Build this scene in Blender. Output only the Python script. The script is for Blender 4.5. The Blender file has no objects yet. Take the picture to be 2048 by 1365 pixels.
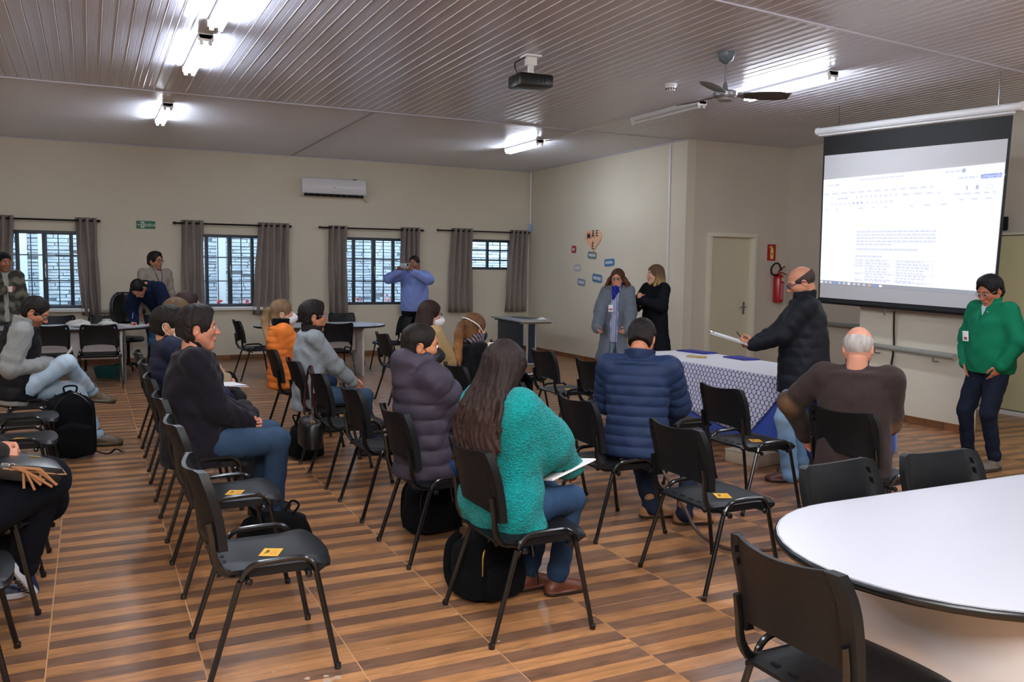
import bpy, bmesh, math, random
import numpy as np
from mathutils import Vector, Matrix

random.seed(7)
RNG = np.random.default_rng(11)
SC = bpy.context.scene
COL = SC.collection
PI = math.pi

# ------------------------------------------------------------------ camera, world, exposure
cam_d = bpy.data.cameras.new('camera')
cam = bpy.data.objects.new('camera', cam_d)
COL.objects.link(cam)
_yaw, _pitch, _roll = math.radians(25.958), math.radians(4.809), math.radians(-0.7065)
_f = Vector((math.sin(_yaw) * math.cos(_pitch), math.cos(_yaw) * math.cos(_pitch), -math.sin(_pitch)))
_r = Vector((math.cos(_yaw), -math.sin(_yaw), 0.0))
_d = _f.cross(_r)
_r2 = _r * math.cos(_roll) + _d * math.sin(_roll)
_d2 = -_r * math.sin(_roll) + _d * math.cos(_roll)
_m = Matrix.Identity(4)
for i in range(3):
    _m[i][0] = _r2[i]; _m[i][1] = -_d2[i]; _m[i][2] = -_f[i]
_m[0][3], _m[1][3], _m[2][3] = 0.0, 0.0, 1.62
cam.matrix_world = _m
cam_d.sensor_width = 36.0
cam_d.lens = 1733.4 / 2048 * 36.0
cam_d.clip_start = 0.05
cam_d.clip_end = 200
SC.camera = cam

world = bpy.data.worlds.new('world')
SC.world = world
world.use_nodes = True
_bg = world.node_tree.nodes['Background']
_bg.inputs['Color'].default_value = (0.62, 0.80, 1.0, 1)
_bg.inputs['Strength'].default_value = 8.0

TUBE = 92.0          # emission of the fluorescent tubes
# the photographer's flash, bounced off the ceiling above the camera: a broad soft patch of light
_fl = bpy.data.lights.new('bounced_flash', 'AREA'); _fl.shape = 'RECTANGLE'; _fl.size = 2.6; _fl.size_y = 1.8
_fl.energy = 300.0; _fl.color = (1.0, 0.97, 0.93)
_flo = bpy.data.objects.new('bounced_flash', _fl); COL.objects.link(_flo)
_flo.location = (0.1, -0.6, 3.38)
_flo.rotation_euler = (math.radians(52), 0, math.radians(-26))
SC.view_settings.view_transform = 'Standard'
SC.view_settings.look = 'None'
SC.view_settings.gamma = 1.0
SC.view_settings.use_curve_mapping = False
SC.view_settings.exposure = 0.12
SC.cycles.max_bounces = 7
SC.cycles.diffuse_bounces = 4
SC.cycles.glossy_bounces = 3
SC.cycles.transparent_max_bounces = 8
SC.cycles.caustics_reflective = False
SC.cycles.caustics_refractive = False
SC.cycles.sample_clamp_indirect = 6.0

# ------------------------------------------------------------------ helpers: colours and materials
def lin(h):
    if not isinstance(h, str):
        return tuple(h)
    out = []
    for i in (0, 2, 4):
        c = int(h[i:i + 2], 16) / 255
        out.append(c / 12.92 if c <= 0.04045 else ((c + 0.055) / 1.055) ** 2.4)
    return tuple(out)

MATS = {}
def mat(name, col, rough=0.55, metal=0.0, spec=0.5, bump=None, vary=None, emit=None, alpha=None, coat=0.0, sheen=0.0):
    """procedural Principled material; bump=(scale, strength, distance), vary=(scale, amount)"""
    if name in MATS:
        return MATS[name]
    m = bpy.data.materials.new(name)
    m.use_nodes = True
    nt = m.node_tree
    b = nt.nodes['Principled BSDF']
    c = lin(col)
    b.inputs['Base Color'].default_value = (*c, 1)
    b.inputs['Roughness'].default_value = rough
    b.inputs['Metallic'].default_value = metal
    b.inputs['Specular IOR Level'].default_value = spec
    if coat:
        b.inputs['Coat Weight'].default_value = coat
        b.inputs['Coat Roughness'].default_value = 0.15
    if sheen:
        b.inputs['Sheen Weight'].default_value = sheen
    tc = None
    if bump or vary:
        tc = nt.nodes.new('ShaderNodeTexCoord')
    if vary:
        n = nt.nodes.new('ShaderNodeTexNoise'); n.inputs['Scale'].default_value = vary[0]; n.inputs['Detail'].default_value = 4
        nt.links.new(tc.outputs['Object'], n.inputs['Vector'])
        r = nt.nodes.new('ShaderNodeMapRange')
        r.inputs[1].default_value = 0.3; r.inputs[2].default_value = 0.7
        r.inputs[3].default_value = 1 - vary[1]; r.inputs[4].default_value = 1 + vary[1]
        nt.links.new(n.outputs['Fac'], r.inputs[0])
        mx = nt.nodes.new('ShaderNodeVectorMath'); mx.operation = 'SCALE'
        mx.inputs[0].default_value = c
        nt.links.new(r.outputs[0], mx.inputs['Scale'])
        nt.links.new(mx.outputs[0], b.inputs['Base Color'])
    if bump:
        n = nt.nodes.new('ShaderNodeTexNoise'); n.inputs['Scale'].default_value = bump[0]; n.inputs['Detail'].default_value = 3
        nt.links.new(tc.outputs['Object'], n.inputs['Vector'])
        bp = nt.nodes.new('ShaderNodeBump'); bp.inputs['Strength'].default_value = bump[1]
        bp.inputs['Distance'].default_value = bump[2] if len(bump) > 2 else 0.01
        nt.links.new(n.outputs['Fac'], bp.inputs['Height'])
        nt.links.new(bp.outputs[0], b.inputs['Normal'])
    if emit:
        b.inputs['Emission Color'].default_value = (*lin(emit[0]), 1)
        b.inputs['Emission Strength'].default_value = emit[1]
    MATS[name] = m
    return m

def vmat(name, rough=0.85, spec=0.3, bump=None, sheen=0.0, vary=None, knit=False, weave=None):
    """material that takes its base colour from the mesh colour attribute Col (real dye / skin colour)"""
    m = bpy.data.materials.new(name)
    m.use_nodes = True
    nt = m.node_tree
    b = nt.nodes['Principled BSDF']
    b.inputs['Roughness'].default_value = rough
    b.inputs['Specular IOR Level'].default_value = spec
    if sheen:
        b.inputs['Sheen Weight'].default_value = sheen
    at = nt.nodes.new('ShaderNodeAttribute'); at.attribute_name = 'Col'
    src = at.outputs['Color']
    tc = nt.nodes.new('ShaderNodeTexCoord')
    if vary:
        n = nt.nodes.new('ShaderNodeTexNoise'); n.inputs['Scale'].default_value = vary[0]; n.inputs['Detail'].default_value = 5
        mp = nt.nodes.new('ShaderNodeMapping')
        mp.inputs['Scale'].default_value = vary[2] if len(vary) > 2 else (1, 1, 1)
        nt.links.new(tc.outputs['Object'], mp.inputs[0]); nt.links.new(mp.outputs[0], n.inputs['Vector'])
        r = nt.nodes.new('ShaderNodeMapRange')
        r.inputs[1].default_value = 0.3; r.inputs[2].default_value = 0.7
        r.inputs[3].default_value = 1 - vary[1]; r.inputs[4].default_value = 1 + vary[1]
        nt.links.new(n.outputs['Fac'], r.inputs[0])
        mx = nt.nodes.new('ShaderNodeVectorMath'); mx.operation = 'SCALE'
        nt.links.new(src, mx.inputs[0]); nt.links.new(r.outputs[0], mx.inputs['Scale'])
        src = mx.outputs[0]
    nt.links.new(src, b.inputs['Base Color'])
    if bump:
        if knit:
            n = nt.nodes.new('ShaderNodeTexVoronoi'); n.inputs['Scale'].default_value = bump[0]
            h = n.outputs['Distance']
        else:
            n = nt.nodes.new('ShaderNodeTexNoise'); n.inputs['Scale'].default_value = bump[0]; n.inputs['Detail'].default_value = 4
            h = n.outputs['Fac']
        mp2 = nt.nodes.new('ShaderNodeMapping')
        if weave: mp2.inputs['Scale'].default_value = weave
        nt.links.new(tc.outputs['Object'], mp2.inputs[0]); nt.links.new(mp2.outputs[0], n.inputs['Vector'])
        bp = nt.nodes.new('ShaderNodeBump'); bp.inputs['Strength'].default_value = bump[1]; bp.inputs['Distance'].default_value = bump[2]
        nt.links.new(h, bp.inputs['Height']); nt.links.new(bp.outputs[0], b.inputs['Normal'])
    MATS[name] = m
    return m

# ------------------------------------------------------------------ helpers: objects
def tag(o, label=None, cat=None, group=None, kind=None):
    if label: o['label'] = label
    if cat: o['category'] = cat
    if group: o['group'] = group
    if kind: o['kind'] = kind
    return o

def thing(name, label, cat, loc=(0, 0, 0), rotz=0.0, group=None):
    o = bpy.data.objects.new(name, None)
    o.empty_display_size = 0.1
    COL.objects.link(o)
    o.location = loc
    o.rotation_euler = (0, 0, rotz)
    return tag(o, label, cat, group)

def mesh_obj(name, me, material, parent=None, kind=None):
    o = bpy.data.objects.new(name, me)
    COL.objects.link(o)
    if material is not None:
        for m in (material if isinstance(material, (list, tuple)) else [material]):
            me.materials.append(m)
    if parent is not None:
        o.parent = parent
    if kind: o['kind'] = kind
    return o

def copy_tree(o, parent=None):
    c = o.copy(); COL.objects.link(c)
    if parent is not None: c.parent = parent
    for ch in o.children:
        copy_tree(ch, c)
    return c

class MB:
    """collects shapes and links them as ONE mesh object"""
    def __init__(self):
        self.v = []; self.f = []; self.mi = []; self.cur = 0
    def add(self, vs, fs):
        b = len(self.v)
        self.v.extend([tuple(p) for p in vs])
        for f in fs:
            self.f.append([i + b for i in f]); self.mi.append(self.cur)
        return self
    def mat(self, i): self.cur = i; return self
    def box(self, c, s, rz=0.0, bev=0.0, R=None):
        bm = bmesh.new()
        bmesh.ops.create_cube(bm, size=1.0)
        bmesh.ops.scale(bm, vec=Vector(s), verts=bm.verts)
        if bev > 0:
            bmesh.ops.bevel(bm, geom=list(bm.edges), offset=min(bev, min(s) * 0.45), segments=2, affect='EDGES', profile=0.6)
        M = R if R is not None else Matrix.Rotation(rz, 3, 'Z')
        vs = [M @ p.co + Vector(c) for p in bm.verts]
        bm.verts.index_update()
        fs = [[q.index for q in f.verts] for f in bm.faces]
        bm.free()
        return self.add(vs, fs)
    def tube(self, pts, r, n=8, caps=True, closed=False):
        pts = [Vector(p) for p in pts]
        N = len(pts)
        rs = r if isinstance(r, (list, tuple)) else [r] * N
        vs = []; fs = []
        up = None
        for i, p in enumerate(pts):
            a = pts[i - 1] if (i > 0 or closed) else p
            b = pts[(i + 1) % N] if (i < N - 1 or closed) else p
            t = (b - a)
            if t.length < 1e-9: t = Vector((0, 0, 1))
            t.normalize()
            if up is None:
                up = Vector((0, 0, 1)) if abs(t.z) < 0.9 else Vector((1, 0, 0))
            s = t.cross(up)
            if s.length < 1e-6:
                s = t.cross(Vector((1, 0, 0)))
            s.normalize(); u = s.cross(t).normalized(); up = u
            rr = rs[i]
            ra, rb = rr if isinstance(rr, (list, tuple)) else (rr, rr)
            for k in range(n):
                a_ = 2 * PI * k / n
                vs.append(p + s * (math.cos(a_) * ra) + u * (math.sin(a_) * rb))
        M = N if closed else N - 1
        for i in range(M):
            j = (i + 1) % N
            for k in range(n):
                fs.append([i * n + k, i * n + (k + 1) % n, j * n + (k + 1) % n, j * n + k])
        if caps and not closed:
            fs.append(list(range(n))[::-1])
            fs.append([(N - 1) * n + k for k in range(n)])
        return self.add(vs, fs)
    def lathe(self, prof, n=20, c=(0, 0, 0), axis='Z'):
        vs = []; fs = []
        for (r, z) in prof:
            for k in range(n):
                a = 2 * PI * k / n
                p = Vector((r * math.cos(a), r * math.sin(a), z))
                if axis == 'Y': p = Vector((p.x, p.z, -p.y))
                if axis == 'X': p = Vector((p.z, p.x, p.y))
                vs.append(p + Vector(c))
        for i in range(len(prof) - 1):
            for k in range(n):
                fs.append([i * n + k, i * n + (k + 1) % n, (i + 1) * n + (k + 1) % n, (i + 1) * n + k])
        fs.append(list(range(n))[::-1]); fs.append([(len(prof) - 1) * n + k for k in range(n)])
        return self.add(vs, fs)
    def prism(self, poly, z0, z1, M=None):
        n = len(poly)
        vs = [Vector((x, y, z0)) for x, y in poly] + [Vector((x, y, z1)) for x, y in poly]
        if M is not None: vs = [M @ v for v in vs]
        fs = [list(range(n))[::-1], list(range(n, 2 * n))]
        for i in range(n):
            j = (i + 1) % n
            fs.append([i, j, n + j, n + i])
        return self.add(vs, fs)
    def quad(self, a, b, c, d): return self.add([a, b, c, d], [[0, 1, 2, 3]])
    def grid(self, P, skip=None):
        n, m = len(P), len(P[0])
        vs = [p for row in P for p in row]
        fs = []
        for i in range(n - 1):
            for j in range(m - 1):
                if skip and skip(i, j): continue
                fs.append([i * m + j, i * m + j + 1, (i + 1) * m + j + 1, (i + 1) * m + j])
        return self.add(vs, fs)
    def mesh(self, name, smooth=35):
        me = bpy.data.meshes.new(name)
        me.from_pydata(self.v, [], self.f)
        if any(self.mi):
            me.polygons.foreach_set('material_index', self.mi)
        if smooth:
            me.polygons.foreach_set('use_smooth', [True] * len(self.f))
            me.set_sharp_from_angle(angle=math.radians(smooth))
        me.update()
        return me
    def build(self, name, material, parent=None, kind=None, smooth=35):
        return mesh_obj(name, self.mesh(name, smooth), material, parent, kind)

def arc(c, r, a0, a1, n, plane='XZ'):
    out = []
    for i in range(n + 1):
        a = a0 + (a1 - a0) * i / n
        u, v = math.cos(a) * r, math.sin(a) * r
        if plane == 'XZ': out.append((c[0] + u, c[1], c[2] + v))
        elif plane == 'XY': out.append((c[0] + u, c[1] + v, c[2]))
        else: out.append((c[0], c[1] + u, c[2] + v))
    return out

def smooth_path(pts, n=4):
    """Catmull-Rom through points"""
    P = [np.array(p, float) for p in pts]
    P = [2 * P[0] - P[1]] + P + [2 * P[-1] - P[-2]]
    out = []
    for i in range(1, len(P) - 2):
        for k in range(n):
            t = k / n
            a, b, c, d = P[i - 1], P[i], P[i + 1], P[i + 2]
            out.append(tuple(0.5 * ((2 * b) + (-a + c) * t + (2 * a - 5 * b + 4 * c - d) * t * t + (-a + 3 * b - 3 * c + d) * t ** 3)))
    out.append(tuple(P[-2]))
    return out

def text_mesh(body, size, bold=False):
    """flat lettering as mesh data lying in XY, centred"""
    cu = bpy.data.curves.new('lettering', 'FONT')
    cu.body = body; cu.size = size; cu.align_x = 'CENTER'; cu.align_y = 'CENTER'; cu.resolution_u = 2
    if bold: cu.offset = size * 0.02
    o = bpy.data.objects.new('lettering', cu)
    COL.objects.link(o)
    dg = bpy.context.evaluated_depsgraph_get()
    me = bpy.data.meshes.new_from_object(o.evaluated_get(dg))
    bpy.data.objects.remove(o); bpy.data.curves.remove(cu)
    return me

# ------------------------------------------------------------------ materials of the place
M_WALL = mat('wall_paint', 'd8d1bf', 0.75, spec=0.25, bump=(160, 0.35, 0.004), vary=(0.9, 0.035))
M_WALL_END = mat('wall_paint_grey', 'cdc4b6', 0.75, spec=0.25, bump=(160, 0.35, 0.004), vary=(0.9, 0.035))  # wall paint greyed: shading of the far walls put into the colour
M_PVC = mat('white_pvc_board', 'c6c6d4', 0.28, spec=0.5)
M_PVC_GAP = mat('pvc_groove', 'b9b6b8', 0.5)
M_WHITE = mat('white_plastic', 'e2e2e4', 0.35)
M_WHITE_M = mat('white_enamel', 'e6e6e6', 0.4)
M_GREYP = mat('grey_plastic', '6f7376', 0.45)
M_BLACKP = mat('black_polypropylene', '0f1114', 0.45, spec=0.26, bump=(420, 0.18, 0.002))
M_BLACKM = mat('black_enamel_tube', '0b0c0e', 0.22, spec=0.6)
M_BLACKF = mat('black_fabric', '08090c', 0.9, spec=0.12, bump=(240, 0.4, 0.003), vary=(20, 0.25))
M_BLACKL = mat('black_leather', '0c0d11', 0.33, spec=0.5, bump=(120, 0.25, 0.003))
M_FRAME = mat('window_iron', '2b3642', 0.45)
M_CURT = mat('grey_curtain_cloth', 'a99f98', 0.9, spec=0.1, bump=(300, 0.25, 0.002), vary=(9, 0.05), sheen=0.2)
def _translucent(m, amt):
    nt = m.node_tree; b = nt.nodes['Principled BSDF']; out = nt.nodes['Material Output']
    t = nt.nodes.new('ShaderNodeBsdfTranslucent'); mx = nt.nodes.new('ShaderNodeMixShader'); mx.inputs[0].default_value = amt
    src = b.inputs['Base Color'].links[0].from_socket; nt.links.new(src, t.inputs[0])
    nt.links.new(b.outputs[0], mx.inputs[1]); nt.links.new(t.outputs[0], mx.inputs[2]); nt.links.new(mx.outputs[0], out.inputs[0])
_translucent(M_CURT, 0.35)
M_LAM = mat('white_laminate', 'bfc0c9', 0.3, spec=0.5, vary=(500, 0.02))
M_LAMG = mat('pale_grey_laminate', 'cfcbcd', 0.4, vary=(400, 0.03))
M_EDGE = mat('black_edge_band', '0e1012', 0.3)
M_METALG = mat('brushed_steel', '8c8f93', 0.3, metal=0.9)
M_CHROME = mat('chrome', 'd0d0d2', 0.12, metal=1.0)
M_GOLD = mat('brass_zip', 'b99a4a', 0.3, metal=0.9)
M_PAPER = mat('white_paper', 'ececee', 0.7, bump=(60, 0.1, 0.002))
M_YELLOW = mat('yellow_label', 'eeb52f', 0.5, vary=(60, 0.06))
M_INK = mat('dark_ink', '4a3a10', 0.6)
M_DOOR = mat('cream_door_paint', 'd2cab2', 0.5, bump=(60, 0.06, 0.002), vary=(2, 0.02))
M_DOORF = mat('cream_door_frame', 'e0dac8', 0.5)
M_OLIVE = mat('olive_cream_paint', 'cfc9a0', 0.6, vary=(1.0, 0.04))  # olive tint of warm light put into the paint colour
M_RAIL = mat('grey_handrail', '8c8d86', 0.4)
M_RED = mat('red_enamel', 'a80f17', 0.25, spec=0.6)
M_GROUT = mat('tile_grout', 'c29468', 0.8)

def glass_mat():
    m = bpy.data.materials.new('clear_glass'); m.use_nodes = True
    nt = m.node_tree; nt.nodes.clear()
    o = nt.nodes.new('ShaderNodeOutputMaterial')
    t = nt.nodes.new('ShaderNodeBsdfTransparent'); t.inputs[0].default_value = (0.93, 0.96, 0.98, 1)
    g = nt.nodes.new('ShaderNodeBsdfGlossy'); g.inputs['Roughness'].default_value = 0.03
    mx = nt.nodes.new('ShaderNodeMixShader'); mx.inputs[0].default_value = 0.06
    nt.links.new(t.outputs[0], mx.inputs[1]); nt.links.new(g.outputs[0], mx.inputs[2]); nt.links.new(mx.outputs[0], o.inputs[0])
    return m
M_GLASS = glass_mat()

def floor_tile_mat():
    """wood-look printed ceramic: seven printed planks across each tile (flat print, runs along X)"""
    m = bpy.data.materials.new('wood_print_ceramic'); m.use_nodes = True
    nt = m.node_tree; b = nt.nodes['Principled BSDF']
    tc = nt.nodes.new('ShaderNodeTexCoord'); oi = nt.nodes.new('ShaderNodeObjectInfo')
    sp = nt.nodes.new('ShaderNodeSeparateXYZ'); nt.links.new(tc.outputs['Object'], sp.inputs[0])
    def math_(op, a, b_=None):
        n = nt.nodes.new('ShaderNodeMath'); n.operation = op
        for i, x in enumerate((a, b_)):
            if x is None: continue
            if isinstance(x, (int, float)): n.inputs[i].default_value = x
            else: nt.links.new(x, n.inputs[i])
        return n.outputs[0]
    idx = math_('FLOOR', math_('ADD', math_('DIVIDE', sp.outputs['Y'], 0.0907), 3.5))
    ph = math_('GREATER_THAN', oi.outputs['Random'], 0.72)
    par = math_('MODULO', math_('ADD', math_('ADD', idx, ph), 20), 2)
    # per-plank random value
    wn = nt.nodes.new('ShaderNodeTexWhiteNoise'); wn.noise_dimensions = '2D'
    cv = nt.nodes.new('ShaderNodeCombineXYZ'); nt.links.new(idx, cv.inputs[0]); nt.links.new(oi.outputs['Random'], cv.inputs[1])
    nt.links.new(cv.outputs[0], wn.inputs['Vector'])
    # grain along X
    off = nt.nodes.new('ShaderNodeCombineXYZ')
    nt.links.new(math_('MULTIPLY', oi.outputs['Random'], 91.0), off.inputs[0])
    nt.links.new(math_('MULTIPLY', wn.outputs['Value'], 37.0), off.inputs[1])
    va = nt.nodes.new('ShaderNodeVectorMath'); va.operation = 'ADD'
    nt.links.new(tc.outputs['Object'], va.inputs[0]); nt.links.new(off.outputs[0], va.inputs[1])
    mp = nt.nodes.new('ShaderNodeMapping'); mp.inputs['Scale'].default_value = (2.2, 26, 1)
    nt.links.new(va.outputs[0], mp.inputs[0])
    n1 = nt.nodes.new('ShaderNodeTexNoise'); n1.inputs['Scale'].default_value = 1.6; n1.inputs['Detail'].default_value = 6; n1.inputs['Distortion'].default_value = 0.8
    nt.links.new(mp.outputs[0], n1.inputs['Vector'])
    n2 = nt.nodes.new('ShaderNodeTexNoise'); n2.inputs['Scale'].default_value = 5.0; n2.inputs['Detail'].default_value = 2
    nt.links.new(va.outputs[0], n2.inputs['Vector'])
    mixc = nt.nodes.new('ShaderNodeMix'); mixc.data_type = 'RGBA'
    nt.links.new(par, mixc.inputs[0])
    mixc.inputs[6].default_value = (*lin('b07c50'), 1); mixc.inputs[7].default_value = (*lin('7a5842'), 1)
    gr = nt.nodes.new('ShaderNodeMapRange'); gr.inputs[1].default_value = 0.25; gr.inputs[2].default_value = 0.75; gr.inputs[3].default_value = 0.66; gr.inputs[4].default_value = 1.28
    nt.links.new(n1.outputs['Fac'], gr.inputs[0])
    g2 = nt.nodes.new('ShaderNodeMapRange'); g2.inputs[1].default_value = 0.3; g2.inputs[2].default_value = 0.7; g2.inputs[3].default_value = 0.86; g2.inputs[4].default_value = 1.12
    nt.links.new(n2.outputs['Fac'], g2.inputs[0])
    mp3 = nt.nodes.new('ShaderNodeMapping'); mp3.inputs['Scale'].default_value = (3.0, 13.0, 1); nt.links.new(va.outputs[0], mp3.inputs[0])
    n3 = nt.nodes.new('ShaderNodeTexNoise'); n3.inputs['Scale'].default_value = 1.3; n3.inputs['Detail'].default_value = 3; n3.inputs['Distortion'].default_value = 2.2
    nt.links.new(mp3.outputs[0], n3.inputs['Vector'])
    gk = nt.nodes.new('ShaderNodeMapRange'); gk.inputs[1].default_value = 0.56; gk.inputs[2].default_value = 0.74; gk.inputs[3].default_value = 1.0; gk.inputs[4].default_value = 0.58
    nt.links.new(n3.outputs['Fac'], gk.inputs[0])
    g3 = nt.nodes.new('ShaderNodeMapRange'); g3.inputs[3].default_value = 0.84; g3.inputs[4].default_value = 1.16
    nt.links.new(wn.outputs['Value'], g3.inputs[0])
    k = math_('MULTIPLY', math_('MULTIPLY', math_('MULTIPLY', gr.outputs[0], g2.outputs[0]), g3.outputs[0]), gk.outputs[0])
    sc = nt.nodes.new('ShaderNodeVectorMath'); sc.operation = 'SCALE'
    nt.links.new(mixc.outputs[2], sc.inputs[0]); nt.links.new(k, sc.inputs['Scale'])
    nt.links.new(sc.outputs[0], b.inputs['Base Color'])
    b.inputs['Roughness'].default_value = 0.3
    b.inputs['Specular IOR Level'].default_value = 0.5
    bp = nt.nodes.new('ShaderNodeBump'); bp.inputs['Strength'].default_value = 0.05; bp.inputs['Distance'].default_value = 0.001
    nt.links.new(n1.outputs['Fac'], bp.inputs['Height']); nt.links.new(bp.outputs[0], b.inputs['Normal'])
    return m
M_TILE = floor_tile_mat()

def brick_mat():
    m = mat('rough_brick_paint', 'b4bfcb', 0.9, bump=(30, 0.6, 0.02), vary=(2.5, 0.18))
    return m

# ------------------------------------------------------------------ the setting
YB, XM, YD, XS, XA, ZC = 15.4, 7.85, 10.38, 7.95, 9.82, 3.52
XL, Y0 = -4.2, -3.0

def struct(name, mb, m, label=None, smooth=0):
    o = mb.build(name, m, None, 'structure', smooth)
    return o

# floor: slab + tiles
mb = MB(); mb.box(((XL + XA) / 2, (Y0 + YB) / 2, -0.0515), (XA - XL + 0.6, YB - Y0 + 0.6, 0.1))
floor = struct('floor', mb, M_GROUT)
TX, TY = 0.5722, 0.635
bm_ = MB()
w_, h_ = TX / 2 - 0.0018, TY / 2 - 0.0018
e_ = 0.0012
bm_.add([(-w_, -h_, 0), (w_, -h_, 0), (w_, h_, 0), (-w_, h_, 0),
         (-w_ + e_, -h_ + e_, 0.005), (w_ - e_, -h_ + e_, 0.005), (w_ - e_, h_ - e_, 0.005), (-w_ + e_, h_ - e_, 0.005)],
        [[4, 5, 6, 7], [0, 1, 5, 4], [1, 2, 6, 5], [2, 3, 7, 6], [3, 0, 4, 7]])
tile_me = bm_.mesh('tile', 0); tile_me.materials.append(M_TILE)
cells = []
for i in range(-4, 18):
    for j in range(-2, 20):
        cx, cy = -0.198 + TX * (i + 0.5), 3.455 + TY * (j - 0.0) + TY / 2
        if cx < -3.2 or cx > XA - 0.1 or cy > YB: continue
        if cx > XS and cy < YD and cx - 0.3 > XA: continue
        # keep those near the view cone
        fx, fy = _f.x, _f.y
        dep = fx * cx + fy * cy
        lat = _r2.x * cx + _r2.y * cy
        if dep < 0.3 or abs(lat) > dep * 0.64 + 0.6 or dep < 2.2: continue
        if cx > XM and cy > YD: continue
        cells.append((math.hypot(cx, cy), cx, cy))
cells.sort()
for n_, (d_, cx, cy) in enumerate(cells[:300]):
    o = bpy.data.objects.new('tile', tile_me); COL.objects.link(o)
    o.location = (cx, cy, -0.005); o.parent = floor
if len(cells) > 300:
    mb = MB()
    for d_, cx, cy in cells[300:]:
        mb.add([(cx + v.co.x, cy + v.co.y, v.co.z - 0.005) for v in tile_me.vertices], [list(p.vertices) for p in tile_me.polygons])
    mb.build('tile', M_TILE, floor, 'stuff', 0)
# small dried paint drops on the floor
mb = MB()
for (x, y, r) in ((0.669, 3.435, .006), (0.73, 3.30, .012), (0.80, 3.29, .011), (0.795, 3.25, .02), (0.84, 3.26, .016), (0.62, 3.41, .008), (1.10, 3.43, .007), (1.56, 3.3, .006)):
    mb.prism([(x + r * math.cos(a) * (1 + .3 * math.sin(3 * a + x * 50)), y + r * math.sin(a)) for a in [2 * PI * k / 10 for k in range(10)]], 0.0002, 0.0007)
mb.build('paint_drop', mat('dried_white_paint', 'b39c88', 0.7), floor, 'stuff', 0)

# walls
W_IN = [(-1.24, -0.05, 0.90, 2.115), (1.56, 2.75, 0.905, 2.125), (4.08, 5.29, 0.92, 2.14), (6.52, 7.46, 1.585, 2.165)]
def wall_y(name, y, x0, x1, z0, z1, holes, m, th=0.15):
    """wall facing -Y at y with window holes"""
    xs = sorted({x0, x1, *[h[0] for h in holes], *[h[1] for h in holes]})
    mb = MB()
    for a, b in zip(xs, xs[1:]):
        hs = [h for h in holes if h[0] <= a + 1e-6 and h[1] >= b - 1e-6]
        spans = [(z0, z1)]
        for h in hs:
            spans = [(z0, h[2]), (h[3], z1)]
        for p, q in spans:
            mb.box(((a + b) / 2, y + th / 2, (p + q) / 2), (b - a, th, q - p))
    return struct(name, mb, m)
wall_y('wall_back', YB, XL, XM + 0.15, 0, ZC + 0.05, W_IN, M_WALL)
mb = MB(); mb.box((XM + 0.075, (YD + YB) / 2, ZC / 2), (0.15, YB - YD, ZC + 0.1)); struct('wall_right', mb, M_WALL)
D0, D1, DZ = 8.31, 9.10, 2.125
wall_y('wall_alcove_back', YD, XM + 0.15, XA + 0.15, 0, ZC + 0.05, [(D0 - 0.04, D1 + 0.05, 0.0, DZ + 0.06)], M_WALL_END)
mb = MB(); mb.box((XM + 0.075, YD + 0.0605, ZC / 2), (0.151, 0.12, ZC + 0.1)); struct('wall_corner', mb, M_WALL)
mb = MB(); mb.box((XA + 0.075, (YD + Y0) / 2, ZC / 2), (0.15, YD - Y0, ZC + 0.1)); struct('wall_right_far', mb, M_WALL_END)
# low partition wall under the projection screen
mb = MB(); mb.box((XS + 0.075, (5.80 + 7.2) / 2, 1.0), (0.15, 1.40, 2.0)); struct('wall_partition', mb, M_WALL)
# wide sliding door hung on the far wall, tinted olive for warm light
dd = bpy.data.objects.new('door_2', None); COL.objects.link(dd); dd['kind'] = 'structure'; dd.location = (9.55, 5.2, 0)
for k in range(3):
    mb = MB(); mb.box((0.012 * (k % 2), -1.2 + 1.15 * k, 1.06), (0.045, 1.17, 2.0), bev=0.004); mb.build('door_panel', M_OLIVE, dd)
mb = MB(); mb.box((0.0, -.05, 2.085), (0.07, 3.5, 0.03), bev=0.005); mb.build('top_track', M_DOORF, dd)
mb = MB(); mb.box((-0.01, -.05, 0.02), (0.1, 3.5, 0.05), bev=0.006); mb.build('bottom_rail', M_WHITE_M, dd)
mb = MB(); mb.box((0.13, -.05, 1.05), (0.2, 3.5, 2.1)); mb.build('door_pocket', M_WALL_END, dd)
mb = MB(); mb.box((XL - 0.075, (Y0 + YB) / 2, ZC / 2), (0.15, YB - Y0, ZC + 0.1)); struct('wall_left', mb, M_WALL)
mb = MB(); mb.box(((XL + XA) / 2, Y0 - 0.075, ZC / 2), (XA - XL + 0.4, 0.15, ZC + 0.1)); struct('wall_front', mb, M_WALL)
# brown tile baseboards made of single pieces
def baseboard(name, p0, p1, n, off):
    """runs from p0 to p1; off = outward normal (into the room)"""
    base = MB(); p0 = Vector(p0); p1 = Vector(p1)
    L = (p1 - p0).length; ang = math.atan2(p1.y - p0.y, p1.x - p0.x)
    nrm = Vector((*off, 0))
    c = (p0 + p1) / 2 + nrm * 0.003
    base.box((c.x, c.y, 0.04), (L, 0.006, 0.08), rz=ang)
    o = struct(name, base, M_GROUT)
    step = L / n
    pm = MB(); pm.box((0, 0, 0), (step - 0.004, 0.008, 0.078), bev=0.002)
    me = pm.mesh('tile', 0); me.materials.append(M_SKIRT)
    for i in range(n):
        q = p0 + (p1 - p0) * ((i + .5) / n) + nrm * 0.009
        t = bpy.data.objects.new('tile', me); COL.objects.link(t)
        t.location = (q.x, q.y, 0.04); t.rotation_euler = (0, 0, ang); t.parent = o
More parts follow.
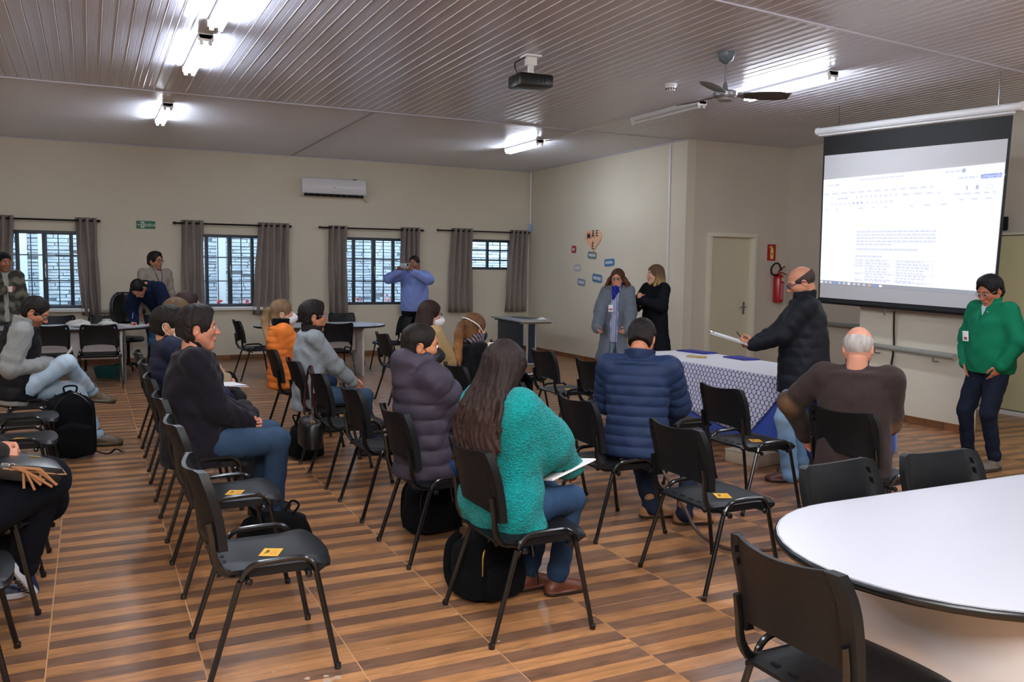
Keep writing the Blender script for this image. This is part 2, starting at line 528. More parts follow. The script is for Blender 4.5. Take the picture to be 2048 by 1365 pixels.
def skirt_mat():
    m = mat('brown_ceramic_skirting', '7a4f2f', 0.35, vary=(6, 0.2)); nt = m.node_tree
    oi = nt.nodes.new('ShaderNodeObjectInfo'); r = nt.nodes.new('ShaderNodeMapRange')
    r.inputs[3].default_value = 0.7; r.inputs[4].default_value = 1.3
    nt.links.new(oi.outputs['Random'], r.inputs[0])
    b = nt.nodes['Principled BSDF']; src = b.inputs['Base Color'].links[0].from_socket
    s = nt.nodes.new('ShaderNodeVectorMath'); s.operation = 'SCALE'
    nt.links.new(src, s.inputs[0]); nt.links.new(r.outputs[0], s.inputs['Scale']); nt.links.new(s.outputs[0], b.inputs['Base Color'])
    return m
M_SKIRT = skirt_mat()
baseboard('baseboard_back', (XL, YB, 0), (XM, YB, 0), 21, (0, -1))
baseboard('baseboard_right', (XM, YB, 0), (XM, YD, 0), 9, (-1, 0))
baseboard('baseboard_screen', (XS, 7.2, 0), (XS, 5.8, 0), 6, (-1, 0))
baseboard('baseboard_alcove', (XM + .15, YD, 0), (D0 - .05, YD, 0), 1, (0, -1))
baseboard('baseboard_door', (D1 + .06, YD, 0), (XA, YD, 0), 2, (0, -1))
baseboard('baseboard_far', (XA, YD, 0), (XA, 7.0, 0), 6, (-1, 0))
baseboard('baseboard_left', (XL, YB, 0), (XL, 4.0, 0), 12, (1, 0))

# ceiling: slab + single PVC boards
mb = MB(); mb.box(((XL + XA) / 2, (Y0 + YB) / 2, ZC + 0.075), (XA - XL + .4, YB - Y0 + .4, 0.1))
ceil = struct('ceiling', mb, M_PVC_GAP)
PW, YJ = 0.1085, 10.5
def board_mesh(L):
    m_ = MB(); w = PW / 2
    prof = [(-w, 0.012), (-w + 0.0015, 0.004), (-w + 0.006, 0.001), (-0.003, 0.001), (0.0, 0.0022), (0.003, 0.001), (w - 0.0085, 0.001), (w - 0.0072, 0.003), (w - 0.0062, -0.0005), (w - 0.0042, -0.0015), (w - 0.002, -0.0005), (w - 0.001, 0.006)]
    vs = []; fs = []
    for yy in (-L / 2, L / 2):
        for a, z in prof: vs.append((a, yy, z))
    k = len(prof)
    for i in range(k - 1): fs.append([i + 1, i, k + i, k + i + 1])
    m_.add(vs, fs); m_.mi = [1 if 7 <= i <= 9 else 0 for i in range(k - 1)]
    me = m_.mesh('board', 0); me.materials.append(M_PVC); me.materials.append(mat('pvc_bead', 'f2f2f4', 0.2, spec=0.6))  # pale bead colour stands in for light caught on the groove edges
    return me
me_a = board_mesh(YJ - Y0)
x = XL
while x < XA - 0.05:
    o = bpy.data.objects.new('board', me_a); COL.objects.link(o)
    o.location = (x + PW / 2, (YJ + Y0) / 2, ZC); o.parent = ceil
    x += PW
xj = 3.2
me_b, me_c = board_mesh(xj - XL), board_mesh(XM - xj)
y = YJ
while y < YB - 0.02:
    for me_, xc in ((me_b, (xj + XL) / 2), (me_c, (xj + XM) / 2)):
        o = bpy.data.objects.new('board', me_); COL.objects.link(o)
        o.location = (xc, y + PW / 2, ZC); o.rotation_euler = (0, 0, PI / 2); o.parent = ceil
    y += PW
# joint strips
mb = MB(); mb.box(((XL + XM) / 2, YJ, ZC - 0.004), (XM - XL, 0.035, 0.012), bev=0.004); struct('trim_2', mb, M_PVC)
mb = MB(); mb.box((xj, (YJ + YB) / 2, ZC - 0.002), (0.03, YB - YJ, 0.008), bev=0.002); struct('trim_3', mb, mat('pvc_joint_grey', '9f9b9d', 0.5))
a_ = math.atan2(0.52, 5.35)
mb = MB(); mb.box((5.6, 5.19, ZC - 0.005), (6.2, 0.04, 0.014), rz=a_, bev=0.005); struct('trim_4', mb, M_PVC)
# ceiling edge mouldings
mb = MB(); mb.box(((XL + XM) / 2, YB - 0.02, ZC - 0.008), (XM - XL, 0.04, 0.016), bev=0.004)
struct('trim_5', mb, M_PVC)
mb = MB(); mb.box((XM - 0.02, (YD + YB) / 2, ZC - 0.008), (0.04, YB - YD, 0.016), bev=0.004); struct('trim_6', mb, M_PVC)

# ------------------------------------------------------------------ windows
def window(n, x0, x1, z0, z1, mid, zb, small=False):
    root = bpy.data.objects.new('window_%d' % n, None); COL.objects.link(root)
    root['kind'] = 'structure'; root.location = ((x0 + x1) / 2, YB + 0.06, z0)
    W = x1 - x0; H = z1 - z0; m0 = mid - (x0 + x1) / 2
    def fr(name, boxes, m=M_FRAME):
        b = MB()
        for c, s in boxes: b.box(c, s, bev=0.004)
        return b.build(name, m, root)
    t = 0.05
    fr('window_frame', [((0, 0, H - t / 2), (W, .07, t)), ((0, 0, t / 2), (W, .07, t)), ((-W / 2 + t / 2, 0, H / 2), (t, .07, H)), ((W / 2 - t / 2, 0, H / 2), (t, .07, H))])
    panes = []
    zz = [t] + [z - z0 for z in zb] + [H - t]
    if not small:
        # fixed side strips, two casement leaves
        xs_ = [(-W / 2 + t, m0 - 0.40), (m0 - 0.345, m0 - 0.035), (m0 + 0.035, m0 + 0.345), (m0 + 0.40, W / 2 - t)]
        fr('mullion', [((m0 - 0.3725, 0, H / 2), (0.055, .06, H - 2 * t))]); fr('mullion', [((m0 + 0.3725, 0, H / 2), (0.055, .06, H - 2 * t))])
        fr('mullion', [((m0, 0, H / 2), (0.07, .07, H - 2 * t))])
        bars = []
        for (a, b) in (xs_[1], xs_[2]):
            bars.append((((a + b) / 2, 0, H / 2), (0.014, .03, H - 2 * t)))
        for q in zz[1:-1]:
            for (a, b) in xs_:
                bars.append((((a + b) / 2, 0, q), (b - a, .03, 0.018)))
        for c, s in bars: fr('glazing_bar', [(c, s)])
        for (a, b) in xs_:
            cols = [(a, (a + b) / 2), ((a + b) / 2, b)] if (a, b) in (xs_[1], xs_[2]) else [(a, b)]
            for (p, q) in cols:
                for r, s in zip(zz, zz[1:]): panes.append((p, q, r, s))
        h = MB(); h.box((m0 + 0.005, -0.05, H * 0.52), (0.02, 0.03, 0.14), bev=0.005); h.tube([(m0 + 0.005, -0.05, H * 0.50), (m0 + 0.005, -0.085, H * 0.47), (m0 + 0.01, -0.085, H * 0.40)], 0.008, 6)
        h.build('latch', M_METALG, root)
    else:
        fr('mullion', [((m0, 0, H / 2), (0.045, .06, H - 2 * t))])
        for q in zz[1:-1]: fr('glazing_bar', [((0, 0, q), (W - 2 * t, .03, 0.03))])
        vb = 7.24 - (x0 + x1) / 2
        fr('glazing_bar', [((vb, 0, H / 2), (0.02, .03, H - 2 * t))])
        for (p, q) in ((-W / 2 + t, m0), (m0, vb), (vb, W / 2 - t)):
            for r, s in zip(zz, zz[1:]): panes.append((p, q, r, s))
    for (p, q, r, s) in panes:
        b = MB(); b.box(((p + q) / 2, 0.005, (r + s) / 2), (q - p, 0.004, s - r)); b.build('pane', M_GLASS, root, None, 0)
    # plastered reveal lip / sill
    if n in (1, 2):
        b = MB(); b.box((0, -0.09, -0.03), (W + 0.06, 0.16, 0.055), bev=0.01); b.build('window_sill', M_WHITE_M, root)
    else:
        b = MB(); b.box((0, -0.03, -0.008), (W, 0.08, 0.014), bev=0.004); b.build('window_sill', M_WALL, root)
window(1, *W_IN[0], -0.625, (1.335, 1.735))
window(2, *W_IN[1], 2.15, (1.34, 1.74))
window(3, *W_IN[2], 4.68, (1.345, 1.75))
window(4, *W_IN[3], 6.965, (1.77, 1.96), True)

# garden wall outside the windows: rough masonry in courses
gw = thing('garden_wall', 'rough grey masonry wall seen through the windows', 'wall', (3.0, 17.3, 0)); gw['kind'] = 'structure'
mb = MB(); mb.box((0, 0.12, 1.7), (14, 0.14, 3.6)); mb.build('backing', mat('mortar', '98a3ae', 0.9), gw)
mb = MB(); z = 0.55
while z < 3.0:
    hgt = random.uniform(0.05, 0.075); x = -6.0 + random.uniform(0, .2)
    while x < 6.5:
        L = random.uniform(0.22, 0.5)
        if random.random() < 0.93:
            d = random.uniform(0.0, 0.03)
            mb.box((x + L / 2, 0.03 - d, z + hgt / 2 + random.uniform(-.004, .004)), (L - 0.012, 0.06, hgt - 0.012))
        x += L
    z += hgt
mb.build('brick', brick_mat(), gw, 'stuff', 0)
mb = MB()
for x in (-4.05, -3.75): mb.box((x, -0.02, 1.7), (0.16 if x < -4 else 0.1, 0.08, 3.4))
for (x, w) in ((-0.75, 0.16), (0.05, 0.12)): mb.box((x, -0.03, 1.9), (w, 0.04, 2.2))
mb.build('plaster_strip', mat('smooth_grey_plaster', 'c6cdd2', 0.9), gw, None, 0)
gr = MB(); gr.box((3.0, 16.4, -0.05), (14, 1.6, 0.1)); struct('ground_outside', gr, mat('yard_concrete', '9a9d9c', 0.9))
# red-leaved plants standing against it
def red_plant(x, h):
    t = thing('potted_plant', None, 'plant', (x, 16.9, 0.6))
    s = MB()
    for k in range(26):
        a = random.uniform(0, 2 * PI); r = random.uniform(.02, .13); zz = random.uniform(.05, h)
        r *= (1 - zz / h * .75)
        c = Vector((r * math.cos(a), r * math.sin(a), zz)); d = Vector((math.cos(a), math.sin(a), .7)).normalized() * .09
        sd = Vector((-math.sin(a), math.cos(a), 0)) * .03
        s.add([c - sd * .3, c + d * .5 + sd, c + d, c + d * .5 - sd], [[0, 1, 2, 3]])
    s.build('leaves', mat('red_leaf', 'c4524a', 0.6), t, 'stuff', 0)
    p = MB(); p.tube([(0, 0, 0), (0, 0, h * .9)], [.008, .003], 5); p.build('stem', mat('plant_stem', '5a4636', .8), t)
    q = MB(); q.lathe([(.05, -.6), (.06, -.5), (.08, -.0), (.085, 0.02), (.07, .02)], 12); q.build('pot', mat('terracotta', 'a65a3c', .8), t)
    return t
for i, (x, h, w) in enumerate(((1.98, .34, 'red leaved plant outside second window, left of the mullion'), (2.42, .36, 'red leaved plant outside second window, right of the mullion'),
                 (4.42, .4, 'red leaved plant outside third window, behind left panes'), (4.72, .36, 'red leaved plant outside third window, behind the mullion'), (4.98, .42, 'red leaved plant outside third window, right of the mullion'))):
    p = red_plant(x * 1.09, h); p['label'] = w

# ------------------------------------------------------------------ curtain rods and curtains
def rod(x0, x1, z, lab):
    t = thing('curtain_rod', lab, 'curtain rod', ((x0 + x1) / 2, YB - 0.1, z), group='curtain rods')
    L = x1 - x0
    b = MB(); b.tube([(-L / 2, 0, 0), (L / 2, 0, 0)], 0.014, 8); b.build('pole', M_BLACKM, t)
    for s in (-1, 1):
        b = MB(); b.lathe([(0.001, -.03), (.018, -.022), (.026, 0), (.018, .022), (.012, .03)], 10, (s * L / 2, 0, 0), 'X'); b.build('finial', M_BLACKM, t)
        b = MB(); b.box((s * (L / 2 - 0.08), 0.05, -0.0), (0.02, 0.1, 0.03)); b.build('bracket', M_BLACKM, t)
rod(-1.95, 0.145, 2.282, 'black curtain rod over the window nearest the left wall')
rod(1.27, 3.142, 2.292, 'black curtain rod over the second window from the left')
rod(3.664, 5.573, 2.296, 'black curtain rod over the window behind the man filming')
rod(5.88, 7.78, 2.312, 'black curtain rod over the small high window')
def curtain(x0, x1, zt, zb, xb0, xb1, lab, seed):
    rnd = random.Random(seed)
    t = thing('curtain', lab, 'curtain', ((x0 + x1) / 2, YB - 0.1, zb), group='grey eyelet curtains')
    n = 44; rows = 10; nf = max(3, round((x1 - x0) / 0.1))
    P = []
    ph = [rnd.uniform(-.5, .5) for _ in range(4)]
    cx = (x0 + x1) / 2
    for r in range(rows + 1):
        f = r / rows; z = (zt - zb) * (1 - f)
        row = []
        for i in range(n + 1):
            u = i / n
            xa = x0 + (x1 - x0) * u; xb = xb0 + (xb1 - xb0) * u
            xx = xa + (xb - xa) * f ** 1.3
            am = 0.05 * (1 - .25 * math.sin(f * 3 + ph[0]))
            yy = am * math.sin(u * nf * 2 * PI + .5 * math.sin(f * 4 + ph[1])) + .012 * math.sin(u * 23 + f * 5 + ph[2])
            row.append((xx - cx + .006 * math.sin(f * 9 + u * 8), yy, z))
        P.append(row)
    b = MB(); b.grid(P); me = b.mesh('curtain_cloth', 0)
    me.polygons.foreach_set('use_smooth', [True] * len(me.polygons))
    o = mesh_obj('curtain_cloth', me, M_CURT, t)
    sm = o.modifiers.new('thick', 'SOLIDIFY'); sm.thickness = 0.004
    for k in range(nf):
        u = (k + .5) / nf
        b = MB(); xx = x0 + (x1 - x0) * u - cx
        b.tube([(xx + math.cos(q) * .004, math.cos(q) * .024, zt - zb - .03 + math.sin(q) * .024) for q in [2 * PI * j / 10 for j in range(10)]], .005, 5, closed=True)
        b.build('eyelet', M_BLACKM, t)
C_ = [(-1.75, -1.03, 2.33, .83, -1.85, -1.08, 'grey eyelet curtain beside the standing man in a camouflage jacket'),
      (-.19, .11, 2.33, .79, -.13, .15, 'grey eyelet curtain beside the green exit sign'),
      (1.37, 1.71, 2.345, .62, 1.34, 1.72, 'grey eyelet curtain right of the man in a beige jacket'),
      (2.60, 3.12, 2.345, .77, 2.48, 3.10, 'wide grey eyelet curtain above the empty side chair'),
      (3.81, 4.14, 2.335, .75, 3.81, 4.16, 'grey eyelet curtain above the round table, left of third window'),
      (5.15, 5.52, 2.345, .75, 5.15, 5.52, 'grey eyelet curtain behind the man filming with a phone'),
      (6.15, 6.58, 2.36, .77, 6.08, 6.60, 'grey eyelet curtain left of the small high window'),
      (7.38, 7.76, 2.36, .77, 7.27, 7.75, 'grey eyelet curtain right of the small high window')]
for i, c in enumerate(C_): curtain(*c, i + 3)

# ------------------------------------------------------------------ door, handrails, signs, equipment on the walls
dr = bpy.data.objects.new('door_1', None); COL.objects.link(dr); dr['kind'] = 'structure'; dr.location = ((D0 + D1) / 2, YD, 0)
W2 = (D1 - D0) / 2
mb = MB(); mb.box((0, 0.05, DZ / 2), (2 * W2, 0.035, DZ)); lf = mb.build('door_leaf', M_DOOR, dr)
mb = MB(); mb.box((W2 - 0.09, 0.028, 1.05), (0.035, 0.012, 0.19), bev=0.004); mb.tube([(W2 - .09, 0.02, 1.07), (W2 - .09, -.03, 1.07), (W2 - .2, -.035, 1.07)], .009, 8); mb.build('door_handle', M_METALG, lf)
mb = MB()
for s in (-1, 1): mb.box((s * (W2 + 0.03), 0.0, DZ / 2), (0.06, 0.13, DZ), bev=0.006)
mb.box((0, 0, DZ + 0.03), (2 * W2 + 0.12, 0.13, 0.06), bev=0.006); mb.build('door_frame', M_DOORF, dr)

def handrail(lab, pts, brs, nrm):
    t = thing('handrail', lab, 'handrail', pts[0])
    o0 = Vector(pts[0])
    b = MB(); b.tube([Vector(p) - o0 for p in pts], (.028, .036), 12); b.build('rail', M_RAIL, t)
    for q in brs:
        q = Vector(q) - o0; n = Vector(nrm)
        b = MB(); b.tube([q, q + Vector((0, 0, -.07)), q + Vector((0, 0, -.08)) + n * -.08], .008, 6); b.build('bracket', M_METALG, t)
handrail('grey handrail on the wall under the projection screen', [(XS - .08, 7.15, .815), (XS - .08, 5.9, .775)], [(XS - .08, 6.9, .80), (XS - .08, 6.15, .78)], (-1, 0, 0))
handrail('grey handrail in the recess beyond the standing bald man', [(XA - .08, 10.2, .86), (XA - .08, 7.3, .86)], [(XA - .08, 9.0, .86), (XA - .08, 8.0, .86)], (-1, 0, 0))
handrail('pale rail under the curtain beside the exit sign', [(.10, YB - .08, .845), (.95, YB - .08, .83)], [(.2, YB - .08, .84), (.9, YB - .08, .83)], (0, -1, 0))

# SAIDA exit sign
t = thing('exit_sign', 'green exit sign reading SAÍDA on the back wall', 'sign', (0.84, YB - 0.006, 2.25))
mb = MB(); mb.box((0, 0, 0), (.285, .008, .125), bev=.002); mb.build('plate', mat('sign_green', '1f6a4f', .5), t)
Rx = Matrix.Rotation(PI / 2, 4, 'X')
M_SIGNW = mat('sign_white', 'cfdccb', .6)
me = text_mesh('SAÍDA', .062, True); me.transform(Matrix.Translation((.062, -.006, -.008)) @ Rx); mesh_obj('lettering', me, M_SIGNW, t)
mb = MB(); mb.prism([(-.13, 0), (-.112, .016), (-.112, .006), (-.088, .006), (-.088, -.006), (-.112, -.006), (-.112, -.016)], .0045, .0055, Rx); mb.build('arrow', M_SIGNW, t, None, 0)
mb = MB(); mb.prism([(-.078, -.05), (-.022, -.05), (-.022, .052), (-.078, .052)], .0045, .005, Rx); mb.build('door_panel', M_SIGNW, t, None, 0)
mb = MB(); mb.prism([(-.056 + .009 * math.cos(a), .035 + .009 * math.sin(a)) for a in [2 * PI * k / 10 for k in range(10)]], .0052, .006, Rx)
for poly in ([(-.06, .024), (-.046, .022), (-.044, -.008), (-.056, -.006)], [(-.056, -.006), (-.066, -.045), (-.058, -.046), (-.048, -.012)], [(-.05, -.008), (-.03, -.026), (-.032, -.044), (-.026, -.044), (-.023, -.022), (-.044, -.002)], [(-.06, .022), (-.072, .004), (-.068, .001), (-.054, .016)], [(-.048, .02), (-.033, .008), (-.03, .012), (-.046, .026)]):
    mb.prism(poly, .0052, .006, Rx)
mb.build('running_figure', mat('sign_dark_green', '2f6f52', .5), t, None, 0)

# air conditioner
t = thing('air_conditioner', 'white split air conditioner high on the back wall', 'air conditioner', (3.9, YB - 0.11, 2.84))
W = 1.13; prof = [(.11, .0), (-.02, -.0), (-.085, .045), (-.105, .11), (-.105, .24), (-.085, .295), (-.05, .31), (.11, .31)]
mb = MB(); mb.prism(prof, -W / 2, W / 2, Matrix(((0, 0, 1), (1, 0, 0), (0, 1, 0)))); mb.build('casing', mat('gloss_white_plastic', 'e4e4e8', .16, spec=.6), t, None, 20)
mb = MB(); mb.box((0, -.062, .022), (W * .93, .05, .035), R=Matrix.Rotation(.85, 3, 'X')); mb.build('outlet', M_BLACKP, t)
for k in range(9):
    mb = MB(); mb.box((-.46 + k * .115, -.068, .02), (.008, .04, .03), R=Matrix.Rotation(.85, 3, 'X')); mb.build('louvre', M_GREYP, t)
mb = MB(); mb.box((0, -.1065, .15), (.045, .002, .012)); mb.build('badge', mat('badge_grey', '9a9a9e', .4), t)
mb = MB(); mb.box((.37, -.06, .305), (.06, .05, .016)); mb.build('vent_clip', M_BLACKP, t)
mb = MB(); mb.tube(smooth_path([(.52, .06, .03), (.58, .09, -.04), (.64, .095, -.07)], 4), .012, 7); mb.build('drain_pipe', mat('yellowed_hose', 'c3bb86', .6), t)
mb = MB(); mb.box((.66, .098, -.03), (.05, .02, .06), bev=.01); mb.build('socket', M_WALL, t)

# conduits at the wall corner, sensor
t = thing('cable_conduit', 'white cable conduit with a blue tip in the back corner', 'conduit', (XM - .03, 15.3, 2.42))
mb = MB(); mb.tube([(0, 0, .06), (0, 0, 1.08)], .018, 8); mb.build('pipe', M_WHITE, t)
mb = MB(); mb.lathe([(.02, .07), (.028, .04), (.028, -.06), (.015, -.085)], 12); mb.build('tip', mat('pale_blue_plastic', '8fb4ee', .3), t)
t = thing('cable_conduit', 'white vertical conduit down the wall behind the blond woman', 'conduit', (XM - .012, 10.78, 1.1))
mb = MB(); mb.box((0, 0, 1.2), (.02, .035, 2.4), bev=.004); mb.build('trunking', M_WHITE, t)
mb = MB(); mb.box((0, 0, 0.0), (.03, .07, .1), bev=.006); mb.build('outlet_box', M_WHITE, t)

# paper heart and word tags on the right wall
Ry = Matrix(((0, 0, -1, 0), (-1, 0, 0, 0), (0, 1, 0, 0), (0, 0, 0, 1)))   # text plane facing -X: local x -> -Y
t = thing('paper_heart', 'salmon paper heart lettered MÃE É on the right wall', 'wall decoration', (XM - .008, 12.95, 2.13))
hp = []
for k in range(40):
    a = 2 * PI * k / 40
    hp.append((.0172 * 16 * math.sin(a) ** 3, .0135 * (13 * math.cos(a) - 5 * math.cos(2 * a) - 2 * math.cos(3 * a) - math.cos(4 * a))))
mb = MB(); mb.prism(hp, 0, .006, Ry.to_3x3()); mb.build('card', mat('salmon_card', 'eab694', .7), t, None, 0)
for ch, dx, dz, s in (('M', -.14, .06, .15), ('Ã', 0.0, .075, .15), ('E', .13, .10, .15), ('É', -.0, -.115, .15)):
    me = text_mesh(ch, s, True); me.transform(Ry @ Matrix.Translation((dx, dz, .0075))); mesh_obj('letter', me, mat('black_letter', '1c1714', .7), t)
def wall_tag(y, z, w, h, col, rot, lab, ink='d8dbe0'):
    t = thing('word_tag', lab, 'wall decoration', (XM - .004, y, z), group='paper word tags around the heart')
    R3 = Ry.to_3x3() @ Matrix.Rotation(rot, 3, 'Z')
    pl = []
    for sx, sy in ((1, 1), (-1, 1), (-1, -1), (1, -1)):
        for k in range(3):
            a = {(1, 1): 0, (-1, 1): 1, (-1, -1): 2, (1, -1): 3}[(sx, sy)] * PI / 2 + k * PI / 4
            pl.append((sx * (w / 2 - .03) + .03 * math.cos(a), sy * (h / 2 - .03) + .03 * math.sin(a)))
    mb = MB(); mb.prism(pl, 0, .004, R3); mb.build('card', mat('tag_' + col, col, .7), t, None, 0)
    mb = MB(); x = -w / 2 + .035; rr = random.Random(int(y * 100))
    while x < w / 2 - .05:
        lw = rr.uniform(.014, .024); mb.box((0, 0, 0), (0, 0, 0)) if False else None
        hh = h * rr.uniform(.3, .5)
        mb.prism([(x, -hh / 2), (x + lw, -hh / 2), (x + lw, hh / 2), (x, hh / 2)], .0042, .005, R3); x += lw + .009
    mb.build('word', mat('tag_ink_' + ink, ink, .7), t, 'stuff', 0)
wall_tag(13.62, 1.97, .16, .13, 'a33a44', -.05, 'small dark red word tag, left of the heart tip')
wall_tag(12.98, 1.86, .29, .12, '6f7d7c', -.06, 'grey green word tag just below the heart')
wall_tag(12.42, 1.735, .31, .12, '3f78ac', .05, 'blue word tag behind the head of the woman in glasses')
wall_tag(13.48, 1.64, .22, .12, 'b7b4b6', .05, 'faded pale grey word tag under the red tag')
wall_tag(13.33, 1.385, .26, .12, '7788a0', -.1, 'grey blue word tag, lowest of the wall tags')
wall_tag(12.80, 1.465, .31, .14, '4d7296', -.1, 'slate blue word tag left of the woman in the grey coat')

# fire extinguisher and its sign
t = thing('extinguisher_sign', 'red sign with a yellow extinguisher pictogram above the extinguisher', 'sign', (9.50, YD - .004, 1.91))
mb = MB(); mb.box((0, 0, 0), (.165, .006, .25), bev=.002); mb.build('plate', mat('sign_red', 'b5121b', .5), t)
mb = MB(); Rr_ = Matrix.Rotation(PI / 2, 3, 'X')
mb.prism([(-.025, -.1), (.035, -.1), (.035, .045), (.022, .07), (.012, .075), (.012, .09), (-.03, .1), (-.05, .075), (-.045, .06), (-.03, .08), (-.012, .075), (-.012, .07), (-.025, .045)], .0032, .0045, Rr_)
mb.build('pictogram', mat('sign_yellow', 'e2d670', .6), t, None, 0)
mb = MB(); mb.prism([(.005 + .014 * math.cos(a), -.02 + .014 * math.sin(a)) for a in [2 * PI * k / 12 for k in range(12)]], .0046, .005, Rr_); mb.build('dot', mat('sign_red', 'b5121b', .5), t, None, 0)
t = thing('fire_extinguisher', 'red fire extinguisher with a black hose on the wall', 'fire extinguisher', (9.585, YD - .09, 1.14))
mb = MB(); mb.lathe([(.06, 0), (.075, .012), (.078, .05), (.078, .36), (.07, .405), (.04, .435), (.025, .445), (.025, .47)], 20); mb.build('cylinder_body', M_RED, t)
mb = MB(); mb.tube([(-.01, 0, .47), (.0, -.0, .49), (.1, -.02, .56)], .011, 7); mb.tube([(0, 0, .47), (.06, -.02, .46), (.13, -.03, .43)], .009, 7); mb.build('lever', mat('dark_red', '6d141a', .4), t)
mb = MB(); mb.tube(smooth_path([(.03, -.02, .5), (-.02, -.02, .59), (-.1, -.02, .6), (-.17, -.02, .53), (-.16, -.02, .45), (-.09, -.02, .42), (-.03, -.02, .43)], 4), .013, 8); mb.build('hose', M_BLACKP, t)
def wrap(z0, z1, a0, a1, r, n=8):
    return [[(r * math.cos(a0 + (a1 - a0) * i / n), r * math.sin(a0 + (a1 - a0) * i / n), z) for i in range(n + 1)] for z in (z0, z1)]
mb = MB(); mb.grid(wrap(.05, .30, -1.9, -.5, .0795)); mb.build('instruction_label', mat('label_pink', 'c06a74', .5), t)
mb = MB(); mb.grid(wrap(.33, .385, -1.7, -.6, .0795)); mb.build('seal_label', mat('label_cream', 'd8cfa8', .5), t)
mb = MB(); mb.box((0, .075, .42), (.03, .03, .05)); mb.build('wall_hook', M_METALG, t)

# white cabinet against the right wall, mostly behind the standing women
t = thing('low_cabinet', 'white low cabinet on a dark plinth behind the woman in grey', 'cabinet', (XM - .22, 11.62, 0))
mb = MB(); mb.box((0, 0, .47), (.40, .7, .66), bev=.006); mb.build('carcass', M_WHITE_M, t)
mb = MB(); mb.box((.02, 0, .07), (.36, .68, .14)); mb.build('plinth', M_BLACKP, t)
for s in (-1, 1):
    mb = MB(); mb.box((-.205, s * .172, .47), (.014, .34, .62), bev=.003); d = mb.build('door_panel', M_WHITE, t)
    mb = MB(); mb.box((-.22, s * .03, .5), (.014, .012, .1), bev=.003); mb.build('handle', M_METALG, d)

# small black box on the wall beside the screen
t = thing('wall_switch_box', 'small black box on the far wall right of the screen', 'switch box', (XA - .03, 6.80, 2.22))
mb = MB(); mb.box((0, 0, 0), (.05, .1, .16), bev=.006); mb.build('casing', M_BLACKP, t)
mb = MB(); mb.box((-.027, 0, -.01), (.006, .03, .03)); mb.build('button', M_GREYP, t)

# ------------------------------------------------------------------ fluorescent fittings
M_TUBE = mat('fluorescent_tube', 'ffffff', .3, emit=('eaf3ff', TUBE))
M_TUBE_OFF = mat('tube_off', 'dfe2e4', .25)
M_FIT = mat('fitting_white', 'd9dcde', .4)
def fitting(x, y0, y1, lab, lit=True, zt=ZC):
    L = y1 - y0
    t = thing('ceiling_lamp', lab, 'ceiling lamp', (x, (y0 + y1) / 2, zt), group='fluorescent ceiling lamps')
    w, h = .055, .045
    mb = MB(); mb.prism([(-w, -.001), (w, -.001), (w, -h * .5), (w * .75, -h), (-w * .75, -h), (-w, -h * .5)], -L / 2, L / 2, Matrix(((1, 0, 0), (0, 0, 1), (0, 1, 0))))
    mb.build('housing', M_FIT, t, None, 20)
    for s in (-1, 1):
        mb = MB(); mb.box((0, s * (L / 2 - .012), -.035), (.125, .024, .06), bev=.008)
        for q in (-1, 1): mb.lathe([(.017, -.02), (.017, .0), (.012, .02)], 10, (q * .034, s * (L / 2 - .02), -.072))
        mb.build('end_cap', M_WHITE, t)
    for q in (-1, 1):
        if not lit and q > 0: continue
        mb = MB(); mb.tube([(q * .034, -L / 2 + .03, -.078), (q * .034, L / 2 - .03, -.078)], .0145, 10); mb.build('tube', M_TUBE if lit else M_TUBE_OFF, t)
fitting(.93, 5.95, 7.25, 'lit twin fluorescent lamp at the top edge, nearest of the left row')
fitting(.91, 7.70, 9.05, 'lit twin fluorescent lamp, middle of the left row')
fitting(.88, 11.15, 12.45, 'lit twin fluorescent lamp near the back wall, farthest of the left row')
fitting(6.36, 6.2, 7.42, 'lit twin fluorescent lamp beside the ceiling fan')
fitting(6.2, 7.95, 9.3, 'unlit fluorescent lamp with one tube missing, beyond the fan', False)
fitting(6.02, 11.5, 12.6, 'lit twin fluorescent lamp in the back right part of the ceiling')
fitting(.95, 2.3, 3.6, 'unseen fill lamp added over the front chairs, above the view')  # unseen fitting, added as fill over the front
fitting(.95, -.6, .7, 'unseen fill lamp added behind the camera on the left row')  # unseen, added behind the camera for fill
fitting(6.3, 2.2, 3.5, 'unseen fill lamp added over the white meeting table, above the view')  # unseen, added for fill on the table side
fitting(6.3, -.8, .5, 'unseen fill lamp added behind the camera on the right row')  # unseen, added for fill from behind
fitting(3.6, .3, 1.6, 'unseen fill lamp added above the photographer')  # unseen, added overhead for fill
fitting(3.6, 2.0, 3.3, 'unseen fill lamp added over the centre front of the room, above the view')  # unseen, added to simulate frontal flash light
fitting(-2.6, -.8, .5, 'unseen fill lamp added behind the camera by the left wall')  # unseen, added to simulate flash from behind the camera
fitting(8.4, 1.4, 2.7, 'unseen fill lamp added in the right bay beyond the frame')  # unseen, added out of frame for extra light
fitting(-2.6, 2.6, 3.9, 'unseen fill lamp added by the left wall, outside the view')  # unseen, added as side fill
fitting(-2.6, 7.6, 8.9, 'lit twin fluorescent lamp by the left wall, farther back')
# surface cable between the lamps
t = thing('ceiling_cable', 'pale cable drooping along the ceiling between two lamps', 'cable', (6.0, 10.2, ZC))
mb = MB(); mb.tube(smooth_path([(.1, 1.3, -.02), (.05, .9, -.05), (.06, .2, -.03), (.12, -.4, -.02), (.18, -.85, -.02)], 5), .009, 6); mb.build('cord', mat('cream_cable', 'cfccc0', .5), t)

